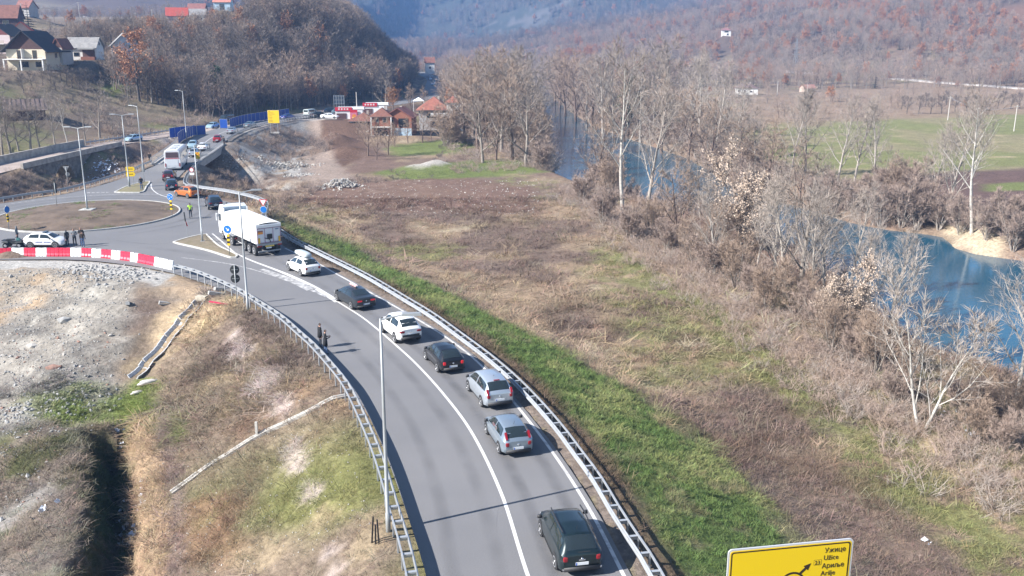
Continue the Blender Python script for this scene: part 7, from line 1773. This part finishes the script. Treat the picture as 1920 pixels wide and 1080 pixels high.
def field(x, y):
    z = quick(x, y); k = inview(x, y, z); x, y, z = x[k], y[k], z[k]
    k = (sdist(x, y, ROAD) > 1.0) & (sdist(x, y, RIVER) > 2.0); return x[k], y[k], z[k]
xs, ys = [], []
for a in ((-26, 26, 28, 62, 26000), (-26, 52, 40, 90, 60000), (-45, 70, 85, 150, 42000), (-46, -14, 33, 64, 20000)):
    p, q = rnd(*a); xs.append(p); ys.append(q)
x, y, z = field(np.concatenate(xs), np.concatenate(ys)); c, g = cov_class(x, y)
fill = (x < -20) & (c.max(1) - c.min(1) < .10) & (c.mean(1) > .21)
k = ~fill; x, y, z, g, c = x[k], y[k], z[k], g[k], c[k]
gr = g > .008; tintc = np.clip(c * rng.uniform(.8, 1.55, len(x))[:, None] * (1 + rng.normal(0, .06, c.shape)), .01, .8)
n = gr.sum(); dist = np.hypot(x, y)
scatter('green_grass', 'green grass on the embankment and in patches of the field', t_grn, np.stack([x, y, z], 1)[gr], rz_(n, .15), rng.uniform(.6, 1.25, n) * np.clip(dist[gr] / 60, .75, 1.5), np.where(c[gr, 0] > .13, 1, 0), tintc[gr])
clump = fbm(x, y, 3.5, 6, 3); big = rng.rand(len(x)) < .05; m = ~gr & (rng.rand(len(x)) < .35 + 1.1 * ss((clump - .38) * 5)) & ((y < 82) | (x < -20) | (rng.rand(len(x)) < .55)); n = m.sum(); dark = c[m].mean(1) < .14
scatter('dry_grass', 'dry straw coloured grass and dead stalks over the field', t_dry, np.stack([x, y, z], 1)[m], rz_(n, .2), rng.uniform(.4, 1.2, n) * np.where(big[m], 1.9, 1) * np.clip(dist[m] / 60, .65, 1.6), np.where(dark, 2, rng.randint(0, 3, n)), tintc[m])
a_ = rng.rand(1500) * 6.28; q_ = ISL_R * .96 * np.sqrt(rng.rand(1500)); x2, y2 = ISL_C[0] + q_ * np.cos(a_), ISL_C[1] + q_ * np.sin(a_); gn = fbm(x2, y2, 3.0, 5); k2 = gn > .55; x2, y2, gn = x2[k2], y2[k2], gn[k2]; q_ = q_[k2]
t2 = np.where((gn > .60)[:, None], np.array([.10, .17, .04]), np.array([.22, .165, .11])) * rng.uniform(.8, 1.3, len(x2))[:, None]
scatter('dry_grass', 'weeds and dead grass on the roundabout island', t_dry, np.stack([x2, y2, .14 + .55 * ss((1 - q_ / ISL_R) * 1.6)], 1), rz_(len(x2), .2), rng.uniform(.4, .9, len(x2)), np.zeros(len(x2)), t2)
# scrub
def bush(seed, H, n, tw, w=.03):
    g = Grow(seed)
    for i in range(n):
        a = g.r.random() * 6.28; d = Vector((math.cos(a) * .6, math.sin(a) * .6, g.r.uniform(.5, 1.2))).normalized(); L = H * g.r.uniform(.6, 1.1); p = Vector((math.cos(a), math.sin(a), 0)) * g.r.random() * H * .3
        g.twig(p, d, L, w * 1.4)
        for k in range(8): g.twig(p + d * L * g.r.uniform(.25, .9), (d * .6 + g.rv()).normalized(), L * g.r.uniform(.25, .5), w * .8)
    mb = MB(); mb.v = g.tv; mb.f = g.tf; return [(mb, TWG[tw])]
b_src = [source('scrub', 'mauve brown bramble scrub', bush(31, 1.9, 18, 'mauve'), spot(1330, 560)), source('scrub', 'brown bramble scrub', bush(32, 1.7, 18, 'brown'), spot(1500, 690)), source('scrub', 'pale dry scrub', bush(33, 2.2, 16, 'pale'), spot(1600, 700)), source('scrub', 'dark bramble scrub', bush(34, 1.3, 16, 'dark'), spot(30, 345))]
L1 = cr([G(a, b).xy[:] for a, b in ((1060, 345), (1100, 375), (1160, 420), (1250, 480), (1330, 545), (1420, 600), (1500, 660), (1600, 730), (1700, 790), (1800, 850), (1930, 950))], 1.0)
pts = []
for i in range(1300):
    q = L1[rng.randint(len(L1))] + rng.normal(0, 1, 2) * (2.4 + .0 * i); pts.append(q)
nearL = cr(NEAR, 2); farL = cr(FAR, 2)
for ln, s, nn, w in ((nearL, -1, 2600, 4.0), (farL, -1, 2400, 6.0)):
    o = offset(ln, s * 0.0)
    for i in range(nn):
        j = rng.randint(len(ln)); t_ = (ln[min(j + 1, len(ln) - 1)] - ln[max(j - 1, 0)]); t_ /= np.linalg.norm(t_) + 1e-9
        pts.append(ln[j] + np.array([-t_[1], t_[0]]) * (.8 + abs(rng.normal(0, w))) + rng.normal(0, 1, 2))
for i in range(900): pts.append(np.array([rng.uniform(-82, -62), rng.uniform(120, 158)]))
for i in range(900): pts.append(np.array([rng.uniform(-18, 22), rng.uniform(180, 330)]) + np.array([0, 0]))
for i in range(260): pts.append(np.array([rng.uniform(-80, -62), rng.uniform(158, 200)]))
for i in range(380): pts.append(GULLY[rng.randint(len(GULLY))] + rng.normal(0, 3.0, 2))
for i in range(420): pts.append(np.array([rng.uniform(-50, -33), rng.uniform(128, 165)]))
for i in range(260): pts.append(np.array([rng.uniform(-58, -42), rng.uniform(165, 235)]))
for i in range(700): pts.append(np.array([rng.uniform(-140, -74), rng.uniform(205, 300)]))
for i in range(1200): pts.append(np.array([rng.uniform(60, 260), rng.uniform(250, 440)]))
pts = np.array(pts); x, y = pts[:, 0], pts[:, 1]; z = quick(x, y)
SBX = wpoly([(1760, 438), (1800, 432), (1860, 446), (1895, 466), (1885, 490), (1815, 480), (1780, 462)], WATER_Z)
fld2 = wpoly([(1380, 262), (1480, 232), (1600, 225), (1800, 215), (2300, 190), (2400, 330), (1920, 400), (1700, 392), (1600, 345), (1420, 300)], -5)
k = inview(x, y, z) & (sdist(x, y, ROAD) > 2.2) & (sdist(x, y, OLD) > 1.2) & (z > WATER_Z + .05) & (sdist(x, y, RIVER) > .3) & (sdist(x, y, SBX) > .5) & (sdist(x, y, fld2) > 0)
for cx, cy, rad, zz in BUILD_PADS: k &= np.hypot(x - cx, y - cy) > rad * .8
k &= gaps(x, y, z)
k &= ~((x < 22) & (x > -20) & (y > 175) & (y < 335) & (x < np.interp(y, nearL[:, 1], nearL[:, 0]) - 26))
x, y, z = x[k], y[k], z[k]; n = len(x)
kind = np.where((x < -20) & (y > 100), rng.choice([0, 1, 3, 3], n), np.where(x < -15, 3, rng.choice([0, 0, 1, 1, 2], n)))
scatter('scrub', 'leafless bramble and willow scrub along the banks and gullies', b_src, np.stack([x, y, z - .05], 1), rz_(n, .15), rng.uniform(.35, 1.15, n) * np.where(y > 200, 1.5, 1) * np.where(sdist(x, y, RIVER) < 7, 1.7, .75) * np.where((x > 33) & (x < 90) & (y < 102), .5, 1), kind)
# woods
def far_proto(key, seed, H, bk, twm, leaf=None, **kw):
    K = base_k(lev=3, seg=(4, 3, 2), sides=(4, 3, 3), n=(11, 5, 0), st=(.2, .2, .2), ang=(.75, .8, .8), len=(.5, .42, .4), tw=8, tl=1.0, tww=.045); K.update(kw)
    proto(key, seed, H, H * .016, bk, twm, K, leaf)
far_proto('wood_a', 41, 12, 'grey', 'grey'); far_proto('wood_b', 42, 12, 'brown', 'brown'); far_proto('wood_c', 43, 11, 'grey', 'mauve'); far_proto('wood_r', 44, 10, 'brown', 'rust', 'russet', tw=8, lf=2, ls=.26); far_proto('wood_d', 45, 12, 'dark', 'dark')
ft, fc = conifer(12, 46, 8); PROTO['wood_p'] = (ft, fc, None, 12)
wood_src = []; keys = ['wood_a', 'wood_b', 'wood_c', 'wood_r', 'wood_d', 'wood_p']
wl = ['grey tree at the edge of the western wood', 'brown tree at the edge of the western wood', 'mauve twigged tree at the edge of the western wood', 'rust leaved tree at the edge of the western wood', 'dark trunked tree at the edge of the western wood', 'small dark pine at the edge of the western wood']
for i, k_ in enumerate(keys):
    px = 470 + 38 * i; g = G(px, 208 - 2 * i); r = place(k_, wl[i], px, 208 - 2 * i, 150, g=g, name='wood_tree'); wood_src.append([c for c in r.children])
def wood(name, label, x, y, pr, smin, smax, pad_r=9):
    z = quick(x, y); k = inview(x, y, z + 6, 120)
    for cx, cy, rad, zz in BUILD_PADS: k &= (np.hypot(x - cx, y - cy) > pad_r) & ~((np.abs(x - cx * (y / np.maximum(cy, 1))) < rad * .9) & (y < cy) & (y > cy - (26 if cy < 400 else 150)))
    k &= (y > 640) | (seg_dist(x, y, ROAD[::4], True) > 5)
    x, y, z = x[k], y[k], z[k]; n = len(x); pr = np.asarray(pr, float)
    idx = rng.choice(6, n, p=pr / pr.sum())
    rus = fbm(x, y, 55, 3) > .64; idx = np.where(rus & (rng.rand(n) < .7) & (pr[3] > 2), 3, idx)
    s = rng.uniform(smin, smax, n) * np.where((x < -90) & (y < 345) & (y > 255), .72, 1)
    scatter(name, label, wood_src, np.stack([x, y, z - .3], 1), rz_(n, .05), np.stack([s * rng.uniform(.85, 1.2, n), s * rng.uniform(.85, 1.2, n), s], 1), idx)
x, y = rnd(-150, -36, 225, 560, 9500); dl = left_of_valley(x, y); w_ = ss((y - 230) / 70) * (1 - ss((-92 - x) / 50) * ss((620 - y) / 150))
gd = wpoly([(180, 190), (260, 185), (262, 150), (225, 140), (175, 150)], 6)
k = (dl > 3) & ((w_ > .12) & ((x > -92) | (y < 335)) | ((x > -128) & (y > 262) & (y < 330) & (rng.rand(len(x)) < .5))); x, y = x[k], y[k]
wood('forest', 'dense leafless wood on the steep western hill', x, y, (3, 5, 1.5, .5, 5, .08), .6, 1.08, 8)
x, y = rnd(-330, -80, 235, 720, 3600); dl = left_of_valley(x, y); hf = np.array([(-240, 480), (-120, 455), (-100, 565), (-150, 650), (-340, 630)])
k = (dl > 6) & (sdist(x, y, hf) > 3) & ((fbm(x, y, 40, 1) > .50) | (y > 640)) & ((y < 330) | (x < -250) | (y > 600) | (rng.rand(len(x)) < .22)) & ((y > 300) | (rng.rand(len(x)) < .8)); wood('forest', 'patchy leafless trees between the houses of the western slope', x[k], y[k], (5, 3, 3, .6, 1, .03), .35, .8)
x, y = rnd(40, 900, 440, 1150, 26000); T = 455 + 130 * ss((260 - x) / 200) - .12 * np.maximum(0, x - 260)
k = (y > T + 12 + 30 * fbm(x, y, 60, 2)) & (x < 1.25 * y * .55 + 40) & (fbm(x, y, 95, 5) < .55); wood('forest', 'brown and russet wood covering the eastern hill', x[k], y[k], (2.5, 5, 2.5, 2.4, 2.5, .1), .55, .95)
x, y = rnd(-60, 330, 470, 1000, 5200); dr_ = sdist(x, y, RIVER); k = (dr_ > 4) & (y > 330) & (fbm(x, y, 50, 1) > .36); wood('forest', 'leafless valley woods where the river disappears', x[k], y[k], (5, 4, 5, .6, .5, .05), .6, 1.1)
x, y = rnd(-36, 60, 300, 560, 1500); dr_ = sdist(x, y, RIVER); k = (dr_ > 3) & (x < np.interp(y, nearL[:, 1], nearL[:, 0])) & (left_of_valley(x, y) <= 0) & (x > -22 + (y - 300) * -.06); wood('forest', 'bare riverside wood upstream beside the far road', x[k], y[k], (5, 4, 3, .3, .5, 0), .8, 1.2)
x, y = rnd(60, 420, 300, 520, 900); dr_ = sdist(x, y, RIVER); k = (dr_ > 6) & (sdist(x, y, fld2) > 4) & (fbm(x, y, 35, 6) > .47); wood('forest', 'thin trees and hedges around the fields beyond the river', x[k], y[k], (4, 4, 4, .5, 1, 0), .3, .7)
x, y = rnd(-900, 950, 1000, 2700, 42000); k = (np.abs(x) < .62 * y) & (fbm(x, y, 130, 5) < .62); x, y = x[k], y[k]
wood('forest', 'hazy blue woods on the distant mountain', x, y, (1, 1.5, 1, .3, 6, 1.2), .8, 1.3)
# tangle of riverside trees behind the single ones
thick = []
for kk in ('multi', 'multi2', 'spread2', 'spread'):
    t, c_, l, H_ = PROTO[kk]; thick.append([o for o in COL.objects if o.type == 'MESH' and o.data in (t, c_) and o.parent is not None][:2])
pts = []; sc_ = []
for ln, nn, w0, w1 in ((nearL, 190, .8, 7), (farL, 180, 1.0, 10)):
    for i in range(nn):
        j = rng.randint(len(ln)); t_ = (ln[min(j + 1, len(ln) - 1)] - ln[max(j - 1, 0)]); t_ /= np.linalg.norm(t_) + 1e-9
        q = ln[j] + np.array([-t_[1], t_[0]]) * rng.uniform(w0, w1)
        if ln is nearL and q[0] > 36 and q[1] < 104 and rng.rand() < .7: continue
        pts.append(q)
for i in range(150): pts.append(np.array([rng.uniform(-18, 18), rng.uniform(215, 330)]))
pts = np.array(pts); x, y = pts[:, 0], pts[:, 1]; z = quick(x, y)
k = inview(x, y, z, 100) & (z > WATER_Z + .1) & (sdist(x, y, RIVER) > .5) & (sdist(x, y, SBX) > 1) & gaps(x, y, z) & (sdist(x, y, fld2) > 0) & ~((x < 18) & (y > 175) & (y < 335) & (x < np.interp(y, nearL[:, 1], nearL[:, 0]) - 24))
x, y, z = x[k], y[k], z[k]; n = len(x); s = rng.uniform(.5, 1.05, n) * np.where(y > 150, 1.15, .8)
scatter('thicket', 'tangled thicket of bare riverside trees behind the single trunks', thick, np.stack([x, y, z - .2], 1), rz_(n, .08), s, rng.randint(0, 4, n))
# stones of the fill and heaps
def rock(seed):
    r = random.Random(seed); bm = bmesh.new(); bmesh.ops.create_icosphere(bm, subdivisions=1, radius=.5)
    for v in bm.verts: v.co = Vector((v.co.x * 1.2, v.co.y * .9, v.co.z * .65)) * r.uniform(.75, 1.2)
    mb = MB(); bm.verts.index_update(); mb.add([v.co[:] for v in bm.verts], [[v.index for v in f.verts] for f in bm.faces]); bm.free(); return mb
RK = [mat('stone_grey', (.34, .335, .32), .95, var=.3, scale=3), mat('stone_pale', (.44, .415, .375), .95, var=.2, scale=3), mat('stone_red', (.30, .18, .14), .95, var=.3, scale=3)]
r_src = [source('rubble', 'grey broken stone', [(rock(1), RK[0])], spot(120, 600)), source('rubble', 'pale broken stone', [(rock(2), RK[1])], spot(60, 650)), source('rubble', 'reddish broken stone', [(rock(3), RK[2])], spot(100, 690))]
pts = []; sz = []; ki = []
FILLP = wpoly([(-200, 484), (330, 503), (415, 545), (352, 560), (292, 575), (250, 600), (215, 660), (205, 720), (120, 800), (60, 900), (-200, 1000)], -3)
x, y = rnd(-62, -16, 42, 88, 26000); k = (sdist(x, y, FILLP) < rng.normal(0, 1.2, len(x))) & (sdist(x, y, ROAD) > 4.2); x, y = x[k], y[k]; k = cov_class(x, y)[1] < 0; x, y = x[k], y[k]
for a, b in zip(x, y): pts.append((a, b)); sz.append(.05 + .16 * rng.rand() ** 4 + (.35 * rng.rand() if rng.rand() < .012 else 0)); ki.append(rng.choice([0, 0, 0, 1, 2]) if b < 72 else rng.choice([0, 0, 1]))
for px, py, rad, n_, s0, kk in ((635, 350, 2.6, 260, .5, 1), (650, 344, 1.6, 120, .45, 1), (538, 312, 4.0, 260, .55, 1), (560, 328, 2.5, 120, .5, 1), (210, 515, 3.0, 160, .4, 0), (160, 505, 2.5, 90, .35, 0), (120, 745, 3.0, 120, .35, 0), (20, 780, 3.0, 120, .3, 0), (715, 250, 3.0, 60, .6, 1), (440, 300, 3, 80, .4, 1)):
    g = G(px, py)
    for i in range(n_): q = rng.normal(0, rad * .5, 2); pts.append((g.x + q[0] * 1.3, g.y + q[1])); sz.append(s0 * rng.uniform(.35, 1.1)); ki.append(kk if rng.rand() < .8 else 0)
for i in range(700):
    a, b = P(rng.uniform(560, 1010), rng.uniform(338, 402), -4.6); pts.append((a, b)); sz.append(.10 + .22 * rng.rand() ** 2); ki.append(1)
g_ = np.array([P(rng.uniform(270, 760), rng.uniform(560, 1080), -2.5) for i in range(1500)])
for q in g_[sdist(g_[:, 0], g_[:, 1], ROAD) > 1.6]: pts.append(tuple(q)); sz.append(.03 + .07 * rng.rand()); ki.append(1)
pts = np.array(pts); z = quick(pts[:, 0], pts[:, 1]); hp = np.zeros(len(z))
for px, py, rad, h_ in ((635, 350, 2.4, 1.5), (538, 312, 3.5, .8)):
    g = G(px, py); hp = np.maximum(hp, h_ * np.exp(-((pts[:, 0] - g.x) ** 2 * .6 + (pts[:, 1] - g.y) ** 2) / rad ** 2))
scatter('rubble', 'broken stones over the gravel fill, heaps and stony soil', r_src, np.c_[pts, z + .02 + hp * rng.rand(len(z))], rz_(len(z), .6), np.array(sz), np.array(ki))
# litter in the ditch and below the old bridge
mb = MB()
for px, py, n_, sp_ in ((243, 985, 30, .8), (246, 1010, 26, .6), (240, 955, 16, .9), (190, 318, 46, 2.2), (205, 308, 30, 1.6), (178, 332, 20, 1.2), (1790, 785, 16, 1.2), (1800, 800, 12, 1.2), (1745, 1022, 3, .25), (228, 825, 10, .4), (85, 955, 8, .5)):
    g = G(px, py)
    for i in range(n_):
        q = rng.normal(0, sp_, 2); p = Vector((g.x + q[0] * .6, g.y + q[1], 0)); p.z = gz(p.x, p.y) + .08; s_ = rng.uniform(.08, .22) * (1.6 if py < 400 else 1)
        u = Vector((rng.normal(), rng.normal(), .3 * rng.normal())).normalized() * s_; w_ = u.orthogonal().normalized() * s_ * .7
        mb.add([p - u, p + w_ + Vector((0, 0, .05)), p + u, p - w_ + Vector((0, 0, .04))], [(0, 1, 2), (0, 2, 3)])
set_kind(mb.build('litter', mat('litter_white', (.66, .69, .75), .6)), 'stuff', 'white scraps of litter in the ditch and below the stone arch')
# ------------------------------------------------------------------ air
hz = MB(); hz.box((0, 3540, 168), (7100, 7280, 420))
hm = bpy.data.materials.new('haze_air'); hm.use_nodes = True; nt = hm.node_tree
nt.nodes.remove(nt.nodes['Principled BSDF'])
pv = nt.nodes.new('ShaderNodeVolumePrincipled'); pv.inputs['Color'].default_value = (.26, .48, .92, 1); pv.inputs['Density'].default_value = 0.00025; pv.inputs['Anisotropy'].default_value = 0.0
nt.links.new(pv.outputs[0], nt.nodes['Material Output'].inputs['Volume'])
set_kind(hz.build('haze', hm), 'stuff', 'thin blue haze over the far valley')
